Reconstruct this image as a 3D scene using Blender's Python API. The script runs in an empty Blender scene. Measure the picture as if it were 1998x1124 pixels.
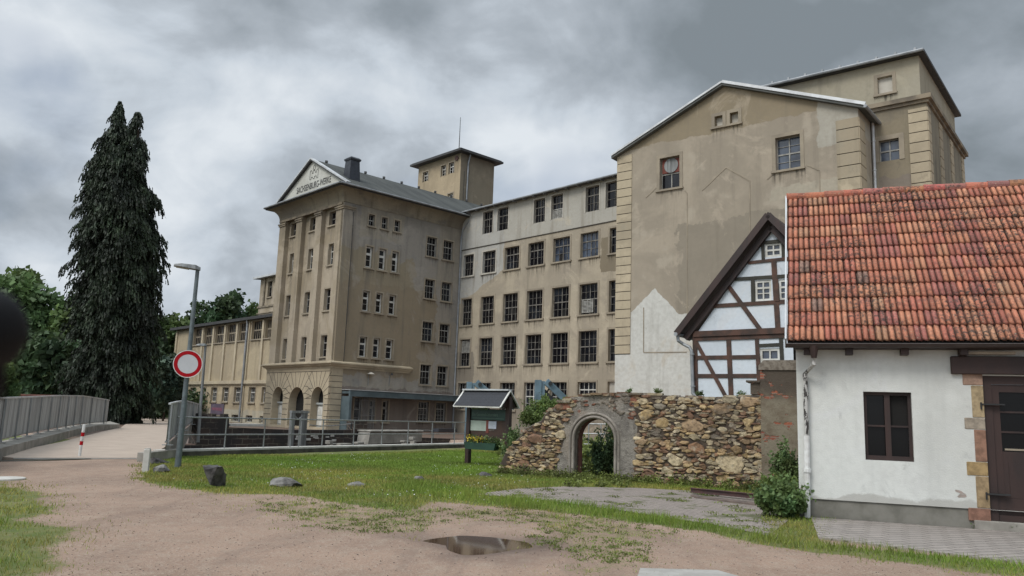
import bpy, bmesh, math, random
import numpy as np
from mathutils import Vector, Matrix
from mathutils.geometry import tessellate_polygon
random.seed(7); rng = np.random.default_rng(7)
SC = bpy.context.scene
# ---------------------------------------------------------------- camera
FPX = 1543.155; PITCH = .1608469; ROLL = .0342263
Fv = np.array([0, math.cos(PITCH), math.sin(PITCH)]); R0 = np.array([1., 0, 0]); U0 = np.array([0, -math.sin(PITCH), math.cos(PITCH)])
Rv = math.cos(ROLL)*R0 + math.sin(ROLL)*U0; Uv = -math.sin(ROLL)*R0 + math.cos(ROLL)*U0
CAM = np.array([0, 0, 1.6])
cd = bpy.data.cameras.new('camera'); cam = bpy.data.objects.new('camera', cd); SC.collection.objects.link(cam)
cd.sensor_width = 36; cd.lens = 36*FPX/1998; cd.clip_end = 3000; cd.clip_start = .05
cam.matrix_world = Matrix([[Rv[0], Uv[0], -Fv[0], 0], [Rv[1], Uv[1], -Fv[1], 0], [Rv[2], Uv[2], -Fv[2], 1.6], [0, 0, 0, 1]])
SC.camera = cam
# ---------------------------------------------------------------- world, sun, exposure
SUN_AZ, SUN_EL = math.radians(-135), math.radians(48)      # azimuth clockwise from +Y, behind the camera to the left
W = bpy.data.worlds.new('World'); SC.world = W; W.use_nodes = True
def build_world():
    nt = W.node_tree; N = nt.nodes; L = nt.links; N.clear()
    out = N.new('ShaderNodeOutputWorld'); bg = N.new('ShaderNodeBackground'); L.new(bg.outputs[0], out.inputs[0])
    sky = N.new('ShaderNodeTexSky'); sky.sky_type = 'NISHITA'; sky.sun_disc = False; sky.sun_elevation = SUN_EL; sky.sun_rotation = SUN_AZ
    tc = N.new('ShaderNodeTexCoord'); sep = N.new('ShaderNodeSeparateXYZ'); L.new(tc.outputs['Generated'], sep.inputs[0])
    def m(op, a, b=None, c=None):
        n = N.new('ShaderNodeMath'); n.operation = op
        for i, v in enumerate((a, b, c)):
            if v is None: continue
            if isinstance(v, (int, float)): n.inputs[i].default_value = v
            else: L.new(v, n.inputs[i])
        return n.outputs[0]
    zz = m('ADD', m('MAXIMUM', sep.outputs[2], 0.0), .62)
    cx = m('DIVIDE', sep.outputs[0], zz); cy = m('DIVIDE', sep.outputs[1], zz)
    comb = N.new('ShaderNodeCombineXYZ'); L.new(cx, comb.inputs[0]); L.new(cy, comb.inputs[1])
    def noise(sc, det, rough, off, dist=0.):
        mp = N.new('ShaderNodeMapping'); mp.inputs['Location'].default_value = off; L.new(comb.outputs[0], mp.inputs[0])
        n = N.new('ShaderNodeTexNoise'); n.inputs['Scale'].default_value = sc; n.inputs['Detail'].default_value = det
        n.inputs['Roughness'].default_value = rough; n.inputs['Distortion'].default_value = dist; L.new(mp.outputs[0], n.inputs[0]); return n.outputs[0]
    n1 = noise(3.0, 7, .5, (3.9, 1.1, 0), .35); n2 = noise(8.5, 6, .55, (7.7, 2.1, 0), .3); n3 = noise(.9, 3, .5, (1.0, 5.3, 0))
    v = m('ADD', m('ADD', m('MULTIPLY', n1, .62), m('MULTIPLY', n2, .23)), m('MULTIPLY', n3, .15))
    # the clouds open up low on the left
    side = m('MULTIPLY', m('SUBTRACT', 0.0, sep.outputs[0]), .14)
    v = m('ADD', v, side)
    r = N.new('ShaderNodeValToRGB'); e = r.color_ramp.elements
    e[0].position = .385; e[0].color = (.185, .215, .24, 1); e[1].position = .65; e[1].color = (.62, .66, .70, 1)
    a = e.new(.45); a.color = (.25, .285, .32, 1); b = e.new(.52); b.color = (.355, .395, .44, 1); c = e.new(.57); c.color = (.47, .52, .575, 1)
    L.new(v, r.inputs[0])
    # gaps of blue between the clouds
    g = N.new('ShaderNodeMapRange'); L.new(noise(2.1, 4, .5, (11.3, 4.9, 0)), g.inputs[0]); g.inputs[1].default_value = .60; g.inputs[2].default_value = .72; g.inputs[4].default_value = .55
    s01 = N.new('ShaderNodeMix'); s01.data_type = 'RGBA'; s01.blend_type = 'MULTIPLY'; s01.inputs[0].default_value = 1
    L.new(sky.outputs[0], s01.inputs[6]); s01.inputs[7].default_value = (.07, .07, .075, 1)
    mx = N.new('ShaderNodeMix'); mx.data_type = 'RGBA'; L.new(g.outputs[0], mx.inputs[0]); L.new(r.outputs[0], mx.inputs[6]); L.new(s01.outputs[2], mx.inputs[7])
    # overcast sky is brighter overhead; unseen parts above and behind raised to light ground
    ov = N.new('ShaderNodeMapRange'); ov.interpolation_type = 'SMOOTHSTEP'; L.new(sep.outputs[2], ov.inputs[0]); ov.inputs[1].default_value = .50; ov.inputs[2].default_value = .95; ov.inputs[3].default_value = 1.; ov.inputs[4].default_value = 2.7
    bh = N.new('ShaderNodeMapRange'); bh.interpolation_type = 'SMOOTHSTEP'; L.new(sep.outputs[1], bh.inputs[0]); bh.inputs[1].default_value = .1; bh.inputs[2].default_value = -.6; bh.inputs[3].default_value = 1.; bh.inputs[4].default_value = 1.9
    L.new(mx.outputs[2], bg.inputs[0]); L.new(m('MULTIPLY', m('MULTIPLY', ov.outputs[0], bh.outputs[0]), 1.0), bg.inputs[1])
build_world()
sl = bpy.data.lights.new('sun', 'SUN'); sl.energy = 1.5; sl.angle = math.radians(22); sl.color = (1, .96, .9)
so = bpy.data.objects.new('sun', sl); SC.collection.objects.link(so)
sd = Vector((math.sin(SUN_AZ)*math.cos(SUN_EL), math.cos(SUN_AZ)*math.cos(SUN_EL), math.sin(SUN_EL)))
so.rotation_euler = sd.to_track_quat('Z', 'Y').to_euler(); so.location = (0, 0, 60)
SC.view_settings.view_transform = 'Standard'; SC.view_settings.look = 'None'; SC.view_settings.gamma = 1; SC.view_settings.exposure = .27
# ---------------------------------------------------------------- geometry helpers
def ray(x, y): return Fv + Rv*(x-999)/FPX - Uv*(y-562)/FPX
def gp(x, y, z=0.):
    d = ray(x, y); return CAM + d*(z-1.6)/d[2]
def D(az): a = math.radians(az); return np.array([math.sin(a), math.cos(a), 0.])
AZA, AZG, AZB, AZH = -43.605, -51.505, -69.358, -54.522
class Fr:
    """upright wall frame: u along the wall, z up, d out towards the viewer"""
    def __init__(s, P, az):
        s.P = np.array([P[0], P[1], 0.]); s.az = az; s.u = D(az); n = D(az+90)
        s.n = n if (CAM-s.P) @ n > 0 else -n
    def w(s, u, z, d=0.): return s.P + s.u*u + s.n*d + np.array([0, 0, z])
    def uz(s, x, y, d=0.):
        P = s.P + s.n*d; r = ray(x, y); t = ((P-CAM) @ s.n)/(r @ s.n); Q = CAM + r*t
        return float((Q-P) @ s.u), float(Q[2])
    def rect(s, x0, y0, x1, y1, d=0.):
        a = s.uz(x0, y0, d); b = s.uz(x1, y1, d); return [min(a[0], b[0]), max(a[0], b[0]), min(a[1], b[1]), max(a[1], b[1])]
    def off(s, d, u=0.): return Fr(s.w(u, 0, d), s.az)
class MB:
    def __init__(s): s.v = []; s.f = []; s.m = []; s.uv = []; s.c = []
    def add(s, vs, fs, mi=0, uvs=None, col=None):
        b = len(s.v); s.v += [tuple(map(float, p)) for p in vs]
        for i, f in enumerate(fs):
            s.f.append(tuple(b+k for k in f)); s.m.append(mi)
        s.uv += list(uvs) if uvs is not None else [(0., 0.)]*len(vs)
        s.c += [col if col is not None else (1., 1., 1.)]*len(vs)
    def fbox(s, fr, u0, u1, z0, z1, d0, d1, mi=0, col=None):
        p = [(u, z, d) for d in (d0, d1) for z in (z0, z1) for u in (u0, u1)]
        s.add([fr.w(*q) for q in p], [(0, 1, 3, 2), (4, 6, 7, 5), (0, 4, 5, 1), (2, 3, 7, 6), (0, 2, 6, 4), (1, 5, 7, 3)], mi, [(q[0]+q[2], q[1]+q[2]) for q in p], col)
    def beam(s, a, b, w, h, up=(0, 0, 1), mi=0, col=None):
        a = np.array(a, float); b = np.array(b, float); t = b-a; t /= np.linalg.norm(t); up = np.array(up, float)
        x = np.cross(t, up); x = x/np.linalg.norm(x) if np.linalg.norm(x) > 1e-6 else np.array([1., 0, 0]); y = np.cross(x, t)
        vs = [p + x*w/2*i + y*h/2*j for p in (a, b) for i, j in ((-1, -1), (1, -1), (1, 1), (-1, 1))]
        L = float(np.linalg.norm(b-a))
        s.add(vs, [(0, 3, 2, 1), (4, 5, 6, 7), (0, 1, 5, 4), (1, 2, 6, 5), (2, 3, 7, 6), (3, 0, 4, 7)], mi, [(0, 0), (w, 0), (w, h), (0, h), (0, L), (w, L), (w, L+h), (0, L+h)], col)
    def tube(s, pts, r, n=10, mi=0, cap=True, r2=None, col=None):
        pts = [np.array(p, float) for p in pts]; K = len(pts); rings = []
        for i, p in enumerate(pts):
            t = pts[min(i+1, K-1)]-pts[max(i-1, 0)]; t /= np.linalg.norm(t)
            a = np.array([0, 0, 1.]) if abs(t[2]) < .9 else np.array([1., 0, 0]); x = np.cross(t, a); x /= np.linalg.norm(x); y = np.cross(t, x)
            rr = r if r2 is None else r+(r2-r)*i/(K-1)
            rings.append([p+rr*(x*math.cos(2*math.pi*k/n)+y*math.sin(2*math.pi*k/n)) for k in range(n)])
        vs = [q for g in rings for q in g]; fs = [(i*n+k, i*n+(k+1) % n, (i+1)*n+(k+1) % n, (i+1)*n+k) for i in range(K-1) for k in range(n)]
        if cap: fs += [tuple(range(n))[::-1], tuple((K-1)*n+k for k in range(n))]
        s.add(vs, fs, mi, [(k/n, i) for i in range(K) for k in range(n)], col)
    def quad(s, a, b, c, d, mi=0, uvs=None, col=None): s.add([a, b, c, d], [(0, 1, 2, 3)], mi, uvs or [(0, 0), (1, 0), (1, 1), (0, 1)], col)
    def panel(s, fr, outline, holes=(), d=0., reveal=0., mi=0, mr=None):
        """flat face in frame coordinates with openings cut, and the cut edges of the openings"""
        polys = [[Vector((u, z, 0)) for u, z in outline]] + [[Vector((u, z, 0)) for u, z in h] for h in holes]
        flat = [q for p in polys for q in p]
        s.add([fr.w(q[0], q[1], d) for q in flat], [t for t in tessellate_polygon(polys)], mi, [(q[0], q[1]) for q in flat])
        if reveal:
            for h in holes:
                for i in range(len(h)):
                    a, b = h[i], h[(i+1) % len(h)]
                    s.add([fr.w(*a, d), fr.w(*b, d), fr.w(*b, d-reveal), fr.w(*a, d-reveal)], [(0, 1, 2, 3)], mi if mr is None else mr, [(a[0], a[1]), (b[0], b[1]), (b[0]+.3, b[1]+.1), (a[0]+.3, a[1]+.1)])
    def prism(s, fr, outline, d0, d1, mi=0, holes=()):
        s.panel(fr, outline, holes, d0, 0, mi); s.panel(fr, outline, holes, d1, d1-d0, mi)
        n = len(outline)
        for i in range(n):
            a, b = outline[i], outline[(i+1) % n]
            s.add([fr.w(*a, d0), fr.w(*b, d0), fr.w(*b, d1), fr.w(*a, d1)], [(0, 1, 2, 3)], mi, [(a[0]+d0, a[1]+d0), (b[0]+d0, b[1]+d0), (b[0]+d1, b[1]+d1), (a[0]+d1, a[1]+d1)])
    def build(s, name, mats, parent=None, smooth=False, bevel=0.):
        me = bpy.data.meshes.new(name); me.from_pydata(s.v, [], s.f)
        mats = mats if isinstance(mats, (list, tuple)) else [mats]
        for m_ in mats: me.materials.append(m_)
        me.polygons.foreach_set('material_index', s.m)
        vi = np.empty(len(me.loops), dtype=np.int32); me.loops.foreach_get('vertex_index', vi)
        uvl = me.uv_layers.new(name='UVMap'); uvl.data.foreach_set('uv', np.array(s.uv, dtype=np.float32)[vi].ravel())
        at = me.color_attributes.new('tint', 'FLOAT_COLOR', 'POINT'); cc = np.ones((len(s.v), 4), dtype=np.float32); cc[:, :3] = np.array(s.c, dtype=np.float32); at.data.foreach_set('color', cc.ravel())
        if smooth: me.polygons.foreach_set('use_smooth', [True]*len(me.polygons))
        me.update(); o = bpy.data.objects.new(name, me); SC.collection.objects.link(o)
        if parent is not None: o.parent = parent; o.matrix_parent_inverse = parent.matrix_world.inverted()
        if bevel:
            b = o.modifiers.new('bevel', 'BEVEL'); b.width = bevel; b.segments = 1; b.limit_method = 'ANGLE'
        return o
def tag(o, label=None, cat=None, group=None, kind=None):
    if label: o['label'] = label
    if cat: o['category'] = cat
    if group: o['group'] = group
    if kind: o['kind'] = kind
    return o
def thing(name, loc, label, cat, group=None):
    o = bpy.data.objects.new(name, None); SC.collection.objects.link(o); o.location = tuple(map(float, loc)); o.empty_display_size = .2
    o.matrix_world = Matrix.Translation(Vector(tuple(map(float, loc))))
    return tag(o, label, cat, group)
def np_mesh(name, V, Fa, mat, parent=None, col=None, smooth=False):
    """V (n,3), Fa (m,k) arrays"""
    me = bpy.data.meshes.new(name); n = len(V); m_, k = Fa.shape
    me.vertices.add(n); me.vertices.foreach_set('co', V.astype(np.float32).ravel())
    me.loops.add(m_*k); me.loops.foreach_set('vertex_index', Fa.astype(np.int32).ravel())
    me.polygons.add(m_); me.polygons.foreach_set('loop_start', np.arange(0, m_*k, k, dtype=np.int32)); me.polygons.foreach_set('loop_total', np.full(m_, k, dtype=np.int32))
    if smooth: me.polygons.foreach_set('use_smooth', np.ones(m_, dtype=bool))
    me.update(calc_edges=True)
    if col is not None:
        at = me.color_attributes.new('tint', 'FLOAT_COLOR', 'POINT'); cc = np.ones((n, 4), dtype=np.float32); cc[:, :3] = col; at.data.foreach_set('color', cc.ravel())
    for mm in (mat if isinstance(mat, (list, tuple)) else [mat]): me.materials.append(mm)
    o = bpy.data.objects.new(name, me); SC.collection.objects.link(o)
    if parent is not None: o.parent = parent; o.matrix_parent_inverse = parent.matrix_world.inverted()
    return o
# ---------------------------------------------------------------- materials
class NT:
    def __init__(s, name):
        s.m = bpy.data.materials.new(name); s.m.use_nodes = True; s.t = s.m.node_tree; s.N = s.t.nodes; s.L = s.t.links
        s.bs = s.N['Principled BSDF']
    def put(s, v, sock):
        if isinstance(v, (int, float)): sock.default_value = v
        elif isinstance(v, tuple): sock.default_value = v if len(v) == len(sock.default_value) else (*v, 1)
        else: s.L.new(v, sock)
    def math(s, op, a, b=None, c=None, clamp=False):
        n = s.N.new('ShaderNodeMath'); n.operation = op; n.use_clamp = clamp
        for i, v in enumerate((a, b, c)):
            if v is not None: s.put(v, n.inputs[i])
        return n.outputs[0]
    def mix(s, f, a, b, mode='MIX'):
        n = s.N.new('ShaderNodeMix'); n.data_type = 'RGBA'; n.blend_type = mode
        s.put(f, n.inputs[0]); s.put(a, n.inputs[6]); s.put(b, n.inputs[7]); return n.outputs[2]
    def coord(s, kind='Object', scale=(1, 1, 1), loc=(0, 0, 0)):
        tc = s.N.new('ShaderNodeTexCoord'); mp = s.N.new('ShaderNodeMapping'); s.L.new(tc.outputs[kind], mp.inputs[0])
        mp.inputs['Scale'].default_value = scale; mp.inputs['Location'].default_value = loc; return mp.outputs[0]
    def noise(s, sc, det=5, ro=.55, co=None, scale=(1, 1, 1), loc=(0, 0, 0), dist=0., kind='Object'):
        n = s.N.new('ShaderNodeTexNoise'); n.inputs['Scale'].default_value = sc; n.inputs['Detail'].default_value = det; n.inputs['Roughness'].default_value = ro
        n.inputs['Distortion'].default_value = dist
        s.L.new(co if co is not None else s.coord(kind, scale, loc), n.inputs[0]); return n.outputs[0]
    def rng(s, v, a, b, c=0., d=1., smooth=True):
        n = s.N.new('ShaderNodeMapRange'); n.interpolation_type = 'SMOOTHSTEP' if smooth else 'LINEAR'
        s.put(v, n.inputs[0]); s.put(a, n.inputs[1]); s.put(b, n.inputs[2]); s.put(c, n.inputs[3]); s.put(d, n.inputs[4]); return n.outputs[0]
    def attr(s, name='tint'):
        n = s.N.new('ShaderNodeAttribute'); n.attribute_name = name; return n
    def bump(s, h, st=.3, dist=.02):
        n = s.N.new('ShaderNodeBump'); n.inputs['Strength'].default_value = st; n.inputs['Distance'].default_value = dist; s.L.new(h, n.inputs['Height']); s.L.new(n.outputs[0], s.bs.inputs['Normal'])
    def fin(s, col, rough=.85, metal=0., spec=None):
        s.put(col, s.bs.inputs['Base Color']); s.put(rough, s.bs.inputs['Roughness']); s.put(metal, s.bs.inputs['Metallic'])
        if spec is not None: s.bs.inputs['Specular IOR Level'].default_value = spec
        return s.m
def mk(name, c1, c2=None, sc=3., rough=.85, metal=0., bump=.2, bs=30., stretch=(1, 1, 1), spec=None, tint=False, lo=.35, hi=.65):
    t = NT(name); c2 = c2 or tuple(v*.75 for v in c1)
    col = t.mix(t.rng(t.noise(sc, 6, .6, scale=stretch), lo, hi), c1, c2)
    if tint: col = t.mix(1., col, t.attr().outputs['Color'], 'MULTIPLY')
    if bump: t.bump(t.noise(bs, 4, .6), bump, .01)
    return t.fin(col, rough, metal, spec)
def plaster(name, c1, c2, c3, regions=(), soot=.35, white=None, grain=25., streak=.5, seed=0., top=None):
    """rendered wall: patches of c1/c2/c3, rain streaks; regions = [(colour, [(a,b,c)...], noise)] with a*u+b*z>c for every triple"""
    if c1[0] < .45: c1, c2, c3 = [tuple(v*k for v, k in zip(q, (1.14, 1.165, 1.215))) for q in (c1, c2, c3)]
    t = NT(name); uv = t.coord('UV', loc=(seed, seed*.7, 0)); raw = t.coord('UV')
    n1 = t.noise(.16, 5, .6, uv, dist=.6); n2 = t.noise(.5, 6, .65, uv); n3 = t.noise(grain*.2, 5, .6, uv)
    st = t.noise(1., 5, .65, t.coord('UV', (1.3, .10, 1), (seed, 0, 0)))
    col = t.mix(t.rng(n1, .44, .56), c1, tuple(v*.92 for v in c2))
    col = t.mix(t.rng(n2, .54, .66, 0, .8), col, c3)
    sx = t.N.new('ShaderNodeSeparateXYZ'); t.L.new(raw, sx.inputs[0]); nb = t.noise(.9, 5, .6, uv); nf = t.noise(5., 3, .6, uv)
    for rc, hp, amp in regions:
        acc = None
        for a, b, c in hp:
            h = t.math('SUBTRACT', t.math('ADD', t.math('MULTIPLY', sx.outputs[0], a), t.math('MULTIPLY', sx.outputs[1], b)), c)
            acc = h if acc is None else t.math('MINIMUM', acc, h)
        acc = t.math('ADD', acc, t.math('MULTIPLY', t.math('SUBTRACT', nb, .5), amp*2)); acc = t.math('ADD', acc, t.math('MULTIPLY', t.math('SUBTRACT', nf, .5), amp*.3))
        rcv = t.mix(t.rng(n2, .4, .62, 0, .5), rc, tuple(v*.86 for v in rc))
        col = t.mix(t.rng(acc, 0, max(.05, amp*.12)), col, rcv)
    dark = tuple(v*.45 for v in c1)
    col = t.mix(t.rng(st, .50, .72, 0, min(1, streak*1.25)), col, dark); lt_ = t.noise(.33, 6, .7, t.coord('UV', loc=(seed+7, 3, 0)), dist=1.); col = t.mix(t.rng(lt_, .55, .64, 0, .45), col, tuple(min(.6, v*1.28) for v in c1)); col = t.mix(t.rng(t.noise(1.7, 6, .75, uv, dist=.8), .58, .70, 0, .45), col, tuple(v*.62 for v in c3))
    if top is not None:                     # grime collecting towards the wall head
        tp = t.math('ADD', sx.outputs[1], t.math('MULTIPLY', t.math('SUBTRACT', nb, .5), top[1]*2))
        col = t.mix(t.rng(tp, top[0]-top[1], top[0]+.2, 0, soot), col, (.06, .055, .045))
    col = t.mix(t.rng(n3, .35, .7, 0, .18), col, tuple(v*.6 for v in c1))
    t.bump(t.math('ADD', t.noise(grain, 4, .65, uv), t.math('MULTIPLY', n2, 2.)), .35, .015)
    return t.fin(col, .92, 0, .25)
TAN = (.325, .268, .195); TAN2 = (.275, .228, .170); GREYP = (.225, .198, .16); WHITEP = (.375, .355, .31)
M = {}
M['glass'] = mk('window_glass', (.006, .006, .008), (.03, .036, .045), .45, .12, 0, 0, spec=.32, lo=.5, hi=.75)  # opaque: dark interior and pale reflections put into the colour
M['glass_blue'] = mk('glass_painted_reflection', (.014, .018, .028), (.06, .078, .11), .8, .15, 0, 0, spec=.6)  # bluer base colour stands in for reflected sky
M['white_frame'] = mk('white_window_paint', (.62, .61, .57), (.45, .43, .38), 2, .5)
M['old_frame'] = mk('weathered_window_paint', (.20, .185, .16), (.09, .08, .07), 3, .7)
M['grey_frame'] = mk('grey_window_paint', (.33, .32, .29), (.2, .19, .17), 3, .6)
M['trim'] = mk('window_surround_plaster', (.305, .258, .19), (.22, .185, .14), .7, .9, bump=.2)
M['trim_d'] = mk('grimy_cornice_plaster', (.25, .205, .145), (.12, .10, .075), .9, .9)
M['white_trim'] = mk('white_surround_plaster', (.46, .43, .37), (.36, .33, .28), .8, .9)
M['groove'] = mk('dark_joint_mortar', (.05, .042, .032), None, 2, .95)  # dark mortar of joints and string course
M['zinc'] = mk('weathered_zinc', (.30, .31, .32), (.2, .21, .22), 1.5, .55, .3, bs=8)
M['zinc_l'] = mk('light_zinc_flashing', (.55, .56, .56), (.42, .42, .42), 1.5, .45, .3)
M['roofing'] = mk('grey_roofing_felt', (.105, .108, .10), (.062, .066, .062), .6, .75, bump=.3, bs=4, stretch=(1, 1, 1))
M['dark_roof'] = mk('dark_eave_metal', (.045, .043, .042), (.03, .03, .03), 2, .6)
M['slate'] = mk('dark_slate', (.028, .032, .042), (.016, .018, .024), 4, .5, bs=12)
M['wood'] = mk('dark_brown_timber', (.034, .015, .011), (.020, .010, .008), 3, .6, stretch=(1, 1, .2), bs=18)
M['wood_t'] = mk('timber_frame_oak', (.082, .036, .022), (.034, .019, .013), 2.5, .7, bs=16, bump=.5)
M['wood_g'] = mk('green_black_timber', (.030, .028, .018), (.02, .018, .012), 2.5, .7, bs=16)
M['white_wall'] = plaster('white_lime_plaster', (.60, .605, .57), (.57, .57, .53), (.54, .54, .51), streak=.16, grain=40, regions=[((.44, .43, .395), [(0, -1, -.44)], .3)])
M['panel_white'] = plaster('white_infill_plaster', (.58, .62, .66), (.56, .60, .64), (.54, .57, .61), streak=.04, grain=40)
M['galv'] = mk('galvanised_steel', (.33, .34, .34), (.21, .215, .21), 4, .45, .6, bs=10, stretch=(3, 3, .4))
M['galv_d'] = mk('dull_galvanised_sheet', (.235, .24, .235), (.13, .13, .125), 2.2, .6, .35, bs=10, stretch=(4, 4, .25))
M['concrete'] = mk('weathered_concrete', (.30, .28, .245), (.19, .175, .15), 1.6, .95, bs=20)
M['concrete_d'] = mk('mossy_dark_concrete', (.075, .068, .05), (.035, .033, .024), 2.5, .95, bs=20)
M['concrete_l'] = mk('pale_concrete', (.50, .48, .44), (.40, .38, .34), 2.5, .95, bs=25)
M['bluegrey'] = mk('blue_grey_steel_paint', (.15, .22, .265), (.095, .14, .165), 1.5, .5, .1, bs=6)
M['canopy'] = mk('dark_teal_fascia', (.085, .115, .125), (.055, .078, .085), 1.2, .6, bs=5)
M['steel_d'] = mk('dark_machine_steel', (.03, .033, .035), (.055, .05, .045), 3, .6, .3)
M['red'] = mk('sign_red_film', (.38, .005, .012), (.33, .005, .010), 3, .6, bump=0, spec=.15)
M['signwhite'] = mk('sign_white_film', (.52, .52, .53), (.48, .48, .49), 3, .4, bump=0)
M['white'] = mk('white_paint', (.68, .68, .66), (.52, .51, .48), 8, .5, bump=.1)
M['black'] = mk('black_lettering', (.018, .018, .018), None, 3, .6, bump=0)
M['door'] = mk('pale_grey_door_paint', (.38, .40, .385), (.30, .31, .29), 1.5, .6)
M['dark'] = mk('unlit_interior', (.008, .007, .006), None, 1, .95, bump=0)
M['redpaint'] = mk('red_board_paint', (.16, .035, .02), None, 3, .7)
M['brickred'] = mk('old_red_brick', (.14, .055, .038), (.08, .038, .03), 6, .9, bs=30)
M['rust'] = mk('rusty_painted_steel', (.10, .045, .035), (.06, .032, .03), 3, .7, bs=20)
M['bark'] = mk('tree_bark', (.085, .062, .045), (.045, .035, .026), 4, .95, stretch=(3, 3, .4), bump=.6, bs=15)
def leafmat(name, c, trans=.25):
    t = NT(name); col = t.mix(1., c, t.attr().outputs['Color'], 'MULTIPLY')
    col = t.mix(t.rng(t.noise(.35, 4, .6), .35, .68, 0, .7), col, t.mix(1., col, (.62, .55, .75, 1), 'MULTIPLY'))
    m = t.fin(col, .6, 0, .3); tr = t.N.new('ShaderNodeBsdfTranslucent'); mx = t.N.new('ShaderNodeMixShader'); mx.inputs[0].default_value = trans
    t.L.new(col, tr.inputs[0]); t.L.new(t.bs.outputs[0], mx.inputs[1]); t.L.new(tr.outputs[0], mx.inputs[2]); t.L.new(mx.outputs[0], t.N['Material Output'].inputs[0]); return m
M['leaf'] = leafmat('broadleaf_foliage', (.10, .155, .05)); M['leaf_d'] = leafmat('dark_broadleaf_foliage', (.058, .098, .04)); M['conifer'] = leafmat('dark_cypress_foliage', (.022, .031, .018), .05)
M['weed'] = leafmat('weed_leaves', (.12, .17, .045)); M['grass'] = leafmat('grass_blades', (.21, .30, .05), .3); M['bluegreen'] = leafmat('willow_foliage', (.085, .125, .07))
M['yellow'] = mk('yellow_petals', (.62, .48, .04), None, 4, .6, bump=0)

def stainmat():
    t = NT('rain_stain'); uv = t.coord('UV'); sx = t.N.new('ShaderNodeSeparateXYZ'); t.L.new(uv, sx.inputs[0])
    n = t.noise(1, 5, .7, t.coord('UV', (7, .35, 1))); f = t.rng(sx.outputs[1], 0, 1, 0, 1); al = t.math('MULTIPLY', t.rng(n, .46, .72, 0, .75), t.math('MULTIPLY', f, f))
    t.fin((.07, .06, .048), .95, 0, .1); t.put(al, t.bs.inputs['Alpha']); return t.m
M['stain'] = stainmat()
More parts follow.
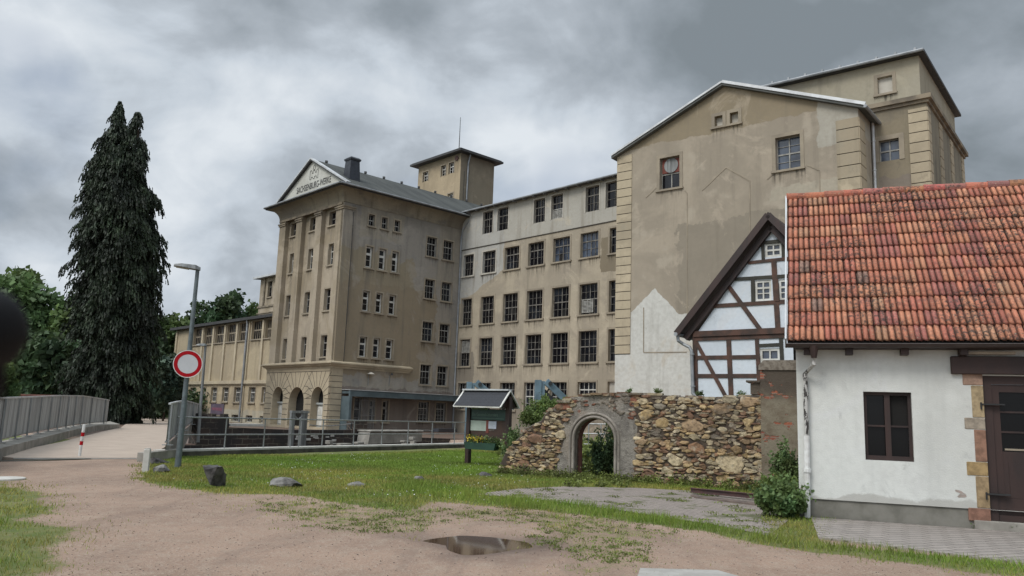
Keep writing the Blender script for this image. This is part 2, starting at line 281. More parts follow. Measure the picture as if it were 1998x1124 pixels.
# ================================================================ building helpers
def rL(fr, x0, x1, yt, yb, d=0.):
    ym = (yt+yb)/2; a = fr.uz(x0, ym, d)[0]; b = fr.uz(x1, ym, d)[0]; zt = fr.uz(x0, yt, d)[1]; zb = fr.uz(x0, yb, d)[1]
    return [min(a, b), max(a, b), zb, zt]
def hole(r): return [(r[0], r[2]), (r[1], r[2]), (r[1], r[3]), (r[0], r[3])]
def ln(fr, p, q, s):
    """half plane through two picture points of the wall; s=+1 keeps what is above it, -1 what is below, '<' / '>' by u"""
    a = fr.uz(*p); b = fr.uz(*q); m = (b[1]-a[1])/(b[0]-a[0]+1e-9)
    return (-m*s, s, s*(a[1]-m*a[0]))
def window(parent, fr, r, nc=4, groups=(1, 2), frame='old_frame', rec=.2, sill=True, trim='trim', glass='glass', fw=.042, tw=.08, mull=True, surround=.16, louvre=None, bars=0, blocked=None, mt=.024):
    u0, u1, z0, z1 = r; w = u1-u0; h = z1-z0; d = -rec
    if blocked:
        o = MB(); o.fbox(fr, u0, u1, z0, z1, d-.05, d); wo = o.build('window', M[blocked], parent)
    else:
        f = MB(); a, b = d-.06, d
        f.fbox(fr, u0, u0+fw, z0, z1, a, b); f.fbox(fr, u1-fw, u1, z0, z1, a, b); f.fbox(fr, u0+fw, u1-fw, z0, z0+fw, a, b); f.fbox(fr, u0+fw, u1-fw, z1-fw, z1, a, b)
        n = sum(groups); zi0, zi1 = z0+fw, z1-fw; zs = zi0; xs = [u0+fw+(w-2*fw)*i/nc for i in range(nc+1)]
        for i in range(1, nc):
            m_ = (tw*.8 if (mull and nc % 2 == 0 and i == nc//2) else mt)
            f.fbox(fr, xs[i]-m_/2, xs[i]+m_/2, zi0, zi1, a+.012, b-.006)
        k = 0
        for gi, g in enumerate(reversed(groups)):
            for j in range(g):
                k += 1; zz = zi0+(zi1-zi0)*k/n
                if k < n:
                    m_ = tw if j == g-1 else mt
                    f.fbox(fr, u0+fw, u1-fw, zz-m_/2, zz+m_/2, a+.006, b-(.003 if j == g-1 else .01))
        wo = f.build('window', M[frame], parent)
        g = MB(); gd = a+.006; jj = random.uniform
        # each window's glass sits slightly differently in its putty, so reflections differ pane to pane
        nr = n
        for i in range(nc):
            for j in range(nr):
                za, zb2 = zi0+(zi1-zi0)*j/nr, zi0+(zi1-zi0)*(j+1)/nr; t1, t2 = jj(-.004, .004), jj(-.004, .004)
                g.quad(fr.w(xs[i], za, gd-.006+t1), fr.w(xs[i+1], za, gd-.006+t2), fr.w(xs[i+1], zb2, gd-.006+t2), fr.w(xs[i], zb2, gd-.006+t1), 1 if random.random() < .06 else 0,
                       [(xs[i], za), (xs[i+1], za), (xs[i+1], zb2), (xs[i], zb2)])
        g.build('pane', [M[glass], M['dark']], wo)
        if louvre:
            lv = MB(); l0, l1, q0, q1 = louvre; a0, a1 = u0+w*l0, u0+w*l1; b0, b1 = z0+h*q0, z0+h*q1
            lv.fbox(fr, a0, a1, b0, b0+.07, d+.01, d+.08); lv.fbox(fr, a0, a1, b1-.07, b1, d+.01, d+.08); lv.fbox(fr, a0, a0+.07, b0+.07, b1-.07, d+.01, d+.08); lv.fbox(fr, a1-.07, a1, b0+.07, b1-.07, d+.01, d+.08); lv.fbox(fr, (a0+a1)/2-.03, (a0+a1)/2+.03, b0+.07, b1-.07, d+.01, d+.08)
            k = 8
            for i in range(k):
                zc = b0+.1+(b1-b0-.2)*(i+.5)/k
                lv.add([fr.w(a0+.07, zc-.05, d+.07), fr.w(a1-.07, zc-.05, d+.07), fr.w(a1-.07, zc+.03, d+.02), fr.w(a0+.07, zc+.03, d+.02)], [(0, 1, 2, 3)])
            lv.build('louvre', M['grey_frame'], wo)
    if surround:
        s = MB(); t = surround
        if trim:
            s.fbox(fr, u0-t, u0-.004, z0-.02, z1+t, .002, .035); s.fbox(fr, u1+.004, u1+t, z0-.02, z1+t, .002, .035); s.fbox(fr, u0-.004, u1+.004, z1+.004, z1+t, .002, .034)
        if sill: s.fbox(fr, u0-t-.05, u1+t+.05, z0-.15, z0-.022, .002, .13)
        if sill and trim:
            hh = random.uniform(.7, 1.7); k = random.uniform(0, 50); e = .05
            s.add([fr.w(u0-t-e, z0-.15-hh, .0025), fr.w(u1+t+e, z0-.15-hh, .0025), fr.w(u1+t+e, z0-.15, .0025), fr.w(u0-t-e, z0-.15, .0025)], [(0, 1, 2, 3)], 1, [(k, 0), (k+w+.4, 0), (k+w+.4, 1), (k, 1)])
        s.build('window_surround', [M[trim or 'trim'], M['stain']], wo)
    if bars:
        b_ = MB()
        for i in range(bars):
            uu = u0+w*(i+.5)/bars; b_.tube([fr.w(uu, z0+.02, -.05), fr.w(uu, z1-.02, -.05)], .018, 6)
        for q in (.15, .55, .9): b_.fbox(fr, u0+.02, u1-.02, z0+h*q-.015, z0+h*q+.015, -.045, -.02)
        b_.build('window_bars', M['galv'], wo)
    return wo
def downpipe(parent, pts, r, mat='zinc', clips=(), name='downpipe'):
    m = MB(); m.tube(pts, r, 10)
    for p in clips: m.tube([np.array(p)-np.array([0, 0, .03]), np.array(p)+np.array([0, 0, .03])], r*1.35, 10)
    return m.build(name, M[mat], parent, smooth=False)
def quoins(parent, fr, u0, u1, z0, z1, course, mat='quoin', d=.05, name='quoin_strip', gap=.05, phase=0.):
    m = MB(); g = MB(); z = z0+phase
    while z < z1-.05:
        zt = min(z+course, z1); m.fbox(fr, u0, u1, z+gap, zt, -.02, d); z += course
    g.fbox(fr, u0+.015, u1-.015, z0, z1, -.02, d-.035); o = m.build(name, M[mat], parent); g.build('joint', M['groove'], o); return o
M['quoin'] = plaster('quoin_plaster', (.36, .295, .20), (.31, .255, .175), (.27, .23, .165), streak=.25, seed=4.)
ZB = .15
# ================================================================ front wing with the pediment
C0 = gp(640.5, 836, ZB); FA = Fr(C0, AZA); FS = Fr(C0, AZA+90)
FWW = 11.1; FSL = 12.95; EZ = 20.1; RZ = 23.8; OV = 1.05
head = thing('factory_building', FA.w(5, ZB), 'tall beige factory wing with a lettered white pediment, black chimney and three ground-floor arches', 'building')
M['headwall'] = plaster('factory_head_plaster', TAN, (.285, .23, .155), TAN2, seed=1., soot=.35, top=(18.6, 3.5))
uA = FS.uz(835, 430)[0]
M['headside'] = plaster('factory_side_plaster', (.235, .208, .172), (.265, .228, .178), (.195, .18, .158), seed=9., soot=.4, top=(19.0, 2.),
    regions=[((.30, .265, .21), [(1, 0, FS.uz(703, 430)[0]), (-1, 0, -FS.uz(790, 430)[0]), ln(FS, (700, 462), (795, 480), 1), ln(FS, (700, 398), (795, 415), -1)], .45),
             ((.285, .25, .20), [(1, 0, FS.uz(858, 430)[0]), (0, 1, 13.2)], .5),
             ((.27, .225, .155), [(-1, 0, -FS.uz(815, 500)[0]), (0, 1, 4.5), ln(FS, (690, 480), (830, 520), -1)], 1.2),
             ((.255, .205, .14), [(-1, 0, -FS.uz(850, 640)[0]), (0, 1, 4.5), (0, -1, -12.5)], 1.0),
             ((.19, .155, .13), [(0, -1, -3.6)], .5)])
# bays: pilasters left to right in the picture
pils = [(FWW, FWW-1.15), (FA.uz(581.4, 400)[0], FA.uz(592, 400)[0]), (FA.uz(618, 400)[0], FA.uz(629.5, 400)[0]), (1.15, 0.)]
BD = -.42
wh = []; BAY = FA.off(BD); rows = []
for k, (cols, groups, fr_, gl) in enumerate([
    ([(568.6, 580.6, 437.5, 461), (605.5, 617.5, 426.5, 451.5), (642.8, 656.2, 415.5, 441)], (1, 1), 'old_frame', 'glass'),
    ([(565.4, 576, 496.5, 533.5), (601.5, 612.7, 487, 525.5), (641, 651.7, 477.5, 517)], (1, 2), 'white_frame', 'glass'),
    ([(558, 569.8, 577.5, 616.5), (594.3, 606.4, 571.5, 611), (632.8, 645.5, 564.5, 605.5)], (1, 2), 'grey_frame', 'glass'),
    ([(552.6, 563.2, 662.4, 700), (588.3, 600, 658.4, 698), (626, 638.8, 654.8, 696.5)], (1, 2), 'grey_frame', 'glass')]):
    rs = [rL(BAY, *c) for c in cols]; zt = sum(r[3] for r in rs)/3; zb = sum(r[2] for r in rs)/3
    for r in rs: r[2] = zb; r[3] = zt; rows.append((r, groups, fr_, gl))
for r, g, f_, gl in rows: window(head, BAY, r, 2, g, f_, surround=.14, rec=.25, glass=gl)
m = MB()
for i in range(3):
    uL = pils[i][1]; uR = pils[i+1][0]
    hs = [hole(r) for r, *_ in rows if uR < (r[0]+r[1])/2 < uL]
    m.panel(BAY, [(uR, 5.4), (uL, 5.4), (uL, 18.9), (uR, 18.9)], hs, 0, .3)
    for uu in (uL, uR): m.add([FA.w(uu, 5.4, 0), FA.w(uu, 18.9, 0), FA.w(uu, 18.9, BD), FA.w(uu, 5.4, BD)], [(0, 1, 2, 3)], 0, [(uu, 5.4), (uu, 18.9), (uu+.4, 18.9), (uu+.4, 5.4)])
    m.add([FA.w(uL, 18.9, 0), FA.w(uR, 18.9, 0), FA.w(uR, 18.9, BD), FA.w(uL, 18.9, BD)], [(0, 1, 2, 3)], 0, [(uL, 18.9), (uR, 18.9), (uR, 18.5), (uL, 18.5)])
for a, b in pils: m.panel(FA, [(b, 5.4), (a, 5.4), (a, 18.9), (b, 18.9)])
m.panel(FA, [(0, 18.9), (FWW, 18.9), (FWW, 20), (0, 20)])
# hidden flank and back
m.add([FA.w(FWW, -.5, 0), FA.w(FWW, 20, 0), FA.w(FWW, 20, -25), FA.w(FWW, -.5, -25)], [(0, 1, 2, 3)], 0, [(0, -.5), (0, 20), (25, 20), (25, -.5)])
m.build('wall', M['headwall'], head)
# side wall
sw = []
def addrow(cols, **kw):
    rs = [rL(FS, *c) for c in cols]; zt = sum(r[3] for r in rs)/len(rs); zb = sum(r[2] for r in rs)/len(rs)
    for r in rs: r[2] = zb; r[3] = zt; sw.append((r, kw))
addrow([(719.6, 731.3, 417, 439), (745, 756, 423.5, 445.5), (769.7, 780.6, 429.5, 451)], nc=2, groups=(1, 1), frame='grey_frame', mull=False)
addrow([(714, 727.3, 479.6, 521), (739.6, 753, 484.5, 526), (764.6, 777, 489.5, 530)], nc=1, groups=(1, 2), frame='white_frame', fw=.13, tw=.2)
addrow([(707.5, 720.5, 567.6, 607), (733.5, 746, 570.6, 609.5), (759, 772, 573.6, 612.5)], nc=1, groups=(1, 2), frame='white_frame', fw=.10, tw=.16)
addrow([(701.4, 715.3, 656.8, 695.5), (728, 740.7, 659.2, 698), (753, 766.5, 662, 700.5)], nc=1, groups=(1, 2), frame='white_frame', fw=.09, tw=.14)
addrow([(833, 852, 461, 498.6), (865, 884, 468, 505)], nc=3, groups=(1, 2), frame='grey_frame', mull=False)
addrow([(829, 848, 543.7, 581), (861.7, 880.4, 549.6, 586)], nc=3, groups=(1, 2), frame='grey_frame', mull=False)
addrow([(824, 845, 627, 664.4), (857.5, 877, 631, 668)], nc=3, groups=(1, 2), frame='grey_frame', mull=False)
addrow([(819.7, 840, 711, 749.7), (853, 873, 713.5, 751.5)], nc=3, groups=(1, 2), frame='grey_frame', mull=False)
addrow([(815.5, 835.8, 784, 821.5), (850, 869.3, 785.5, 822.5)], nc=3, groups=(1, 2), frame='white_frame', bars=7)
addrow([(720.5, 731, 780.5, 822.5), (746, 756.8, 780.9, 823)], nc=1, groups=(1, 2), frame='grey_frame', fw=.12, tw=.2)
addrow([(690.5, 704, 775.5, 822)], nc=1, groups=(1, 1), frame='white_frame', bars=6, sill=False)
for r, kw in sw: window(head, FS, r, surround=.13, **kw)
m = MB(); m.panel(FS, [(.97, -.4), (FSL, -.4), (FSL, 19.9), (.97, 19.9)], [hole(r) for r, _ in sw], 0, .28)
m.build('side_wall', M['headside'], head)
m = MB(); m.fbox(FS, .0, .97, 5.4, 18.9, -.3, .10); m.fbox(FS, .84, .97, 5.4, 18.7, .10, .14); m.build('corner_pilaster', M['headside'], head)
# caps over the pilasters, cove and eave
m = MB()
for a, b in pils: m.fbox(FA, b-.05, a+.05, 18.35, 18.5, .002, .09); m.fbox(FA, b-.09, a+.09, 18.5, 18.62, .002, .15)
m.fbox(FA, .2, FWW, 18.75, 18.95, .002, .08)
m.fbox(FS, -.09, 1.05, 18.35, 18.5, .102, .18); m.fbox(FS, -.13, 1.1, 18.5, 18.62, .102, .24); m.build('pilaster_cap', M['trim_d'], head)
def sweep_corner(name, prof, mat, uend=FWW, send=FSL, parent=head):
    """profile (d,z) mitred round the front left, front right corner and along the side"""
    mm = MB(); n = len(prof); R_ = []
    path = [lambda d: FA.w(uend+d, 0, -2.5), lambda d: FA.w(uend+d, 0, d), lambda d: FA.w(0, 0, d)+FS.n*d, lambda d: FS.w(send, 0, d)]
    tt = [0, 2.5, 2.5+uend, 2.5+uend+send]
    for k, pf in enumerate(path): R_.append([pf(d)+np.array([0, 0, z]) for d, z in prof])
    vs = [q for r in R_ for q in r]; fs = [(k*n+i, k*n+i+1, (k+1)*n+i+1, (k+1)*n+i) for k in range(3) for i in range(n-1)]
    mm.add(vs, fs, 0, [(tt[k], z+d) for k in range(4) for d, z in prof]); return mm.build(name, M[mat], parent)
cove = [(0.0, 18.95)]+[(.04+.9*(1-math.cos(a)), 18.95+1.05*math.sin(a)) for a in np.linspace(0, math.pi/2, 9)]
M['cove'] = plaster('cove_plaster', (.20, .168, .118), (.17, .143, .105), (.12, .105, .085), seed=3., streak=.7)
sweep_corner('cove', cove, 'cove')
sweep_corner('eave', [(.94, 19.99), (OV, 19.99), (OV, 20.06), (OV+.12, 20.08), (OV+.12, 20.2), (OV, 20.2), (0, 20.62)], 'dark_roof')
# roof: two slopes along the wing
UM = FWW/2; BK = -26.
def roof_plane(mm, fr, a, b, c, d, th=.1, mi=0):
    P = [fr.w(*q) for q in (a, b, c, d)]; P2 = [p-np.array([0, 0, th]) for p in P]
    nl = lambda p, q: float(np.linalg.norm(np.array(p)-np.array(q)))
    uvs = [(0, 0), (nl(P[0], P[1]), 0), (nl(P[0], P[1]), nl(P[1], P[2])), (0, nl(P[1], P[2]))]
    mm.add(P+P2, [(0, 1, 2, 3), (7, 6, 5, 4), (0, 4, 5, 1), (1, 5, 6, 2), (2, 6, 7, 3), (3, 7, 4, 0)], mi, uvs*2)
m = MB()
roof_plane(m, FA, (-OV-.08, 20.22, .0), (-OV-.08, 20.22, BK), (UM, RZ, BK), (UM, RZ, .15)); roof_plane(m, FA, (FWW+OV+.08, 20.22, BK), (FWW+OV+.08, 20.22, .0), (UM, RZ, .15), (UM, RZ, BK))
t = NT('standing_seam_roof'); sep = t.N.new('ShaderNodeSeparateXYZ'); t.L.new(t.coord('UV'), sep.inputs[0])
fr_ = t.math('FRACT', t.math('MULTIPLY', sep.outputs[0], 1.25)); seam = t.rng(t.math('ABSOLUTE', t.math('SUBTRACT', fr_, .5)), .44, .5)
col = t.mix(t.rng(t.noise(.7, 6, .6, t.coord('UV', (1, .25, 1))), .35, .65), (.082, .086, .080), (.052, .055, .053)); col = t.mix(t.math('MULTIPLY', seam, .4), col, (.13, .13, .12)); t.bump(seam, .5, .05); M['seamroof'] = t.fin(col, .9, 0, .2)
rf = m.build('roof', M['seamroof'], head)
g = MB()
for i in range(11): p = FA.w(UM-.05, RZ+.06, -1.2-i*2.1); g.beam(p-np.array([0, 0, .05]), p+np.array([0, 0, .13]), .22, .22, (0, 1, 0))
g.build('ridge_vent', M['dark_roof'], rf)
g = MB(); g.tube([FS.w(-OV-.1, 20.14, OV+.16), FS.w(FSL+.4, 20.14, OV+.16)], .08, 8); g.tube([FA.w(-OV-.1, 20.14, OV+.16), FA.w(FWW+OV, 20.14, OV+.16)], .08, 8); g.build('gutter', M['zinc'], rf)
# pediment
PD = .12; FP = FA.off(PD)
m = MB(); m.prism(FP, [(-.55, 20.55), (FWW+.45, 20.55), (UM, RZ-.12)], 0, -.3); M['pedwall'] = plaster('pediment_white', (.50, .495, .45), (.47, .46, .41), (.42, .41, .37), streak=.2, seed=2.)
ped = m.build('pediment', M['pedwall'], head)
m = MB(); m.beam(FP.w(-.85, 20.42, .1), FP.w(UM, RZ+.03, .1), .42, .12, (0, 0, 1)); m.beam(FP.w(UM, RZ+.03, .1), FP.w(FWW+.85, 20.42, .1), .42, .12, (0, 0, 1)); m.build('verge_board', M['zinc_l'], ped)
m = MB(); m.beam(FP.w(-.7, 20.36, .12), FP.w(UM, RZ-.12, .12), .3, .08); m.beam(FP.w(UM, RZ-.12, .12), FP.w(FWW+.7, 20.36, .12), .3, .1); m.build('dark_verge_batten', M['dark_roof'], ped)  # dark batten under the verge board
def text_on(fr, s, ul, ur, z0, z1, mat, parent, name='lettering', d=.02, depth=.03, extr=True, tilt=0.):
    cu = bpy.data.curves.new('lettering', 'FONT'); cu.body = s; cu.size = 1; cu.offset = .012; o = bpy.data.objects.new('t', cu); SC.collection.objects.link(o)
    bpy.context.view_layer.update(); me = bpy.data.meshes.new_from_object(o.evaluated_get(bpy.context.evaluated_depsgraph_get())); SC.collection.objects.unlink(o); bpy.data.objects.remove(o)
    V = np.array([v.co[:] for v in me.vertices]); x0, x1 = V[:, 0].min(), V[:, 0].max(); y0, y1 = V[:, 1].min(), V[:, 1].max()
    mm = MB(); P = [fr.w(ul+(ur-ul)*(v[0]-x0)/(x1-x0), z0+(z1-z0)*(v[1]-y0)/(y1-y0)+tilt*(v[0]-x0)/(x1-x0), d) for v in V]
    mm.add(P, [tuple(p.vertices) for p in me.polygons]); return mm.build(name, M[mat], parent)
a = FP.uz(578.6, 379.2); a2 = FP.uz(578.6, 366.6); b = FP.uz(645.6, 356)
text_on(FP, 'SACHSENBURG-WERKE', a[0], b[0], a[1], a2[1]-.03, 'black', ped, d=.015)
zz = lambda x, y: FP.uz(560+x/10.22, 310+y/10.22)
em = [(455, 420), (470, 240), (497, 235), (507, 292), (527, 285), (530, 235), (557, 225), (570, 270), (590, 262), (600, 205), (630, 195), (615, 372), (595, 382), (582, 335), (550, 350), (545, 390), (520, 397), (505, 362), (485, 372), (480, 415), (455, 420)]
m = MB()
for p, q in zip(em[:-1], em[1:]): m.beam(FP.w(*zz(*p), .012), FP.w(*zz(*q), .012), .036, .02, FP.n)
cc = zz(550, 172); ring = [FP.w(cc[0]+.17*math.cos(t_), cc[1]+.21*math.sin(t_), .012) for t_ in np.linspace(0, 2*math.pi, 17)]
for p, q in zip(ring[:-1], ring[1:]): m.beam(p, q, .036, .02, FP.n)
m.build('castle_emblem', M['black'], ped)
# chimney
uc, zc = FS.uz(686, 352, -1.1); c_ = FS.w(uc+.1, 0, -1.3); m = MB()
def frustum(mm, c, w0, w1, z0, z1, ux, uy):
    p = [c+ux*sx*w/2+uy*sy*w/2+np.array([0, 0, z]) for w, z in ((w0, z0), (w1, z1)) for sx, sy in ((-1, -1), (1, -1), (1, 1), (-1, 1))]
    mm.add(p, [(0, 1, 2, 3), (7, 6, 5, 4), (0, 4, 5, 1), (1, 5, 6, 2), (2, 6, 7, 3), (3, 7, 4, 0)])
CZ = 23.35
frustum(m, c_, 1.18, .88, 20.3, CZ-.3, FA.u, FS.u); frustum(m, c_, 1.0, 1.1, CZ-.3, CZ-.15, FA.u, FS.u); frustum(m, c_, 1.1, .8, CZ-.15, CZ, FA.u, FS.u); m.build('chimney', M['slate'], head)
# base storey: rustication with three arches
AR = []
ysill = 836
for xl, xr, ytop in ((531, 551.2, 754.5), (563, 592.5, 755), (606.5, 630.2, 754.5)):
    ul = FA.uz(xl, 785, .06)[0]; ur = FA.uz(xr, 785, .06)[0]; zt = FA.uz((xl+xr)/2, ytop, .06)[1]; AR.append((ur, ul, zt))
def archpts(u0, u1, zt, zb, n=12):
    r = (u1-u0)/2; c = (u0+u1)/2; return [(u0, zb)]+[(c-r*math.cos(a), zt-r+r*math.sin(a)) for a in np.linspace(0, math.pi, n)]+[(u1, zb)]
FB = FA.off(.06); m = MB()
BU1 = FWW+.05
m.panel(FB, [(-.06, ZB-.4), (BU1, ZB-.4), (BU1, 5.1), (-.06, 5.1)], [archpts(u0, u1, zt, ZB+.02) for u0, u1, zt in AR], 0, .75)
m.fbox(FS, -.06, .97, ZB-.4, 5.1, -.3, .06); m.build('rusticated_base', M['quoin'], head)
# joints of the rustication, raked blocks fanning over each arch
g = MB()
def inarch(u, z):
    for u0, u1, zt in AR:
        c = (u0+u1)/2; r = (u1-u0)/2; zc = zt-r
        if z < zc and u0-.02 < u < u1+.02: return True
        if z >= zc and (u-c)**2+(z-zc)**2 < (r+.03)**2: return True
    return False
def joint(p, q):
    n = 26; run = []
    for i in range(n+1):
        s = (p[0]+(q[0]-p[0])*i/n, p[1]+(q[1]-p[1])*i/n)
        if inarch(*s) or s[0] < -.05 or s[0] > BU1:
            if len(run) > 1: g.beam(FB.w(*run[0], .0), FB.w(*run[-1], .0), .045, .012, FB.n)
            run = []
        else: run.append(s)
    if len(run) > 1: g.beam(FB.w(*run[0], .0), FB.w(*run[-1], .0), .045, .012, FB.n)
cs = .47
cens = [((a+b)/2, (b-a)/2, c-(b-a)/2) for a, b, c in AR]
for k in range(1, 6): z = ZB+k*cs; joint((-.05, z), (BU1, z)); g.fbox(FS, -.05, .96, z-.022, z+.022, .055, .066)
for k in range(6, 10):
    z = ZB+k*cs; g.fbox(FS, -.05, .96, z-.022, z+.022, .055, .066); g.fbox(FA, -.05, .35, z-.022, z+.022, .055, .066)
for c, r, zc in cens:
    for i, a_ in enumerate(np.radians([12, 30, 48, 64, 80, 100, 116, 132, 150, 168])):
        steep = abs(math.cos(a_)); dz = 4.75 if steep < .75 else zc+r*math.sin(a_)+.55
        p = (c+(r+.05)*math.cos(a_), zc+(r+.05)*math.sin(a_)); L_ = (dz-p[1])/max(math.sin(a_), .2); L_ = min(L_, 1.0 if steep > .75 else 3.)
        q = (p[0]+L_*math.cos(a_), p[1]+L_*math.sin(a_)); joint(p, q)
        if steep > .6: joint(q, (q[0]+.5*np.sign(math.cos(a_)), q[1]))
joint((.3, 4.75), (BU1-.2, 4.75)); g.build('stone_joint', M['groove'], head)
sweep_corner('base_cornice', [(.0, 5.0), (.10, 5.0), (.12, 5.12), (.3, 5.2), (.36, 5.3), (.5, 5.36), (.5, 5.46), (0, 5.6)], 'quoin', send=7.75)
# doors and dark entrance behind the arches
for k, (u0, u1, zt) in enumerate(AR):
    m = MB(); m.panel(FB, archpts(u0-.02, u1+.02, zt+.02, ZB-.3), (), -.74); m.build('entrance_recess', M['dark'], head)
    if k != 1:
        dl, dr = (u0+.02, u1-.35); m = MB(); m.fbox(FB, dl, u1, ZB-.1, zt-1.45, -.72, -.66); m.fbox(FB, dl, u1, zt-1.45, zt-1.3, -.72, -.5); dro = m.build('door', M['door'], head)
        m = MB(); m.fbox(FB, dl+.1, u1-.1, ZB+.15, zt-2.4, -.66, -.645); m.fbox(FB, dl+.1, u1-.1, zt-2.3, zt-1.6, -.66, -.645); m.build('door_panel', M['white_frame'], dro)
# canopy frame along the side
ca = FS.uz(667, 756.5, 1.3); cb = FS.uz(888, 775, 1.3); zt = (FS.uz(680, 758, 1.3)[1]+FS.uz(860, 773, 1.3)[1])/2; zt2 = FS.uz(780, 781, 1.3)[1]
m = MB(); m.fbox(FS, 1.0, FSL-.02, zt-.5, zt, 1.1, 1.3); m.fbox(FS, 1.0, FSL-.02, zt-.28, zt-.1, .0, 1.1); m.fbox(FS, .98, 1.2, ZB-.3, zt-.5, .0, 1.3); m.build('canopy', M['canopy'], head)
m = MB(); m.fbox(FS, .95, FSL, zt, zt+.05, -.0, 1.36); m.build('canopy_flashing', M['zinc_l'], head)
# gate lattice (opened, diagonal) beside the barred window, wall lamps, bracket arms
m = MB(); q = FS.uz(718, 775)
for i in range(12): m.tube([FS.w(q[0]-.9+i*.13, q[1]-2.6, .25), FS.w(q[0]-.9+i*.13, q[1]+.0, .25)], .016, 5)
for i in range(2): m.beam(FS.w(q[0]-.95, q[1]-.3-1.2*i, .25), FS.w(q[0]+.6, q[1]-.3-1.2*i, .25), .04, .04)
m.build('grille', M['galv'], head)
for xx, yy, big in ((719, 729, 1), (760, 731, 0)):
    u_, z_ = FS.uz(xx, yy); m = MB(); m.tube([FS.w(u_, z_-.95, .03), FS.w(u_, z_-.1, .03), FS.w(u_, z_, .3)], .03, 6); lo_ = m.build('wall_lamp', M['galv'], head)
    m = MB(); m.tube([FS.w(u_, z_-.05, .35), FS.w(u_, z_+.12, .35)], .34 if big else .12, 12, r2=.08); m.build('lamp_shade', M['white_trim' if big else 'steel_d'], lo_)
# down pipe in the corner with swan neck
kx = FSL-.12; m_top = FS.w(FSL+.1, 20.05, OV)
downpipe(head, [m_top, FS.w(FSL, 19.7, OV), FS.w(FSL-.1, 18.9, .25), FS.w(kx, 18.2, .14), FS.w(kx, .1, .14)], .075, 'zinc', [FS.w(kx, z, .14) for z in (16.2, 13, 10, 7, 4)])
downpipe(head, [FS.w(.90, 18.2, .16), FS.w(.90, 5.6, .16)], .028, 'steel_d', [FS.w(.90, z, .16) for z in (17, 15.4, 13.6, 11.8, 9.9, 8)], 'cable_conduit')
# ================================================================ long wing with the tall windows
K0 = FS.w(FSL, 0); FL = Fr(K0, AZA)
lw = thing('factory_building', FL.w(-9, ZB), 'long factory wing with rows of tall many-paned windows, white plaster strip under its eave', 'building')
LZ = 16.93; LE = 20.45
M['longwall'] = plaster('long_wing_plaster', (.34, .285, .205), (.295, .248, .182), (.255, .215, .162), seed=5., streak=.4, soot=0,
    regions=[(WHITEP, [(0, 1, LZ)], .02), ((.385, .375, .345), [(1, 0, FL.uz(983, 500)[0]), ln(FL, (982, 525), (900, 592), 1)], .35),
             ((.235, .20, .155), [(0, -1, -3.2)], .5), ((.22, .19, .15), [(1, 0, FL.uz(925, 700)[0]), (0, -1, -7.3)], .6),
             ((.20, .165, .115), [(-1, 0, -FL.uz(1172, 500)[0]), (0, 1, 12.9), (0, -1, -15.8)], .4)])
cx = [(904.5, 924), (942, 966.7), (985, 1013), (1031, 1061), (1079.7, 1112), (1133, 1167.7)]
cols = []
for x0, x1 in cx: y = 520-(x0-904)*.17; cols.append((FL.uz(x1, y)[0], FL.uz(x0, y)[0]))
cols.append((cols[-1][0]-1.75-.0, FL.uz(1190, 470)[0])); cols[-1] = (cols[-1][1]-(cols[5][1]-cols[5][0]), cols[-1][1])
zr3 = (FL.uz(1132.5, 503.6)[1], FL.uz(1133.5, 456.6)[1]); zr2 = (FL.uz(1132.5, 614.2)[1], FL.uz(1132.9, 555.5)[1]); zr1 = (FL.uz(1131.4, 706.8)[1], FL.uz(1131.4, 646.7)[1])
zg = (FL.uz(1025, 800.8)[1], FL.uz(1129, 745.4)[1]); zg2 = FL.uz(1129, 772)[1]
lwin = []
for i, (a, b) in enumerate(cols):
    lwin.append(([a, b, *zr3], dict(nc=4, groups=(1, 2), glass='glass_blue' if i in (4, 5) else 'glass', trim='trim' if i > 1 else 'white_trim')))
    lwin.append(([a, b, *zr2], dict(nc=4, groups=(2, 2), louvre=(.3, .92, .06, .5) if i == 5 else None)))
    lwin.append(([a, b, *zr1], dict(nc=4, groups=(2, 2), louvre=(.1, .9, .5, .95) if i == 0 else None)))
    if i == 6: lwin.append(([a, b, zg2-.8, zg[1]], dict(blocked='white_trim', sill=False)))
    elif i in (3, 4): lwin.append(([a, b, zg[0], zg[1]], dict(nc=4, groups=(2, 2), frame='white_frame' if i == 3 else 'grey_frame')))
    else: lwin.append(([a, b, zg[0], zg[1]], dict(nc=4, groups=(1, 1, 2) if i == 5 else (2, 2), frame='white_frame' if i == 5 else 'grey_frame')))
zt0 = (FL.uz(1142.9, 414.7)[1], FL.uz(1142.9, 369.4)[1]+.12); wdt = None
for i, (x0, x1) in enumerate([(942, 961.4), (970.7, 991.5), (1041.5, 1063.6), (1075.6, 1098.3), (1142.9, 1169), (1182, 1204)]):
    y = 440-(x0-942)*.22; a = FL.uz(x0, y)[0]; b = FL.uz(x1, y)[0] if i < 5 else a-2.3
    lwin.append(([b, a, *zt0], dict(nc=4 if i % 2 == 0 else 3, groups=(1, 2), frame='old_frame', trim='white_trim', sill=False, surround=.1, mull=True, louvre=(.1, .95, .02, .42) if i == 3 else None)))
m = MB(); m.panel(FL, [(0, -.4), (0, LE), (-30, LE), (-30, -.4)], [hole(r) for r, _ in lwin if True], 0, .28)
m.add([FL.w(-30, -.4, 0), FL.w(-30, LE, 0), FL.w(-30, LE, -16), FL.w(-30, -.4, -16)], [(0, 1, 2, 3)], 0, [(0, 0), (0, 20), (16, 20), (16, 0)])
m.build('wall', M['longwall'], lw)
for r, kw in lwin: window(lw, FL, r, **kw)
m = MB(); m.fbox(FL, -30, -.16, LZ-.05, LZ+.03, .002, .05); m.build('string_course', M['groove'], lw)
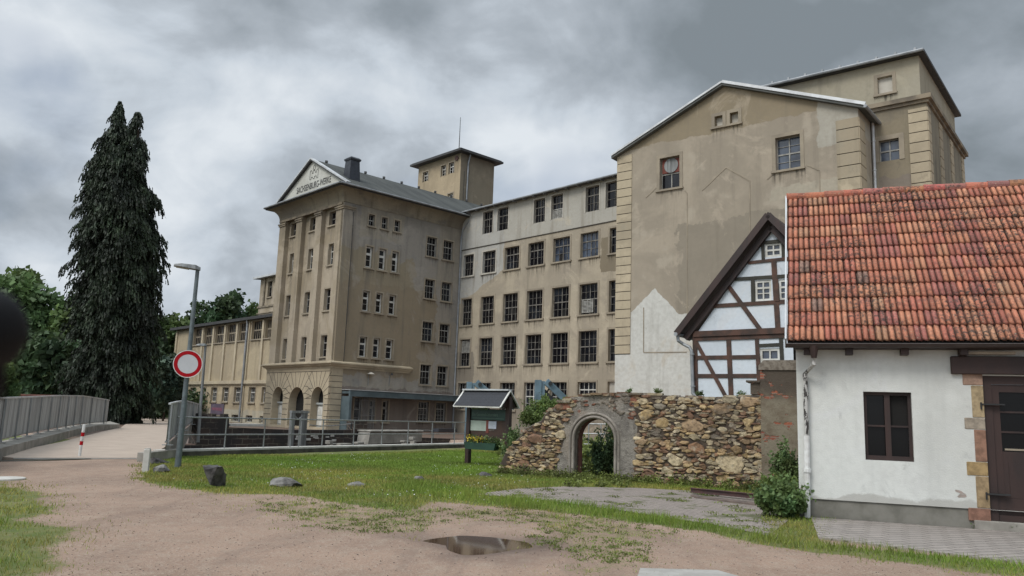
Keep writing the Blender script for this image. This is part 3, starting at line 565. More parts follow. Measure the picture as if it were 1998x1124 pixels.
m = MB(); roof_plane(m, FL, (-30, LE+.1, .45), (.6, LE+.1, .45), (.6, LE+1.2, -9), (-30, LE+1.2, -9), .09); rf = m.build('roof', M['roofing'], lw)
m = MB(); m.tube([FL.w(.2, LE+.02, .55), FL.w(-30, LE+.02, .55)], .085, 8)
for i in range(22): m.fbox(FL, -1.2-i*1.25, -1.14-i*1.25, LE-.12, LE+.0, .0, .5)
m.build('gutter', M['zinc'], rf)
m = MB()
for i in range(14): p = FL.w(-1.-i*2.0, LE+.42, -1.9); m.beam(p, p+np.array([0, 0, .18]), .16, .16, (0, 1, 0))
m.build('snow_guard', M['dark_roof'], rf)
# ================================================================ low hall on the left
FH = FA.off(-3.)
hl = thing('factory_hall', FH.w(28, 0), 'low beige factory hall with slim pilasters and high windows, left of the pediment wing', 'building')
HE = 10.75; HL = 4.34
M['hallwall'] = plaster('hall_plaster', (.37, .30, .195), (.335, .27, .18), (.30, .245, .17), seed=11., streak=.35, regions=[((.42, .385, .30), [(0, -1, -1.35)], .25)])
hw = []
def hrow(cols, **kw):
    rs = [rL(FH, *c) for c in cols]; zt = sum(r[3] for r in rs)/len(rs); zb = sum(r[2] for r in rs)/len(rs)
    for r in rs: hw.append(([r[0], r[1], zb, zt], kw))
hrow([(379, 395, 642.5, 673), (399.6, 415.6, 639.5, 671), (421, 437.7, 636.8, 669), (444, 461.4, 633.6, 667), (467, 483, 631, 665), (492, 512, 627.6, 662.5), (518.5, 531.3, 624.5, 660)], nc=5, groups=(1, 1), frame='trim', mull=False, tw=.12, mt=.07)
hrow([(351.5, 358, 756.2, 782.5), (371, 381, 756.2, 783), (395, 401, 756, 783), (412, 423, 756, 783), (434, 445.4, 756, 783.5), (457, 469, 756, 783.7), (485.7, 497.7, 756, 784), (511, 521, 756, 784)], nc=4, groups=(1, 2), frame='white_frame', mull=False)
hrow([(451, 464, 810.5, 823), (479, 492, 810, 823.2), (506, 516, 810, 823.5)], nc=4, groups=(1, 1), frame='white_frame', mull=False, surround=0)
for r, kw in hw: window(hl, FH, r, **{**dict(surround=.1), **kw})
uH = FH.uz(340, 700)[0]
m = MB(); m.panel(FH, [(10, -.6), (uH, -.6), (uH, HE), (10, HE)], [hole(r) for r, _ in hw], 0, .28)
m.add([FH.w(uH, -.6, 0), FH.w(uH, HE, 0), FH.w(uH, HE, -14), FH.w(uH, -.6, -14)], [(0, 1, 2, 3)], 0, [(0, 0), (0, 10), (14, 10), (14, 0)]); m.build('wall', M['hallwall'], hl)
M['hallpil'] = mk('pale_pilaster_plaster', (.47, .40, .28), (.38, .32, .23), .8, .9)
hc = sorted([(r[0][0], r[0][1]) for r in hw[:7]], reverse=True)
for i in range(len(hc)-1):
    uu = (hc[i][0]+hc[i+1][1])/2; m = MB(); m.fbox(FH, uu-.2, uu+.2, HL, HE-.35, .002, .16); m.build('pilaster', M['hallpil'], hl)
for uu in (uH-.35, hc[0][1]+.35): m = MB(); m.fbox(FH, uu-.2, uu+.2, HL, HE-.35, .002, .16); m.build('pilaster', M['hallpil'], hl)
m = MB(); m.fbox(FH, 10, uH+.15, HL-.35, HL, .002, .22); m.fbox(FH, 10, uH+.1, HL-.5, HL-.35, .002, .08); m.build('ledge', M['hallpil'], hl)
m = MB(); roof_plane(m, FH, (uH+.9, HE+.12, .55), (10, HE+.12, .55), (10, HE+.75, -14), (uH+.9, HE+.75, -14), .3); m.build('roof', M['dark_roof'], hl)
uu = FH.uz(482, 700)[0]; downpipe(hl, [FH.w(uu, HE-.1, .4), FH.w(uu, HE-.6, .28), FH.w(uu, .1, .28)], .11, 'zinc')
u_, z_ = FH.uz(404, 765); m = MB(); m.beam(FH.w(u_, z_, .02), FH.w(u_-1, z_-.15, .25), .06, .06); m.build('wall_lamp', M['steel_d'], hl)
r = FH.rect(413, 787.5, 436.5, 810); ban = MB(); ban.fbox(FH, r[0], r[1], r[2], r[3], .03, .07); bo = ban.build('banner', mk('faded_mauve_banner', (.13, .105, .14), (.09, .07, .10), 1.5, .6), None); tag(bo, 'faded mauve banner hung low on the wall of the beige hall', 'banner')
m = MB(); zc = r[3]-.55; wB = r[1]-r[0]
for i in range(9): u2 = r[1]-.35-i*(wB-.7)/9; m.fbox(FH, u2-(wB-.7)/12, u2, zc-.14-.01*i, zc+.14, .072, .08)
m.build('banner_print', mk('mauve_print', (.24, .09, .13), None, 2, .6, bump=0), bo)
# block behind the hall
FU = FA.off(-8.); bb = thing('factory_block', FU.w(28, 0), 'narrow upper storey with one slit window rising behind the low hall roof', 'building')
wr = rL(FU, 523, 531, 550, 579.5); window(bb, FU, wr, 2, (1, 2), surround=.12)
m = MB(); m.panel(FU, [(14, -.3), (30.6, -.3), (30.6, 16.6), (14, 16.6)], [hole(wr)], 0, .28); m.add([FU.w(30.6, -.3, 0), FU.w(30.6, 16.6, 0), FU.w(30.6, 16.6, -9), FU.w(30.6, -.3, -9)], [(0, 1, 2, 3)], 0, [(0, 0), (0, 10), (14, 10), (14, 0)]); m.build('wall', M['headwall'], bb)
m = MB(); m.fbox(FU, 14, 30.8, 13.1, 13.3, .002, .12); m.fbox(FU, 14, 30.9, 12.4, 12.5, .002, .1); m.fbox(FU, 29.2, 29.55, 13.3, 16.5, .002, .15); m.build('string_course', M['trim_d'], bb)
m = MB(); roof_plane(m, FU, (31.3, 16.75, .7), (14, 16.75, .7), (14, 17.4, -9), (31.3, 17.4, -9), .22); m.build('roof', M['zinc_l'], bb)
# ================================================================ stair tower over the roofs
tv = CAM + ray(900, 300)*88/(ray(900, 300) @ Fv); tv[2] = 0; FT = Fr(tv, AZA); FT2 = Fr(tv, AZA+90)
st = thing('stair_tower', FT.w(3, ZB), 'square ochre stair tower with a flat dark roof behind the grey roofs', 'tower')
TZ = 30.35; TW1 = FT.uz(817, 328)[0]; TW2 = FT2.uz(964.5, 320)[0]
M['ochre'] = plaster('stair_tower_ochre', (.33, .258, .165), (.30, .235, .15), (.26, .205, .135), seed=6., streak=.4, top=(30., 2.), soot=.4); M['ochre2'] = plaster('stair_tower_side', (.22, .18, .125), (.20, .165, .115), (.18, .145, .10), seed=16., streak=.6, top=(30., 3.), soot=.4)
tw_ = [rL(FT, 825.2, 835.4, 337, 355.5), rL(FT, 860.7, 870, 324.5, 344.5), rL(FT, 875.7, 886, 319, 339.5), rL(FT, 873.5, 883.7, 379, 391)]
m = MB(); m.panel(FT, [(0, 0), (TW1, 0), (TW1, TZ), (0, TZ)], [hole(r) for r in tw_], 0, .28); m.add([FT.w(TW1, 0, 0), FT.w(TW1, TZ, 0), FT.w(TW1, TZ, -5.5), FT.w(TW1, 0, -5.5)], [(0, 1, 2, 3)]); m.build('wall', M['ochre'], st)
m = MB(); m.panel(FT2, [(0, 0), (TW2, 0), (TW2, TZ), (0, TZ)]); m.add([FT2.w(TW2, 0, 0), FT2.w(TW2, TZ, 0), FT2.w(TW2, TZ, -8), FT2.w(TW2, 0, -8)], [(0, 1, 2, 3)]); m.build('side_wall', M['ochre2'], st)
for r in tw_: window(st, FT, r, 2, (1, 2), 'white_frame', sill=False, surround=.12)
m = MB(); m.fbox(FT, -.75, TW1+.75, TZ, TZ+.22, -TW2-.75, .75); m.fbox(FT, -.6, TW1+.6, TZ+.22, TZ+.34, -TW2-.6, .6); m.build('roof', M['dark_roof'], st)
downpipe(st, [FT2.w(1.1, TZ, .3), FT2.w(1.0, TZ-1, .1), FT2.w(.95, 22, .1)], .09, 'zinc'); downpipe(st, [FT2.w(.55, TZ-2, .05), FT2.w(.5, 22, .05)], .03, 'steel_d', name='cable_conduit')
u_, z_ = FT.uz(890, 297); m = MB(); pb = FT.w(u_, TZ+.2, -.4); m.tube([pb, pb+np.array([.0, 0, 4.3])], .06, 6, r2=.03); m.build('mast', M['steel_d'], st)
u_, z_ = FT.uz(892, 309); m = MB(); m.tube([FT.w(u_, z_, .01), FT.w(u_, z_, .12)], .28, 12); m.build('alarm_bell', M['rust'], st)
# ================================================================ big gabled building
gv = CAM + ray(1203.8, 400)*54/(ray(1203.8, 400) @ Fv); gv[2] = 0; FG = Fr(gv, AZG)
gb = thing('gabled_building', FG.w(-8, 0), 'huge windowless beige gabled building with a white peaked plaster patch low on its left', 'building')
GW = -15.72; GE = 19.5; GR = 22.75; GA = -7.78
wp = [(1228, 612), (1278, 562), (1350, 640)]
M['gable'] = plaster('gable_plaster', (.30, .25, .185), (.265, .222, .165), (.335, .285, .215), seed=2.5, streak=.25, grain=20,
    regions=[((.245, .20, .135), [ln(FG, (1270, 285), (1600, 215), 1)], .35), ((.245, .212, .165), [(0, -1, -14.2), (0, 1, 5), (-1, 0, 4.5)], .8),
             ((.37, .345, .29), [(-1, 0, -FG.uz(1594, 240)[0]), (0, 1, FG.uz(1620, 285)[1])], .45),
             ((.36, .32, .25), [(-1, 0, -FG.uz(1500, 370)[0]), (0, -1, -FG.uz(1500, 368)[1]), (0, 1, FG.uz(1500, 395)[1])], .5),
             ((.52, .51, .47), [ln(FG, wp[0], wp[1], -1), ln(FG, wp[1], wp[2], -1)], .28), ((.52, .51, .47), [ln(FG, (1200, 672), (1228, 614), -1), (0, -1, -FG.uz(1228, 618)[1])], .25)])
gw_ = [(rL(FG, 1287.4, 1326, 310, 370.6), dict(nc=2, groups=(1, 1), frame='grey_frame')), (rL(FG, 1513.4, 1561.6, 270, 333.5), dict(nc=2, groups=(2, 2), frame='grey_frame', glass='glass_blue')),
       (rL(FG, 1394.6, 1410, 228, 248), dict(blocked='white_trim', sill=True)), (rL(FG, 1424.4, 1440.5, 221, 242), dict(blocked='white_trim', sill=True))]
for r, kw in gw_: wo = window(gb, FG, r, surround=.22, rec=.3, **kw)
r = gw_[0][0]; m = MB(); m.fbox(FG, r[0]+.06, r[1]-.06, (r[2]+r[3])/2+.06, r[3]-.06, -.28, -.24); b1 = m.build('red_board', M['redpaint'], gb)
m = MB(); uc_, zc_ = (r[0]+r[1])/2, (r[2]+r[3])/2+.55; m.tube([FG.w(uc_, zc_, -.24), FG.w(uc_, zc_, -.2)], .5, 20); m.tube([FG.w(uc_, zc_-.45, -.19), FG.w(uc_, zc_+.45, -.19)], .02, 6); m.build('round_fan_cover', M['galv_d'], b1)
out = [(.0, -.3), (.0, GE), (GA, GR), (GW, GE+.1), (GW, -.3)]
m = MB(); m.panel(FG, out, [hole(r) for r, _ in gw_], 0, .35)
FGs = Fr(FG.w(0, 0), AZG+90)
m.add([FG.w(0, -.3, 0), FG.w(0, GE, 0), FG.w(0, GE, -22), FG.w(0, -.3, -22)], [(0, 1, 2, 3)], 0, [(0, 0), (0, 19), (22, 19), (22, 0)]); m.add([FG.w(GW, -.3, 0), FG.w(GW, GE+.1, 0), FG.w(GW, GE+.1, -2.72), FG.w(GW, -.3, -2.72)], [(0, 1, 2, 3)], 0, [(-16, 0), (-16, 19), (-19, 19), (-19, 0)])
m.build('wall', M['gable'], gb)
cz = .593; quoins(gb, FG, -1.15, 0, 5.86, GE-.02, cz, phase=.0)
quoins(gb, FG, GW, -14.5, 6, GE-.5, .73, d=.05); FR = Fr(FG.w(GW, 0), AZG+90); quoins(gb, FR, .0, 1.2, 6, GE-.5, .73, d=.05)
m = MB()
for pts in ([(1370, 372), (1417, 327), (1463, 353), (1463, 640)], [(1260, 386), (1282, 365)], [(1336, 372), (1341, 378), (1341, 640)], [(1497, 350), (1512, 337)], [(1575, 322), (1599, 333), (1600, 385)], [(1256, 600), (1256, 687.8)], [(1256, 687.8), (1340, 687)], [(1226, 690), (1226, 612)]):
    for p, q in zip(pts[:-1], pts[1:]): a, b = FG.uz(*p), FG.uz(*q); m.beam(FG.w(*a, .01), FG.w(*b, .01), .06, .03, FG.n)
m.build('raised_plaster_line', M['trim'], gb)
m = MB(); roof_plane(m, FG, (.3, GE+.0, .35), (.3, GE+.0, -22), (GA, GR+.14, -22), (GA, GR+.14, .35), .16); roof_plane(m, FG, (GW-.45, GE-.02, -22), (GW-.45, GE-.02, .35), (GA, GR+.14, .35), (GA, GR+.14, -22), .16); rf = m.build('roof', M['roofing'], gb)
m = MB(); m.beam(FG.w(.3, GE+.06, .38), FG.w(GA, GR+.2, .38), .07, .12); m.beam(FG.w(GA, GR+.2, .38), FG.w(GW-.5, GE+.06, .38), .08, .18); m.build('verge_flashing', M['zinc_l'], rf)
m = MB(); m.tube([FG.w(GW-.5, GE-.1, .45), FG.w(GW-.5, GE-.1, -6)], .1, 8); m.build('gutter', M['zinc'], rf)
# ================================================================ tall square block on the right
FTw = Fr(FR.w(2.69, 0), AZG); TU = -3.03
tb = thing('tower_block', FTw.w(-2, 0), 'tall square beige block with a flat roof rising behind the red tiled roof', 'building')
TC = 20.4; TT = 23.2
M['towlow'] = plaster('tower_lower_plaster', (.20, .165, .11), (.23, .19, .13), (.17, .145, .105), seed=8., streak=.4, top=(20.5, 1.5), soot=.4, regions=[((.225, .19, .155), [(0, -1, -16.2)], .8), ((.255, .225, .17), [(1, 0, -.35)], .05)])
M['towup'] = plaster('tower_upper_plaster', (.285, .25, .18), (.31, .275, .205), (.25, .22, .155), seed=3.3, streak=.3)
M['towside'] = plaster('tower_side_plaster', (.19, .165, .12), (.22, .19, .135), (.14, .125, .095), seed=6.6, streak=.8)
FS2 = Fr(FTw.w(TU, 0), AZG+90); SL = 11.9
w1 = rL(FTw, 1715.5, 1754.7, 275.5, 316.5); w2 = rL(FTw, 1712.6, 1741.4, 152.5, 184.6, -.35)
window(tb, FTw, w1, 2, (1, 1), 'grey_frame', glass='glass_blue', surround=.28, sill=False)
m = MB(); m.panel(FTw, [(.2, 0), (.2, TC), (TU, TC), (TU, 0)], [hole(w1)], 0, .3); m.build('wall', M['towlow'], tb)
m = MB(); m.panel(FS2, [(0, 0), (0, TC), (SL, TC), (SL, 0)]); m.add([FS2.w(SL, 0), FS2.w(SL, TC), FS2.w(SL, TC, -8), FS2.w(SL, 0, -8)], [(0, 1, 2, 3)]); m.build('side_wall', M['towside'], tb)
quoins(tb, FTw, TU, TU+.98, 10, TC-.55, .60); quoins(tb, FS2, 0, .75, 10, TC-.55, .60)
for uu in (3.3, 6.8, 10.9): quoins(tb, FS2, uu, uu+.95, 10, TC-.4, .60)
FT3 = FTw.off(-.35); FS3 = FS2.off(-.35)
window(tb, FT3, w2, blocked='white_trim', surround=.2)
m = MB(); m.panel(FT3, [(9, TC-1), (9, TT), (TU+.35, TT), (TU+.35, TC-1)], [hole(w2)], 0, .3); m.panel(FS3, [(.35, TC-1), (.35, TT), (SL-.3, TT), (SL-.3, TC-1)], (), 0); m.add([FS3.w(SL-.3, TC-1), FS3.w(SL-.3, TT), FS3.w(SL-.3, TT, -12), FS3.w(SL-.3, TC-1, -12)], [(0, 1, 2, 3)]); m.build('upper_wall', M['towup'], tb)
m = MB(); m.fbox(FTw, TU-.28, .5, TC-.1, TC+.16, -.5, .28); m.fbox(FTw, TU-.12, .5, TC-.28, TC-.1, -.5, .12); m.fbox(FS2, .5, SL+.28, TC-.1, TC+.16, -.5, .28); m.fbox(FS2, .5, SL+.12, TC-.28, TC-.1, -.5, .12); m.build('cornice', M['trim_d'], tb)
m = MB(); m.fbox(FTw, TU-.02, 6.9, TT, TT+.16, -SL-.05, .02); m.fbox(FTw, TU+.05, 6.8, TT+.16, TT+.22, -SL, -.05); rf = m.build('roof', M['dark_roof'], tb)
m = MB(); m.tube([FTw.w(TU-.0, TT+.1, .12), FTw.w(6.9, TT+.1, .12)], .1, 8)
for i in range(9): m.fbox(FTw, TU+.4+i*1.05, TU+.52+i*1.05, TT+.2, TT+.36, -.1, .05)
m.build('gutter', M['zinc'], rf)
q = [FTw.uz(1676, 214, .35), FTw.uz(1684, 222, .3), FTw.uz(1701, 228, .2), FTw.uz(1703, 245, .12), FTw.uz(1708, 370, .12)]
dd = [.35, .3, .2, .12, .12]; downpipe(tb, [FTw.w(a[0], a[1], d_) for a, d_ in zip(q, dd)]+[FTw.w(q[-1][0], 0, .12)], .085, 'zinc_l', [FTw.w(q[3][0]+(q[4][0]-q[3][0])*t_, q[3][1]+(q[4][1]-q[3][1])*t_, .12) for t_ in (.25, .7)])
# ================================================================ half-timbered house
hv = CAM + ray(1357, 700)*32/(ray(1357, 700) @ Fv); hv[2] = 0; F_H = Fr(hv, AZH)
ht = thing('half_timbered_house', F_H.w(-3, 0), 'half-timbered gable house with white panels and brown beams behind the rubble wall', 'house')
def hz(x, y): return F_H.uz(x, y)
HAp = hz(1505.5, 424); HL_ = hz(1328, 650); uA_, zA_ = HAp; zeave = hz(1357, 652)[1]
halfw = HL_[0]-uA_; slope = (zA_-HL_[1])/halfw
wnds = [(rL(F_H, 1492.5, 1525, 476, 502.5), (2, (1, 1))), (rL(F_H, 1473, 1505, 548, 588), (2, (1, 2))), (rL(F_H, 1519.5, 1550, 546, 586), (2, (1, 2))), (rL(F_H, 1483, 1521.5, 680.5, 740), (2, (1, 2)))]
WU1 = -7.1
m = MB(); m.panel(F_H, [(0, -.3), (0, zeave-.05), (uA_, zA_-.35), (2*uA_, zeave-.05), (2*uA_, -.3)], [hole(r) for r, _ in wnds], 0, .12)
m.add([F_H.w(0, -.3), F_H.w(0, zeave), F_H.w(0, zeave, -9), F_H.w(0, -.3, -9)], [(0, 1, 2, 3)]); m.add([F_H.w(2*uA_, -.3), F_H.w(2*uA_, zeave), F_H.w(2*uA_, zeave, -9), F_H.w(2*uA_, -.3, -9)], [(0, 1, 2, 3)])
m.build('infill_wall', M['panel_white'], ht)
for r, (nc, g) in wnds: window(ht, F_H, r, nc, g, 'white_frame', rec=.03, surround=.0, fw=.085, tw=.07, mt=.035, sill=False, glass='glass_blue')
def beam(p, q, w, mat='wood_t', d=.04, name='timber_beam'):
    a, b = hz(*p), hz(*q); m = MB(); m.beam(F_H.w(*a, .0), F_H.w(*b, .0), w, d*2+random.uniform(-.006, .006), F_H.n); m.build(name, M[mat], ht)
pw = .0208    # metres per picture pixel on this wall
beam((1356, 652), (1358.5, 775), 9*pw, d=.05); beam((1422, 662), (1427, 773), 9.2*pw); beam((1477, 660), (1483, 775), 7.5*pw); beam((1524, 660), (1530, 775), 7*pw, 'wood_g')
beam((1354, 652.5), (1535, 645), 11*pw, d=.11); beam((1354, 662), (1535, 655.5), 7.5*pw, d=.05)
beam((1357, 698), (1477, 696.5), 7.5*pw); beam((1359, 733.6), (1477, 733.4), 7.5*pw); beam((1480, 674.5), (1528, 672), 6*pw, 'wood_g')
beam((1390, 597.5), (1535, 588.5), 7.5*pw); beam((1434, 545), (1540, 538.5), 6.5*pw, 'wood_g'); beam((1460, 513), (1540, 504.5), 6*pw); beam((1484, 474.5), (1540, 468), 6.5*pw, 'wood_g')
beam((1510, 508), (1518.5, 645), 9.5*pw); beam((1469, 545), (1470, 590), 7*pw, 'wood_g'); beam((1488.5, 474), (1489.5, 506), 6*pw, 'wood_g'); beam((1528, 470), (1529, 504), 6*pw, 'wood_g')
beam((1420, 556), (1485, 645), 8*pw, d=.052); beam((1359, 668), (1417, 775), 7*pw, d=.05)
beam((1514.5, 545), (1517, 588), 8*pw, 'wood_t', d=.07)
m = MB(); zr = zA_+.12; ex = 2*uA_-HL_[0]
roof_plane(m, F_H, (HL_[0], HL_[1]+.05, .45), (HL_[0], HL_[1]+.05, -9.3), (uA_, zr, -9.3), (uA_, zr, .45), .12); roof_plane(m, F_H, (ex, HL_[1]+.05, -9.3), (ex, HL_[1]+.05, .45), (uA_, zr, .45), (uA_, zr, -9.3), .12); rf = m.build('roof', M['wood'], ht)
m = MB(); m.beam(F_H.w(HL_[0], HL_[1]-.07, .45), F_H.w(uA_, zr-.12, .45), .06, .25); m.beam(F_H.w(uA_, zr-.12, .45), F_H.w(ex, HL_[1]-.07, .45), .06, .25); m.build('barge_board', M['wood'], rf)
m = MB(); m.beam(F_H.w(HL_[0]-.25, HL_[1]-.25, .0), F_H.w(uA_, zr-.55, .0), .36, .22); m.beam(F_H.w(uA_, zr-.55, .0), F_H.w(ex+.25, HL_[1]-.25, .0), .36, .22); m.build('rafter', M['wood'], rf)
hp = [hz(1328, 654.5), hz(1329, 666), hz(1336, 672), hz(1348, 678), hz(1352.5, 686), hz(1355, 768), hz(1363, 776)]
m = MB(); m.tube([F_H.w(hp[0][0], hp[0][1], .5), F_H.w(hp[0][0], hp[0][1], -9)], .08, 10); m.build('gutter', M['zinc'], rf); downpipe(ht, [F_H.w(a, b, .3 if i < 2 else .16) for i, (a, b) in enumerate(hp)], .07, 'zinc', [F_H.w(*hz(1353.5, 692), .16), F_H.w(*hz(1355, 754), .16)])
# ================================================================ barn with the red tiled roof
BP = gp(1597, 1013); FBn = Fr(BP, AZB)
bn = thing('white_barn', FBn.w(-2, 0), 'white plastered outbuilding with a red tiled roof and dark brown door', 'house')
BU0 = .31; BE = -9.; PZ = .345
wb = FBn.rect(1684.2, 764, 1783.7, 901.6); wb[1] = FBn.uz(1686.5, 830)[0]; wb[0] = FBn.uz(1781, 830)[0]
dl = FBn.uz(1925, 870)[0]; dz0, dz1 = .17, 2.55; dr = dl-1.45
m = MB(); m.panel(FBn, [(BU0, PZ), (BU0, 3.02), (BE, 3.02), (BE, PZ)], [hole(wb), [(dr, PZ+.001), (dl, PZ+.001), (dl, dz1), (dr, dz1)]], 0, .16)
m.add([FBn.w(BU0, 0), FBn.w(BU0, 3.02), FBn.w(BU0, 3.02, -6), FBn.w(BU0, 0, -6)], [(0, 1, 2, 3)], 0, [(0, 0), (0, 3), (6, 3), (6, 0)]); m.add([FBn.w(BU0, 3.02, 0), FBn.w(BU0, 6.4, -2.9), FBn.w(BU0, 3.02, -5.8)], [(0, 1, 2)])
wl_ = m.build('wall', M['white_wall'], bn)
m = MB(); m.fbox(FBn, dl+.18, BU0, -.2, PZ-.002, -.4, -.03); m.fbox(FBn, BE, dr, -.2, PZ-.002, -.4, -.03); m.build('plinth', mk('barn_plinth_cement', (.19, .18, .155), (.12, .115, .095), 2.2, .95, bs=20), bn)
M['glass_dark'] = mk('dim_window_glass', (.004, .004, .004), None, 1, .25, bump=0, spec=.25)
window(bn, FBn, wb, 2, (1, 1), 'wood', glass='glass_dark', rec=.10, sill=False, surround=0, fw=.055, tw=.03, mt=.03, trim=None)
m = MB(); m.fbox(FBn, (wb[0]+wb[1])/2-.045, (wb[0]+wb[1])/2+.045, wb[2]+.055, wb[3]-.055, -.12, -.085); m.fbox(FBn, wb[0], wb[1], wb[2], wb[2]+.08, -.13, -.07); m.build('window_post', M['wood'], bn)
# chipped plaster near the plinth
m = MB(); cu_, cz_ = FBn.uz(1873, 964); rr = random.Random(3)
def blob(cu_, cz_, a, b, rot, n=14):
    return [(cu_+math.cos(rot)*a*math.cos(t_)*k-math.sin(rot)*b*math.sin(t_)*k, cz_+math.sin(rot)*a*math.cos(t_)*k+math.cos(rot)*b*math.sin(t_)*k) for t_, k in ((2*math.pi*i/n, rr.uniform(.7, 1.2)) for i in range(n))]
m.panel(FBn, blob(cu_+.0, cz_+.035, .085, .022, .35), (), .003); m.panel(FBn, blob(cu_-.03, cz_-.03, .075, .03, -.1), (), .003); m.panel(FBn, blob(FBn.uz(1564, 953)[0]-.0, FBn.uz(1564, 953)[1], .022, .018, 0), (), .003)
m.build('chipped_plaster', mk('exposed_render', (.33, .27, .235), (.26, .22, .19), 12, .95), bn)
# quoin stones at the door
qs = [((1878, 726, 1917.5, 752), (.36, .235, .17)), ((1896, 752, 1920, 815), (.38, .29, .17)), ((1882, 815, 1921, 838), (.34, .285, .22)), ((1902, 838, 1923.5, 901), (.27, .15, .10)), ((1886.5, 901, 1927, 928.5), (.34, .235, .11)), ((1905, 928.5, 1930, 991), (.33, .235, .13)), ((1890, 991, 1932, 1017), (.25, .13, .09))]
for (x0, y0, x1, y1), c in qs:
    a = FBn.uz(x0, (y0+y1)/2); z1_ = FBn.uz(1905, y0)[1]; z0_ = FBn.uz(1905, y1)[1]; m = MB(); m.fbox(FBn, dl+.0, a[0], z0_+.004, z1_-.004, -.2, .012)
    m.build('quoin_stone', mk('sandstone_block', c, tuple(v*.62 for v in c), 9, .95, bs=40, bump=.5), bn, bevel=.008)
a = FBn.uz(1853, 690); m = MB(); m.fbox(FBn, BE, a[0], dz1+.02, 2.87, -.2, .09); m.build('lintel', M['wood'], bn, bevel=.01)
a = FBn.uz(1885, 690, .12); b = FBn.uz(1981, 690, .12); m = MB(); m.fbox(FBn, b[0], a[0], FBn.uz(1930, 691.5, .12)[1], FBn.uz(1930, 686.3, .12)[1], .09, .14); m.build('strip_lamp', mk('yellowed_lamp_cover', (.34, .27, .19), None, 4, .4, bump=0), bn)
# door
dr0 = thing('door', FBn.w(dl-.7, dz0), None, None); dr0.parent = bn; dr0.matrix_parent_inverse = bn.matrix_world.inverted()
m = MB(); fw = .13; gl0, gl1 = 1.30, 2.28
m.fbox(FBn, dl-fw, dl-.002, dz0, dz1, -.12, -.05); m.fbox(FBn, dr, dr+fw, dz0, dz1, -.12, -.05); m.fbox(FBn, dr+fw, dl-fw, dz1-.14, dz1, -.12, -.05)
m.fbox(FBn, dl-.24, dl-fw-.004, dz0+.05, dz1-.144, -.13, -.075); m.fbox(FBn, dr+fw, dl-.24, gl1, dz1-.144, -.13, -.08); m.fbox(FBn, dr+fw, dl-.24, dz0+.05, gl0, -.13, -.085)
for u_ in (dl-.66, dl-1.05): m.fbox(FBn, u_-.02, u_+.02, gl0, gl1, -.125, -.08)
for z_ in (1.62, 1.95): m.fbox(FBn, dr+fw, dl-.24, z_-.015, z_+.015, -.122, -.083)
m.fbox(FBn, dr+.3, dl-.32, .55, 1.12, -.085, -.078); m.fbox(FBn, dr+fw, dl-fw-.004, dz0, dz0+.1, -.085, -.04)
m.build('door_leaf', M['wood'], dr0); m = MB(); m.quad(FBn.w(dr+fw, gl0, -.11), FBn.w(dl-.24, gl0, -.11), FBn.w(dl-.24, gl1, -.11), FBn.w(dr+fw, gl1, -.11)); m.build('pane', M['glass_dark'], dr0)
m = MB(); m.fbox(FBn, dl-1.3, dl-.28, gl0+.02, gl0+.05, -.105, -.09); m.build('bottom_bead', M['trim'], dr0)
for z_ in (2.07, .60): m = MB(); m.fbox(FBn, dl-.30, dl+.06, z_-.012, z_+.012, -.05, .03); m.tube([FBn.w(dl+.05, z_-.09, .035), FBn.w(dl+.05, z_+.03, .035)], .014, 8); m.build('hinge', M['black'], dr0)
m = MB(); m.fbox(FBn, BE, dl+.25, -.05, dz0-.002, -.3, .06); m.build('threshold', M['concrete'], bn, bevel=.01)
# rafter feet, fascia, gutter
m = MB(); m.fbox(FBn, BE, BU0+.02, 2.98, 3.05, -.1, .30); m.build('soffit', M['wood'], bn)
for x in (1575, 1657, 1765, 1880): u_ = FBn.uz(x, 686, .2)[0]; m = MB(); m.fbox(FBn, u_-.06, u_+.06, 2.88, 2.98, -.05, .28); m.build('rafter_foot', M['wood'], bn)
ge = FBn.uz(1537, 682, .36); m = MB()
prof = [(.075*math.cos(t_), .06*math.sin(t_)) for t_ in np.linspace(math.pi, 2*math.pi, 9)]
R1 = [FBn.w(ge[0]+.04, 3.04+b_, .38+a_) for a_, b_ in prof]; R2 = [FBn.w(BE, 3.04+b_, .38+a_) for a_, b_ in prof]
m.add(R1+R2, [(i, i+1, 10+i-0, 9+i) for i in range(8)]); m.add(R1, [tuple(range(9))]); m.tube([FBn.w(ge[0]+.04, 3.045, .46), FBn.w(BE, 3.045, .46)], .011, 6); m.build('gutter', mk('brown_gutter', (.035, .022, .018), (.05, .035, .03), 3, .5), bn)
t = NT('peeling_downpipe'); sx = t.N.new('ShaderNodeSeparateXYZ'); t.L.new(t.coord('Object'), sx.inputs[0]); pn = t.noise(9, 5, .7, scale=(1, 1, .35))
wh_ = t.mix(t.rng(pn, .5, .53), (.42, .41, .385), (.035, .03, .027)); hi = t.rng(t.math('ADD', sx.outputs[2], t.math('MULTIPLY', pn, .1)), .0, .03); M['peel'] = t.fin(wh_, .6)
dp = [FBn.uz(1588, 690, .38), FBn.uz(1589, 712, .30), FBn.uz(1577, 727, .12), FBn.uz(1571, 735, .08)]; uD = FBn.uz(1571, 735, .08)[0]; z8 = FBn.uz(1571, 850, .08)[1]
m = MB(); m.tube([FBn.w(dp[0][0], 3.02, .38), FBn.w(dp[0][0], 2.80, .38)], .085, 10, r2=.045); m.build('funnel', M['wood'], bn)
downpipe(bn, [FBn.w(dp[0][0], 2.86, .37), FBn.w(dp[1][0], dp[1][1]+.02, .34), FBn.w(uD, dp[2][1]-.02, .09), FBn.w(uD, z8, .08)], .042, 'peel', [FBn.w(uD, FBn.uz(1571, 770, .08)[1], .08)], 'downpipe')
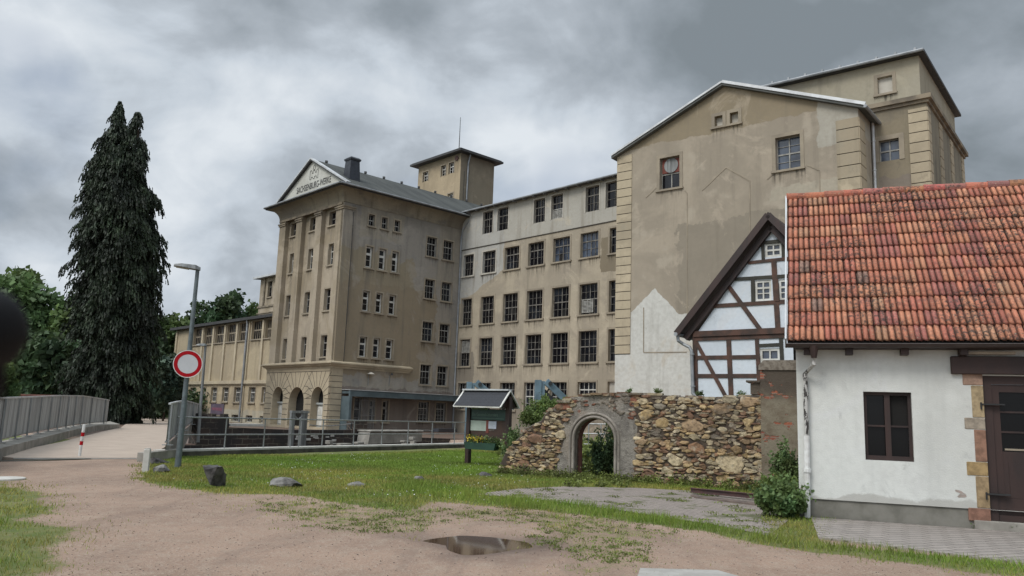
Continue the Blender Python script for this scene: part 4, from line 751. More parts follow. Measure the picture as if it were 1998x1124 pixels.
downpipe(bn, [FBn.w(uD, z8, .08), FBn.w(uD+.02, .02, .08)], .050, 'white', [FBn.w(uD+.01, FBn.uz(1575, 918, .08)[1], .08)], 'downpipe')
# tiles
m = MB(); ROWS = 12; e0 = FBn.w(ge[0], 3.10, .40); rz = 6.62; rid = FBn.uz(1545, 384, 0)
rr_ = ray(1545, 384)
# ridge: on the upright plane 2.9 m behind the wall
t_ = None
RDp = -2.72; ridL = FBn.uz(1545.5, 386, RDp)[0], FBn.uz(1545.5, 386, RDp)[1]; zR = ridL[1]
dn, up_ = .40, np.array([0, 0, zR-3.10])-FBn.n*(.40-RDp); SLn = float(np.linalg.norm(up_)); upn = up_/SLn; nrm = np.cross(FBn.u, upn); nrm = nrm if nrm[2] > 0 else -nrm
tw_ = .205; NC = int((ge[0]-BE)/tw_)+1; ex_ = SLn/ROWS; rr = random.Random(11)
V = []; Fc = []; CL = []; vb = 0
xs = np.linspace(0, 1, 25)
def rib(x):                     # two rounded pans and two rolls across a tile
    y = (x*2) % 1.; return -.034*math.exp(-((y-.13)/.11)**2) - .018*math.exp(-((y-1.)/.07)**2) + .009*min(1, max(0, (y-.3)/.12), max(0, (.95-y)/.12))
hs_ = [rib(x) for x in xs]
pal = [(.43, .165, .10), (.40, .145, .09), (.45, .19, .11), (.37, .125, .085), (.45, .205, .12), (.31, .11, .088), (.42, .155, .098), (.43, .17, .10)]
for r_ in range(ROWS+0):
    for c_i in range(NC):
        ua = ge[0]-c_i*tw_; cb = pal[rr.randrange(len(pal))]; k_ = rr.uniform(.84, 1.08); 
        if rr.random() < .015: cb = (.25, .15, .115)
        if rr.random() < .02: cb = (.40, .21, .125)
        kr1, kr2 = rr.uniform(.86, 1.12), rr.uniform(.86, 1.12); sk = rr.uniform(-.008, .008); lf = rr.uniform(-.003, .006)
        lo_b = r_*ex_-.012+rr.uniform(-.006, .006); hi_b = min((r_+1)*ex_+.06, SLn+.02)
        base = len(V)
        for (b_, lift) in ((lo_b, .062+lf), (hi_b, .006)):
            for i, x in enumerate(xs):
                sag = .016*math.sin(2*math.pi*(x*2 % 1.)) if b_ == lo_b else 0
                off_s = .035*math.sin((ua-x*tw_)*.9)*0
                P = e0-FBn.u*(ge[0]-ua+x*tw_+sk) + upn*(b_+sag) + nrm*(lift+hs_[i]); V.append(P)
                CL.append([c*k_*(1.12 if hs_[i] > .003 else max(.22, 1+hs_[i]*27))*(kr1 if i < 12 else kr2) for c in cb])  # groove dirt and shade between ribs put into the tint
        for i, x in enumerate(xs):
            P = V[base+i]-nrm*.045; V.append(P); CL.append([c*k_*.5 for c in cb])  # row shadow put into the lip tint
        n = len(xs)
        for i in range(n-1): Fc.append((base+i, base+i+1, base+n+i+1, base+n+i)); Fc.append((base+2*n+i, base+2*n+i+1, base+i+1, base+i))
t = NT('clay_tiles'); a_ = t.attr(); uvc = t.coord('Object')
n1 = t.noise(1.5, 5, .65); n2 = t.noise(14, 4, .7); n3 = t.noise(.8, 4, .6, loc=(3, 1, 5))
col = t.mix(t.rng(t.noise(45, 3, .6, scale=(1, 1, .25)), .4, .7, 0, .35), a_.outputs['Color'], (.13, .07, .055))
col = t.mix(t.math('MULTIPLY', t.rng(n2, .46, .60), t.rng(n3, .42, .60, 0, .9)), col, (.045, .036, .032)); col = t.mix(t.rng(t.noise(5.5, 5, .7, scale=(1, 1, .22)), .52, .68, 0, .7), col, (.12, .055, .045))
col = t.mix(t.math('MULTIPLY', t.rng(t.noise(30, 4, .6), .6, .66), .5), col, (.42, .38, .26)); t.bump(n2, .3, .01)
M['tile'] = t.fin(col, .8, 0, .3)
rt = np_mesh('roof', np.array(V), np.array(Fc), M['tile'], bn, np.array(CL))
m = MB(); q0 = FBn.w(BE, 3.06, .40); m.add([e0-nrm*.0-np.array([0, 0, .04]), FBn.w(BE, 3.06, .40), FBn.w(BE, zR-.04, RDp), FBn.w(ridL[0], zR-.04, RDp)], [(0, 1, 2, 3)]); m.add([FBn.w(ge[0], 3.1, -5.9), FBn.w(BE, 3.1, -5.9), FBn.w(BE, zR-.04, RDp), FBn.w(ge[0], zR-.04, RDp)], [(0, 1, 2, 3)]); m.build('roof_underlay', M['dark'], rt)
m = MB(); rx = ge[0]+.02; k = 0
while rx > BE:
    L_ = .42; cbb = [c*rr.uniform(.75, 1.1) for c in pal[rr.choice((0, 1, 5, 6))]]; dz = rr.uniform(-.008, .012)
    m.tube([FBn.w(rx, zR+.0+dz, RDp), FBn.w(rx-L_, zR+.0+dz+rr.uniform(-.006, .012), RDp)], .105, 14, r2=.088, cap=True, col=cbb); rx -= L_-.03
m.build('ridge_tile', M['tile'], rt)
m = MB(); m.beam(e0+FBn.u*.03+nrm*.0, FBn.w(ge[0]+.03, zR, RDp), .03, .12, nrm); m.build('verge_strip', M['zinc_l'], rt)
# ================================================================ ground, canal, bridge
RA = 29.7; RP = gp(438, 875, .22); FRl = Fr(RP, RA); RU = D(RA); RN = D(RA-90)     # rail line; t grows away across the canal
def st(P): v = np.array([P[0]-RP[0], P[1]-RP[1]]); return float(v @ RU[:2]), float(v @ RN[:2])
def G(*pts, z=0.): return np.array([gp(x, y, z)[:2] for x, y in pts])
def inpoly(P, X, Y):
    c = np.zeros(X.shape, bool); n = len(P)
    for i in range(n):
        x0, y0 = P[i]; x1, y1 = P[(i+1) % n]
        cond = ((y0 > Y) != (y1 > Y)) & (X < (x1-x0)*(Y-y0)/(y1-y0+1e-12)+x0); c ^= cond
    return c
def dpoly(P, X, Y):
    """signed distance, positive inside"""
    d = np.full(X.shape, 1e9); n = len(P)
    for i in range(n):
        a = P[i]; b = P[(i+1) % n]; ab = b-a; L = ab @ ab+1e-12; t = np.clip(((X-a[0])*ab[0]+(Y-a[1])*ab[1])/L, 0, 1)
        d = np.minimum(d, np.hypot(X-a[0]-t*ab[0], Y-a[1]-t*ab[1]))
    return np.where(inpoly(P, X, Y), d, -d)
lawn = G((282, 912), (300, 893), (380, 884), (600, 889), (910, 878), (1000, 872), (1120, 930), (1245, 942), (1420, 952), (1530, 966), (1530, 975), (1400, 962), (1240, 953), (1100, 950), (1010, 955), (1000, 968), (1200, 994), (1400, 1026), (1560, 1058), (1700, 1072), (1998, 1104), (2200, 1130), (2200, 1150), (1998, 1117), (1700, 1086), (1560, 1072), (1400, 1044), (1200, 1014), (1000, 990), (850, 980), (800, 1000), (700, 985), (560, 965), (440, 962), (350, 955), (310, 945), (285, 935))
lush = G((330, 892), (600, 890), (910, 880), (1000, 885), (1100, 925), (1000, 935), (700, 915), (420, 910))
thin = G((430, 962), (700, 985), (840, 990), (1000, 990), (1200, 1014), (1330, 1036), (1250, 1075), (1180, 1090), (1060, 1040), (1000, 1020), (880, 1015), (800, 1045), (700, 1040), (600, 1030), (500, 1000))
thin2 = G((985, 1040), (1260, 1058), (1330, 1124), (1080, 1124), (1120, 1090))
leftg = G((-40, 938), (40, 945), (75, 975), (112, 1030), (85, 1080), (40, 1124), (-60, 1150), (-300, 1050), (-300, 945)); strip = G((1590, 1068), (1998, 1108), (2200, 1140), (2200, 1160), (1998, 1128), (1700, 1096), (1560, 1076))
pud = G((842, 1052), (870, 1046), (900, 1041), (960, 1044), (1035, 1055), (1042, 1061), (985, 1070), (930, 1076), (900, 1078), (882, 1068), (868, 1058))
s_l = np.concatenate([[-400, -200, -120, -80, -60, -48, -40, -34, -30], np.arange(-28, 16, .14), [17, 18, 20, 22, 24, 26, 29, 33, 38, 45, 60, 80, 120, 200, 400, 900]])
t_l = np.concatenate([[-400, -200, -120, -80, -60, -50, -44, -38], np.arange(-34, -.35, .14), [-.30, -.02, 0., .02, 1, 4, 7.0, 7.02, 7.3, 8, 10, 14, 20, 30, 45, 65, 90, 130, 200, 400, 900]])
S_, T_ = np.meshgrid(s_l, t_l, indexing='ij'); X_ = RP[0]+S_*RU[0]+T_*RN[0]; Y_ = RP[1]+S_*RU[1]+T_*RN[1]
def wob(X, Y):
    return .5*np.sin(X*1.7+1.3*np.sin(Y*1.1))+.3*np.sin(Y*2.9+X*.7)+.2*np.sin(X*5.1-Y*3.7)
Z_ = .012*wob(X_, Y_)*(np.hypot(X_, Y_) < 40)
far = (T_ > 7.01); Z_ = np.where(far, -.01, Z_)
Z_ = np.where((T_ > .01) & (T_ < 7.01) & (S_ < 24), -2.6, Z_)
Z_ = Z_+.007*wob(X_*4.3, Y_*4.1)*(dpoly(pud, X_, Y_) > -1.2); Z_ -= .075*np.clip((dpoly(pud, X_, Y_)+.30)/.75, 0, 1)
nr = wob(X_*1.3, Y_*1.3)*.18
def soft(P, w=.35, amp=1.): return np.clip((dpoly(P, X_, Y_)+nr*amp)/w+.5, 0, 1)
gr = np.maximum.reduce([soft(lawn, .35), .46*soft(thin, 1.), .42*soft(thin2, .8), .9*soft(leftg, .8, 2), .8*soft(strip, .3)])
lu = soft(lush, 1.2, 2)
back = np.array([gp(1000, 905)[:2], gp(1115, 931)[:2]+[0, .7], gp(1490, 956)[:2]+[.3, .7], [9, 22.], [12, 30], [5, 46], [-2, 39]]); corner = G((1480, 1012), (1570, 1002), (1604, 1018), (1604, 1062), (1540, 1062)); gr = np.maximum(gr, soft(corner, .3)); gr = np.maximum(gr, soft(back, .5)); gr = np.where((T_ > -2.2) & (T_ < 0) & (S_ > -2) & (S_ < 14), 1, gr); lu = np.maximum(lu, soft(back, .5))
gr = np.where(T_ > 7.01, .8*(S_ < 2), gr); wet_dark = np.clip((dpoly(pud, X_, Y_)+.75+nr*3)/.8, 0, 1)
ns, ntt = S_.shape; idx = np.arange(ns*ntt).reshape(ns, ntt)
Fq = np.stack([idx[:-1, :-1], idx[1:, :-1], idx[1:, 1:], idx[:-1, 1:]], -1).reshape(-1, 4)
t = NT('ground_dirt_and_grass'); a_ = t.attr(); sep = t.N.new('ShaderNodeSeparateColor'); t.L.new(a_.outputs['Color'], sep.inputs[0])
gA = sep.outputs[0]; luA = sep.outputs[1]; weA = sep.outputs[2]
n1 = t.noise(.5, 6, .6); n2 = t.noise(3.5, 6, .7); n3 = t.noise(28, 5, .7); n4 = t.noise(90, 3, .6)
dirt = t.mix(t.rng(n1, .35, .65), (.325, .225, .165), (.25, .172, .127)); dirt = t.mix(t.rng(n2, .45, .7, 0, .6), dirt, (.345, .277, .212)); dirt = t.mix(t.rng(n3, .5, .66, 0, .75), dirt, (.40, .33, .27)); dirt = t.mix(t.rng(n4, .50, .66, 0, .65), dirt, (.12, .085, .065)); dirt = t.mix(t.rng(t.noise(11, 6, .75), .55, .68, 0, .5), dirt, (.16, .115, .085))
dirt = t.mix(t.rng(t.noise(1.6, 6, .7, scale=(1, .22, 1), dist=.6), .50, .66, 0, .45), dirt, (.19, .135, .105)); dirt = t.mix(t.math('MULTIPLY', weA, .8), dirt, (.10, .068, .055))
gcol = t.mix(t.rng(n2, .35, .65), (.085, .115, .03), (.15, .15, .055)); gcol = t.mix(t.rng(n1, .5, .7, 0, .7), gcol, (.20, .17, .085)); gcol = t.mix(luA, gcol, (.10, .145, .03))
gm = t.rng(t.math('ADD', gA, t.math('ADD', t.math('MULTIPLY', t.math('SUBTRACT', n3, .5), .9), t.math('MULTIPLY', t.math('SUBTRACT', n2, .5), 1.1))), .42, .6)
col = t.mix(gm, dirt, gcol); t.bump(t.math('ADD', n3, t.math('MULTIPLY', n4, .5)), .5, .02)
M['ground'] = t.fin(col, t.math('SUBTRACT', .95, t.math('MULTIPLY', weA, .55)), 0, .25)
wet_dark = np.where((T_ > 7.01) & (S_ > 4), .9, wet_dark); CG = np.stack([gr, lu, wet_dark], -1).reshape(-1, 3)  # far yard set darker through the puddle mask
gd = np_mesh('ground', np.stack([X_, Y_, Z_], -1).reshape(-1, 3), Fq, M['ground'], None, CG, True); tag(gd, kind='structure')
# puddle water
t = NT('puddle_water'); t.bump(t.noise(6, 2, .5), .02, .002); M['puddle'] = t.fin((.075, .045, .028), .05, 0, .5)
m = MB(); pc = pud.mean(0); pr = random.Random(5); pp = [tuple(pc+(q-pc)*1.35) for q in pud]
m.add([(x, y, -.030) for x, y in pp], [tuple(range(len(pp)))]); tag(m.build('puddle', M['puddle'], smooth=True), 'brown rain puddle lying in the reddish gravel track', None, kind='structure')
# canal water
m = MB(); qz = lambda s, t_, z: RP*[1, 1, 0]+RU*s+RN*t_+np.array([0, 0, z]); m.quad(qz(-60, .02, -2.2), qz(24, .02, -2.2), qz(24, 7, -2.2), qz(-60, 7, -2.2)); tag(m.build('canal_water', M['puddle']), kind='structure')
# cobbled yard and slab pavement
def brickmat(name, c1, c2, mor, sx, sy, rot, grass=0., mort=.008):
    t = NT(name); tc = t.N.new('ShaderNodeTexCoord'); mp = t.N.new('ShaderNodeMapping'); mp.inputs['Rotation'].default_value = (0, 0, rot); t.L.new(tc.outputs['Object'], mp.inputs[0])
    b = t.N.new('ShaderNodeTexBrick'); t.L.new(mp.outputs[0], b.inputs[0]); b.inputs['Scale'].default_value = 1; b.inputs['Brick Width'].default_value = sx; b.inputs['Row Height'].default_value = sy; b.inputs['Mortar Size'].default_value = mort; b.inputs['Mortar Smooth'].default_value = .3
    b.inputs['Color1'].default_value = (*c1, 1); b.inputs['Color2'].default_value = (*c2, 1); b.inputs['Mortar'].default_value = (*mor, 1); b.inputs['Bias'].default_value = 0
    n = t.noise(2.2, 6, .65); col = t.mix(t.rng(n, .42, .66, 0, .6), b.outputs[0], tuple(v*.62 for v in c1)); col = t.mix(t.rng(t.noise(40, 4, .7), .5, .7, 0, .4), col, tuple(min(1, v*1.35) for v in c1))
    if grass: col = t.mix(t.rng(t.noise(1.3, 6, .7), .53, .60, 0, .9), col, (.095, .10, .045))
    t.bump(t.math('SUBTRACT', 1, b.outputs['Fac']), .5, .02); return t.fin(col, .9, 0, .3)
M['cobble'] = brickmat('old_clinker_paving', (.30, .255, .225), (.25, .215, .19), (.075, .06, .045), .21, .075, math.radians(-RA+90+20), 1.)
M['slab'] = brickmat('pavement_blocks', (.30, .265, .235), (.265, .235, .21), (.075, .06, .05), .40, .19, math.radians(-20.6), 0, .013)
def sheet(name, P, z, mat, lab=None):
    m = MB(); pl = [[Vector((x, y, 0)) for x, y in P]]; m.add([(x, y, z) for x, y in P], list(tessellate_polygon(pl))); return tag(m.build(name, mat), lab, None, kind='structure')
cob = G((925, 966), (1010, 955), (1100, 951), (1240, 953), (1400, 962), (1530, 974), (1560, 1000), (1500, 1047), (1400, 1027), (1200, 996), (1050, 976)); sheet('paving', cob, .016, M['cobble'])
pv = [FBn.w(.12, 0, .02)[:2], FBn.w(BE, 0, .02)[:2], FBn.w(BE, 0, 1.75)[:2], FBn.w(-2.6, 0, 1.3)[:2], FBn.w(.02, 0, .98)[:2]]
pv[3] = gp(1998, 1103)[:2]; pv[4] = gp(1597, 1052)[:2]; e_ = FBn.w(BE, 0, 2.2)[:2]; pv[2] = e_
m = MB(); tp = [(x, y, .03) for x, y in pv]; bt = [(x, y, -.1) for x, y in pv]; m.add(tp+bt, [tuple(range(5))]+[(i, (i+1) % 5, 5+(i+1) % 5, 5+i) for i in range(5)]); tag(m.build('pavement', M['slab']), kind='structure')
m = MB(); a = gp(1249, 1108, .02); b = gp(1400, 1112, .02); c = gp(1500, 1140, .02); d = gp(1240, 1135, .02); m.add([a, b, c, d, *(q-np.array([0, 0, .05]) for q in (a, b, c, d))], [(0, 1, 2, 3), (0, 4, 5, 1), (1, 5, 6, 2), (3, 7, 4, 0), (2, 6, 7, 3)]); tag(m.build('concrete_slab', mk('cast_slab', (.36, .345, .315), (.29, .275, .25), 5, .95, bs=40), bevel=.004), 'pale concrete slab set flush in the gravel at the bottom edge', 'slab')
m = MB(); a = gp(10, 935, .01); m.tube([a-np.array([0, 0, .05]), a+np.array([0, 0, .03])], .36, 24); tag(m.build('manhole_cover', M['concrete_l'], bevel=.01), 'round pale concrete manhole cover beside the left grass', 'manhole cover')
# bridge deck
BA = -20.2
deck = [gp(28, 893, .03), gp(288, 893, .03), gp(300, 884, .05), gp(322, 872, .06), gp(322, 824, .08), gp(255, 823, .08), gp(235, 834, .07), gp(120, 860, .06), gp(0, 889, .05), gp(-60, 905, .04)]
t = NT('bridge_gravel'); n = t.noise(1.2, 6, .6); col = t.mix(t.rng(n, .35, .65), (.40, .32, .255), (.345, .275, .22)); col = t.mix(t.rng(t.noise(40, 4, .7), .5, .7, 0, .5), col, (.46, .40, .33)); t.bump(t.noise(60, 3, .6), .3, .01); M['deck'] = t.fin(col, .95)
br = thing('bridge', gp(200, 860, 0), 'flat gravelled road bridge crossing the canal between its grey sheet parapets', 'bridge')
DZ = .045; lf = [gp(28, 893, DZ), gp(-20, 890, DZ), gp(120, 862, DZ), gp(200, 842, DZ), gp(236, 834, DZ), gp(250, 824, DZ)]; rt_ = [gp(288, 893, DZ), gp(300, 884, DZ), gp(322, 872, DZ), gp(330, 850, DZ), gp(345, 838, DZ), gp(345, 824, DZ)]
m = MB(); n = len(lf); dn_ = np.array([0, 0, .5]); m.add(lf+rt_+[q-dn_ for q in lf+rt_], [(i, i+1, n+i+1, n+i) for i in range(n-1)]+[(2*n+i, 2*n+i+1, i+1, i) for i in range(n-1)]+[(n+i, n+i+1, 3*n+i+1, 3*n+i) for i in range(n-1)]+[(0, n, 3*n, 2*n), (n-1, 2*n-1, 4*n-1, 3*n-1)]); m.build('deck', M['deck'], br)
m = MB(); a = gp(26, 893.5, .035); b = gp(290, 893.5, .035); m.beam(a-[0, 0, .012], b-[0, 0, .012], .13, .03); m.build('edge_strip', M['concrete_l'], br)
# far path and verge
pth = [gp(322, 824, .19), gp(240, 822, .19), gp(262, 820, .19), gp(275, 817.5, .19), gp(262, 812.5, .19), gp(300, 811, .19), gp(340, 812, .19), gp(345, 820, .19)]
sheet('path', [p[:2] for p in (gp(345, 828, .0), gp(250, 826, .0), gp(276, 822, .0), gp(270, 817, .0), gp(235, 812.5, .0), gp(340, 813, .0))], .01, M['deck'])
# left kerb (raised walkway) with sheet parapet
kl = [gp(x, y, .30) for x, y in ((-160, 915), (0, 875), (90, 852), (150, 837), (190, 830), (234, 827.5))]
kb = [gp(x, y, .32) for x, y in ((-190, 893), (0, 861), (75, 845), (130, 832), (175, 826), (214, 822))]
m = MB(); n = len(kl); V = kl+kb+[q*[1, 1, 0]-np.array([0, 0, .3]) for q in kl]+[q*[1, 1, 0]-np.array([0, 0, .6]) for q in kb]
m.add(V, [(i, i+1, n+i+1, n+i) for i in range(n-1)]+[(i, 2*n+i, 2*n+i+1, i+1) for i in range(n-1)]+[(n+i, n+i+1, 3*n+i+1, 3*n+i) for i in range(n-1)]+[(n-1, 2*n-1, 4*n-1, 3*n-1)]); m.build('walkway_kerb', M['concrete'], br)
M['sheet'] = mk('streaked_grey_sheet', (.40, .405, .395), (.24, .24, .235), 1.6, .7, .1, bs=10, stretch=(3, 3, .18), lo=.4, hi=.62)
def parapet(name, lab, base, top_h, nposts, split=None, flip=1):
    o = thing(name, base[len(base)//2], lab, 'railing')
    m = MB(); nn = len(base)
    lo = [b+np.array([0, 0, .10]) for b in base]; hi = [b+np.array([0, 0, h]) for b, h in zip(base, top_h)]
    # folded sheet with shallow vertical ribs
    m2 = MB()
    for i in range(nn-1):
        L = np.linalg.norm(base[i+1]-base[i]); k = max(2, int(L/.12)); dirv = (base[i+1]-base[i])/L; nv = np.cross(dirv, [0, 0, 1.]); nv /= np.linalg.norm(nv)
        pts = []
        for j in range(k+1):
            f_ = j/k; off = nv*(.018 if j % 2 else 0); pts.append((lo[i]*(1-f_)+lo[i+1]*f_+off, hi[i]*(1-f_)+hi[i+1]*f_+off))
        for j in range(k): m2.quad(pts[j][0], pts[j+1][0], pts[j+1][1], pts[j][1])
    m2.build('sheet_panel', M['sheet'], o)
    for i in range(nn-1): m.beam(hi[i]+np.array([0, 0, .02]), hi[i+1]+np.array([0, 0, .02]), .07, .05)
    m.build('handrail', M['zinc_l'], o); m = MB()
    for i in range(nn-1): m.beam(lo[i], lo[i+1], .06, .05)
    m.build('bottom_rail', M['galv'], o)
    cum = [0]
    for i in range(nn-1): cum.append(cum[-1]+np.linalg.norm(base[i+1]-base[i]))
    for k in range(nposts):
        s_ = cum[-1]*(k+.02)/(nposts-1)*.98; i = max(j for j in range(nn-1) if cum[j] <= s_+1e-6); f_ = (s_-cum[i])/(cum[i+1]-cum[i]); b = base[i]*(1-f_)+base[i+1]*f_; t_ = hi[i]*(1-f_)+hi[i+1]*f_
        dirv = base[i+1]-base[i]; dirv /= np.linalg.norm(dirv); nv = np.cross(dirv, [0, 0, 1.]); nv = nv if (CAM-b) @ nv > 0 else -nv
        m = MB(); m.beam(b-nv*.05*0+nv*.06, t_+nv*.06, .08, .05, nv); m.beam(b-nv*.1+np.array([0, 0, .01]), b+nv*.2+np.array([0, 0, .01]), .18, .02); m.build('post', M['galv'], o)
    return o
pb_ = [gp(x, y, .33) for x, y in ((-150, 898), (0, 863), (60, 848), (110, 838), (155, 830), (180, 827.5), (208, 826.5))]
tpx = [(-150, 782), (0, 777.5), (60, 775), (110, 772.5), (155, 773), (180, 776.5), (217, 781.5)]
hts = []
for b, (x, y) in zip(pb_, tpx):
    r_ = ray(x, y); dd_ = np.hypot(*b[:2])/np.hypot(r_[0], r_[1]); hts.append(float((CAM+r_*dd_)[2]-b[2]))
parapet('bridge_parapet', 'long grey sheet-metal parapet along the left side of the bridge', pb_, hts, 14)
# right parapet: two legs meeting at the crown
z0 = .1; rb = [gp(322, 868, z0)]
d0 = np.hypot(*rb[0][:2]); rb = []; ht_ = []
for x, yb, yt in ((323, 869, 789), (340, 853, 785), (357, 840, 783), (384, 818, 789.5)):
    b = gp(x, yb, .08 if x < 330 else .12); D_ = {323: 26., 340: 29.5, 357: 33., 384: 40.}[x]; r_ = ray(x, yb); k = D_/np.hypot(r_[0], r_[1]); b = CAM+r_*k; r2 = ray(x+3, yt); k2 = D_/np.hypot(r2[0], r2[1]); rb.append(b); ht_.append(float((CAM+r2*k2)[2]-b[2]))
parapet('bridge_parapet', 'short peaked sheet-metal parapet on the right of the bridge behind the lamp post', rb, ht_, 5)
m = MB(); n = 12; arch = []
P0, P1 = rb[0], rb[-1]
for i in range(n+1):
    f_ = i/n; p = P0*(1-f_)+P1*f_; zt_ = np.interp(f_, [0, .25, .5, 1], [b[2] for b in rb])+.02; zb_ = zt_-.28-1.5*(1-(1-(f_))**.5)*0-1.7*(abs(f_-.95)/.95)**1.6*(1 if f_ < .95 else 0); arch.append((p, zt_, zb_))
for i in range(n):
    (p, a, b), (q, c, d) = arch[i], arch[i+1]; m.quad([*p[:2], b], [*q[:2], d], [*q[:2], c], [*p[:2], a]); 
m.build('arch_spandrel', M['concrete'], br)
# kerb under the tube railing
s0 = st(gp(352, 878, .22))[0]-.5; s1 = 15.5
m = MB(); m.fbox(FRl, s0, 23, .02, .22, -.35, .12); kb_ = m.build('canal_kerb', M['concrete_l']); tag(kb_, 'long pale-topped concrete kerb edging the lawn beneath the tube railing', 'kerb')
m = MB(); m.fbox(FRl, s0+.0, 23, -.02, .16, .122, .14); m.build('mossy_face', M['concrete_d'], kb_)
m = MB(); m.fbox(FRl, -62, 23.9, -2.7, .02, -.36, -.0); cw = m.build('canal_wall', M['concrete_d']); tag(cw, 'near retaining wall of the canal, below the tube railing', 'wall')
# tube railing
rlg = thing('tube_railing', FRl.w(5, .22), 'long two-bar galvanised tube railing along the canal edge', 'railing')
HR = 1.0; m = MB(); sL = st(gp(356, 878, .22))[0]; sR = 17.5
m.tube([FRl.w(sL, .22+HR, -.1), FRl.w(sR, .22+HR, -.1)], .024, 8); m.build('top_rail', M['galv'], rlg); m = MB(); m.tube([FRl.w(sL, .22+.45, -.1), FRl.w(sR, .22+.45, -.1)], .022, 8); m.build('middle_rail', M['galv'], rlg)
for x in (351, 438, 514, 566, 582, 628, 689, 744, 795, 842, 886, 935, 978, 1012, 1045):
    s_ = FRl.uz(x, 868, -.1)[0]; m = MB(); m.tube([FRl.w(s_, .2, -.1), FRl.w(s_, .22+HR, -.1)], .024, 8); m.build('post', M['galv'], rlg)
# far canal wall: dark masonry, stepped top
t = NT('dark_canal_masonry'); uvw = t.coord('UV'); b = t.N.new('ShaderNodeTexBrick'); nw = t.noise(1.5, 3, .5, uvw); ad = t.N.new('ShaderNodeVectorMath'); ad.operation = 'MULTIPLY_ADD'; t.L.new(t.noise(2.2, 3, .5, uvw), ad.inputs[0]); ad.inputs[1].default_value = (.12, .12, 0); t.L.new(uvw, ad.inputs[2])
t.L.new(ad.outputs[0], b.inputs[0]); b.inputs['Scale'].default_value = 1; b.inputs['Brick Width'].default_value = .62; b.inputs['Row Height'].default_value = .24; b.inputs['Mortar Size'].default_value = .022; b.inputs['Color1'].default_value = (.055, .036, .028, 1); b.inputs['Color2'].default_value = (.032, .027, .024, 1); b.inputs['Mortar'].default_value = (.13, .11, .085, 1)
col = t.mix(t.rng(t.noise(.9, 5, .6, uvw), .42, .62), b.outputs[0], (.028, .024, .022)); t.bump(b.outputs['Fac'], .6, .03); M['darkmas'] = t.fin(col, .95)
FC = Fr(FRl.w(0, 0, -7.0), RA)
def cpx(x, y): return FC.uz(x, y)
top = [(388, 812.5), (447, 812.5), (447, 834), (560, 838.5), (600, 839), (690, 839), (690, 822), (717, 822), (717, 850), (905, 857), (1010, 860)]
tp = [cpx(*q) for q in top]; u0 = tp[0][0]; u1 = tp[-1][0]+7
m = MB(); ol = [(-62, -2.7), (-62, -.06), (u0-.01, -.06)]+[(u, z) for u, z in tp]+[(u1, tp[-1][1]), (u1, -2.7)]
m.prism(FC, ol, 0, -.5); fw_ = m.build('canal_wall', M['darkmas']); tag(fw_, 'dark old masonry wall on the far bank of the canal', 'wall')
m = MB(); a = cpx(449, 829); b = cpx(513, 832); m.fbox(FC, a[0], b[0], b[1]-.0, a[1]+.05, -.55, .05); m.build('coping', M['concrete_l'], fw_)
for i, x in enumerate((392, 399, 416, 440)): p = cpx(x, 811); m = MB(); m.fbox(FC, p[0], p[0]+.25, tp[0][1]+.01, tp[0][1]+.13, -.35, -.1); m.build('coping_stone', M['darkmas'], fw_)
# whitish patches and debris on the canal wall foot
m = MB(); rr = random.Random(4)
for i in range(15):
    x = rr.uniform(572, 655); y = 849+rr.uniform(-3, 16)+(x-572)*.06; a = FC.uz(x, y, .02); m.fbox(FC, a[0], a[0]+rr.uniform(.12, .35), a[1], a[1]+rr.uniform(.05, .12), .01, .03)
m.build('lime_patch', M['concrete_l'], fw_)
# concrete trough / block, slabs
a = FC.uz(713, 842, .6); b = FC.uz(815, 861, .6); m = MB(); m.prism(FC, [(a[0]-.1, b[1]-.1), (b[0], b[1]), (b[0], a[1]-.05), (a[0]+.05, a[1])], .9, .1); m.fbox(FC, a[0], b[0], a[1]-.02, a[1]+.08, .0, 1.); tag(m.build('concrete_trough', M['concrete'], bevel=.03), 'large stained grey concrete trough block standing across the canal', 'concrete block')
for i, (x, y, w, lab) in enumerate([(640, 866, .25, 'low pale rubble block left of the concrete trough'), (662, 869, .8, 'flat pale slab lying left of the concrete trough'), (695, 866, .5, 'hollow pale block right beside the concrete trough'), (786, 863, .25, 'small pale block with a hole in front of the trough'), (803, 858, .3, 'slim upright pale block in front of the trough')]):
    p = FC.uz(x, y, 2.2); m = MB(); m.fbox(FC, p[0], p[0]+w, p[1]-.02, p[1]+(.15 if i in (0, 4) else .09), 2.0, 2.3)
    m.fbox(FC, p[0]+.05, p[0]+w*.9, -2.3, p[1]-.03, 2.05, 2.35); tag(m.build('rubble_block', M['concrete'], bevel=.02), lab, 'rubble')
# sluice gate posts
sg = thing('sluice_gate', FC.w(FC.uz(580, 860, 3.)[0], -2.4, 3.), 'grey steel sluice gate frame standing in the canal behind the railing', 'sluice gate')
F3 = FC.off(3.0)
for x0, x1, yt in ((568, 576, 803), (590, 600, 801)): a = F3.uz(x0, yt); b = F3.uz(x1, 880); m = MB(); m.fbox(F3, a[0], F3.uz(x1, yt)[0], -2.3, a[1], -.06, .04); m.build('gate_post', M['galv_d'], sg)
a = F3.uz(568, 802); b = F3.uz(602, 806.5); m = MB(); m.fbox(F3, a[0], b[0], b[1], a[1]+.02, -.08, .06); m.beam(F3.w(F3.uz(571, 808)[0], F3.uz(571, 808)[1], 0), F3.w(F3.uz(580, 817)[0], F3.uz(580, 817)[1], 0), .06, .05); m.beam(F3.w(F3.uz(597, 808)[0], F3.uz(597, 808)[1], 0), F3.w(F3.uz(584, 817)[0], F3.uz(584, 817)[1], 0), .06, .05); m.build('cross_beam', M['galv'], sg)
a = F3.uz(576, 850); m = MB(); m.fbox(F3, F3.uz(576, 860)[0], F3.uz(590, 860)[0], -2.3, -.2, -.05, .05); m.build('gate_leaf', M['wood_g'], sg)
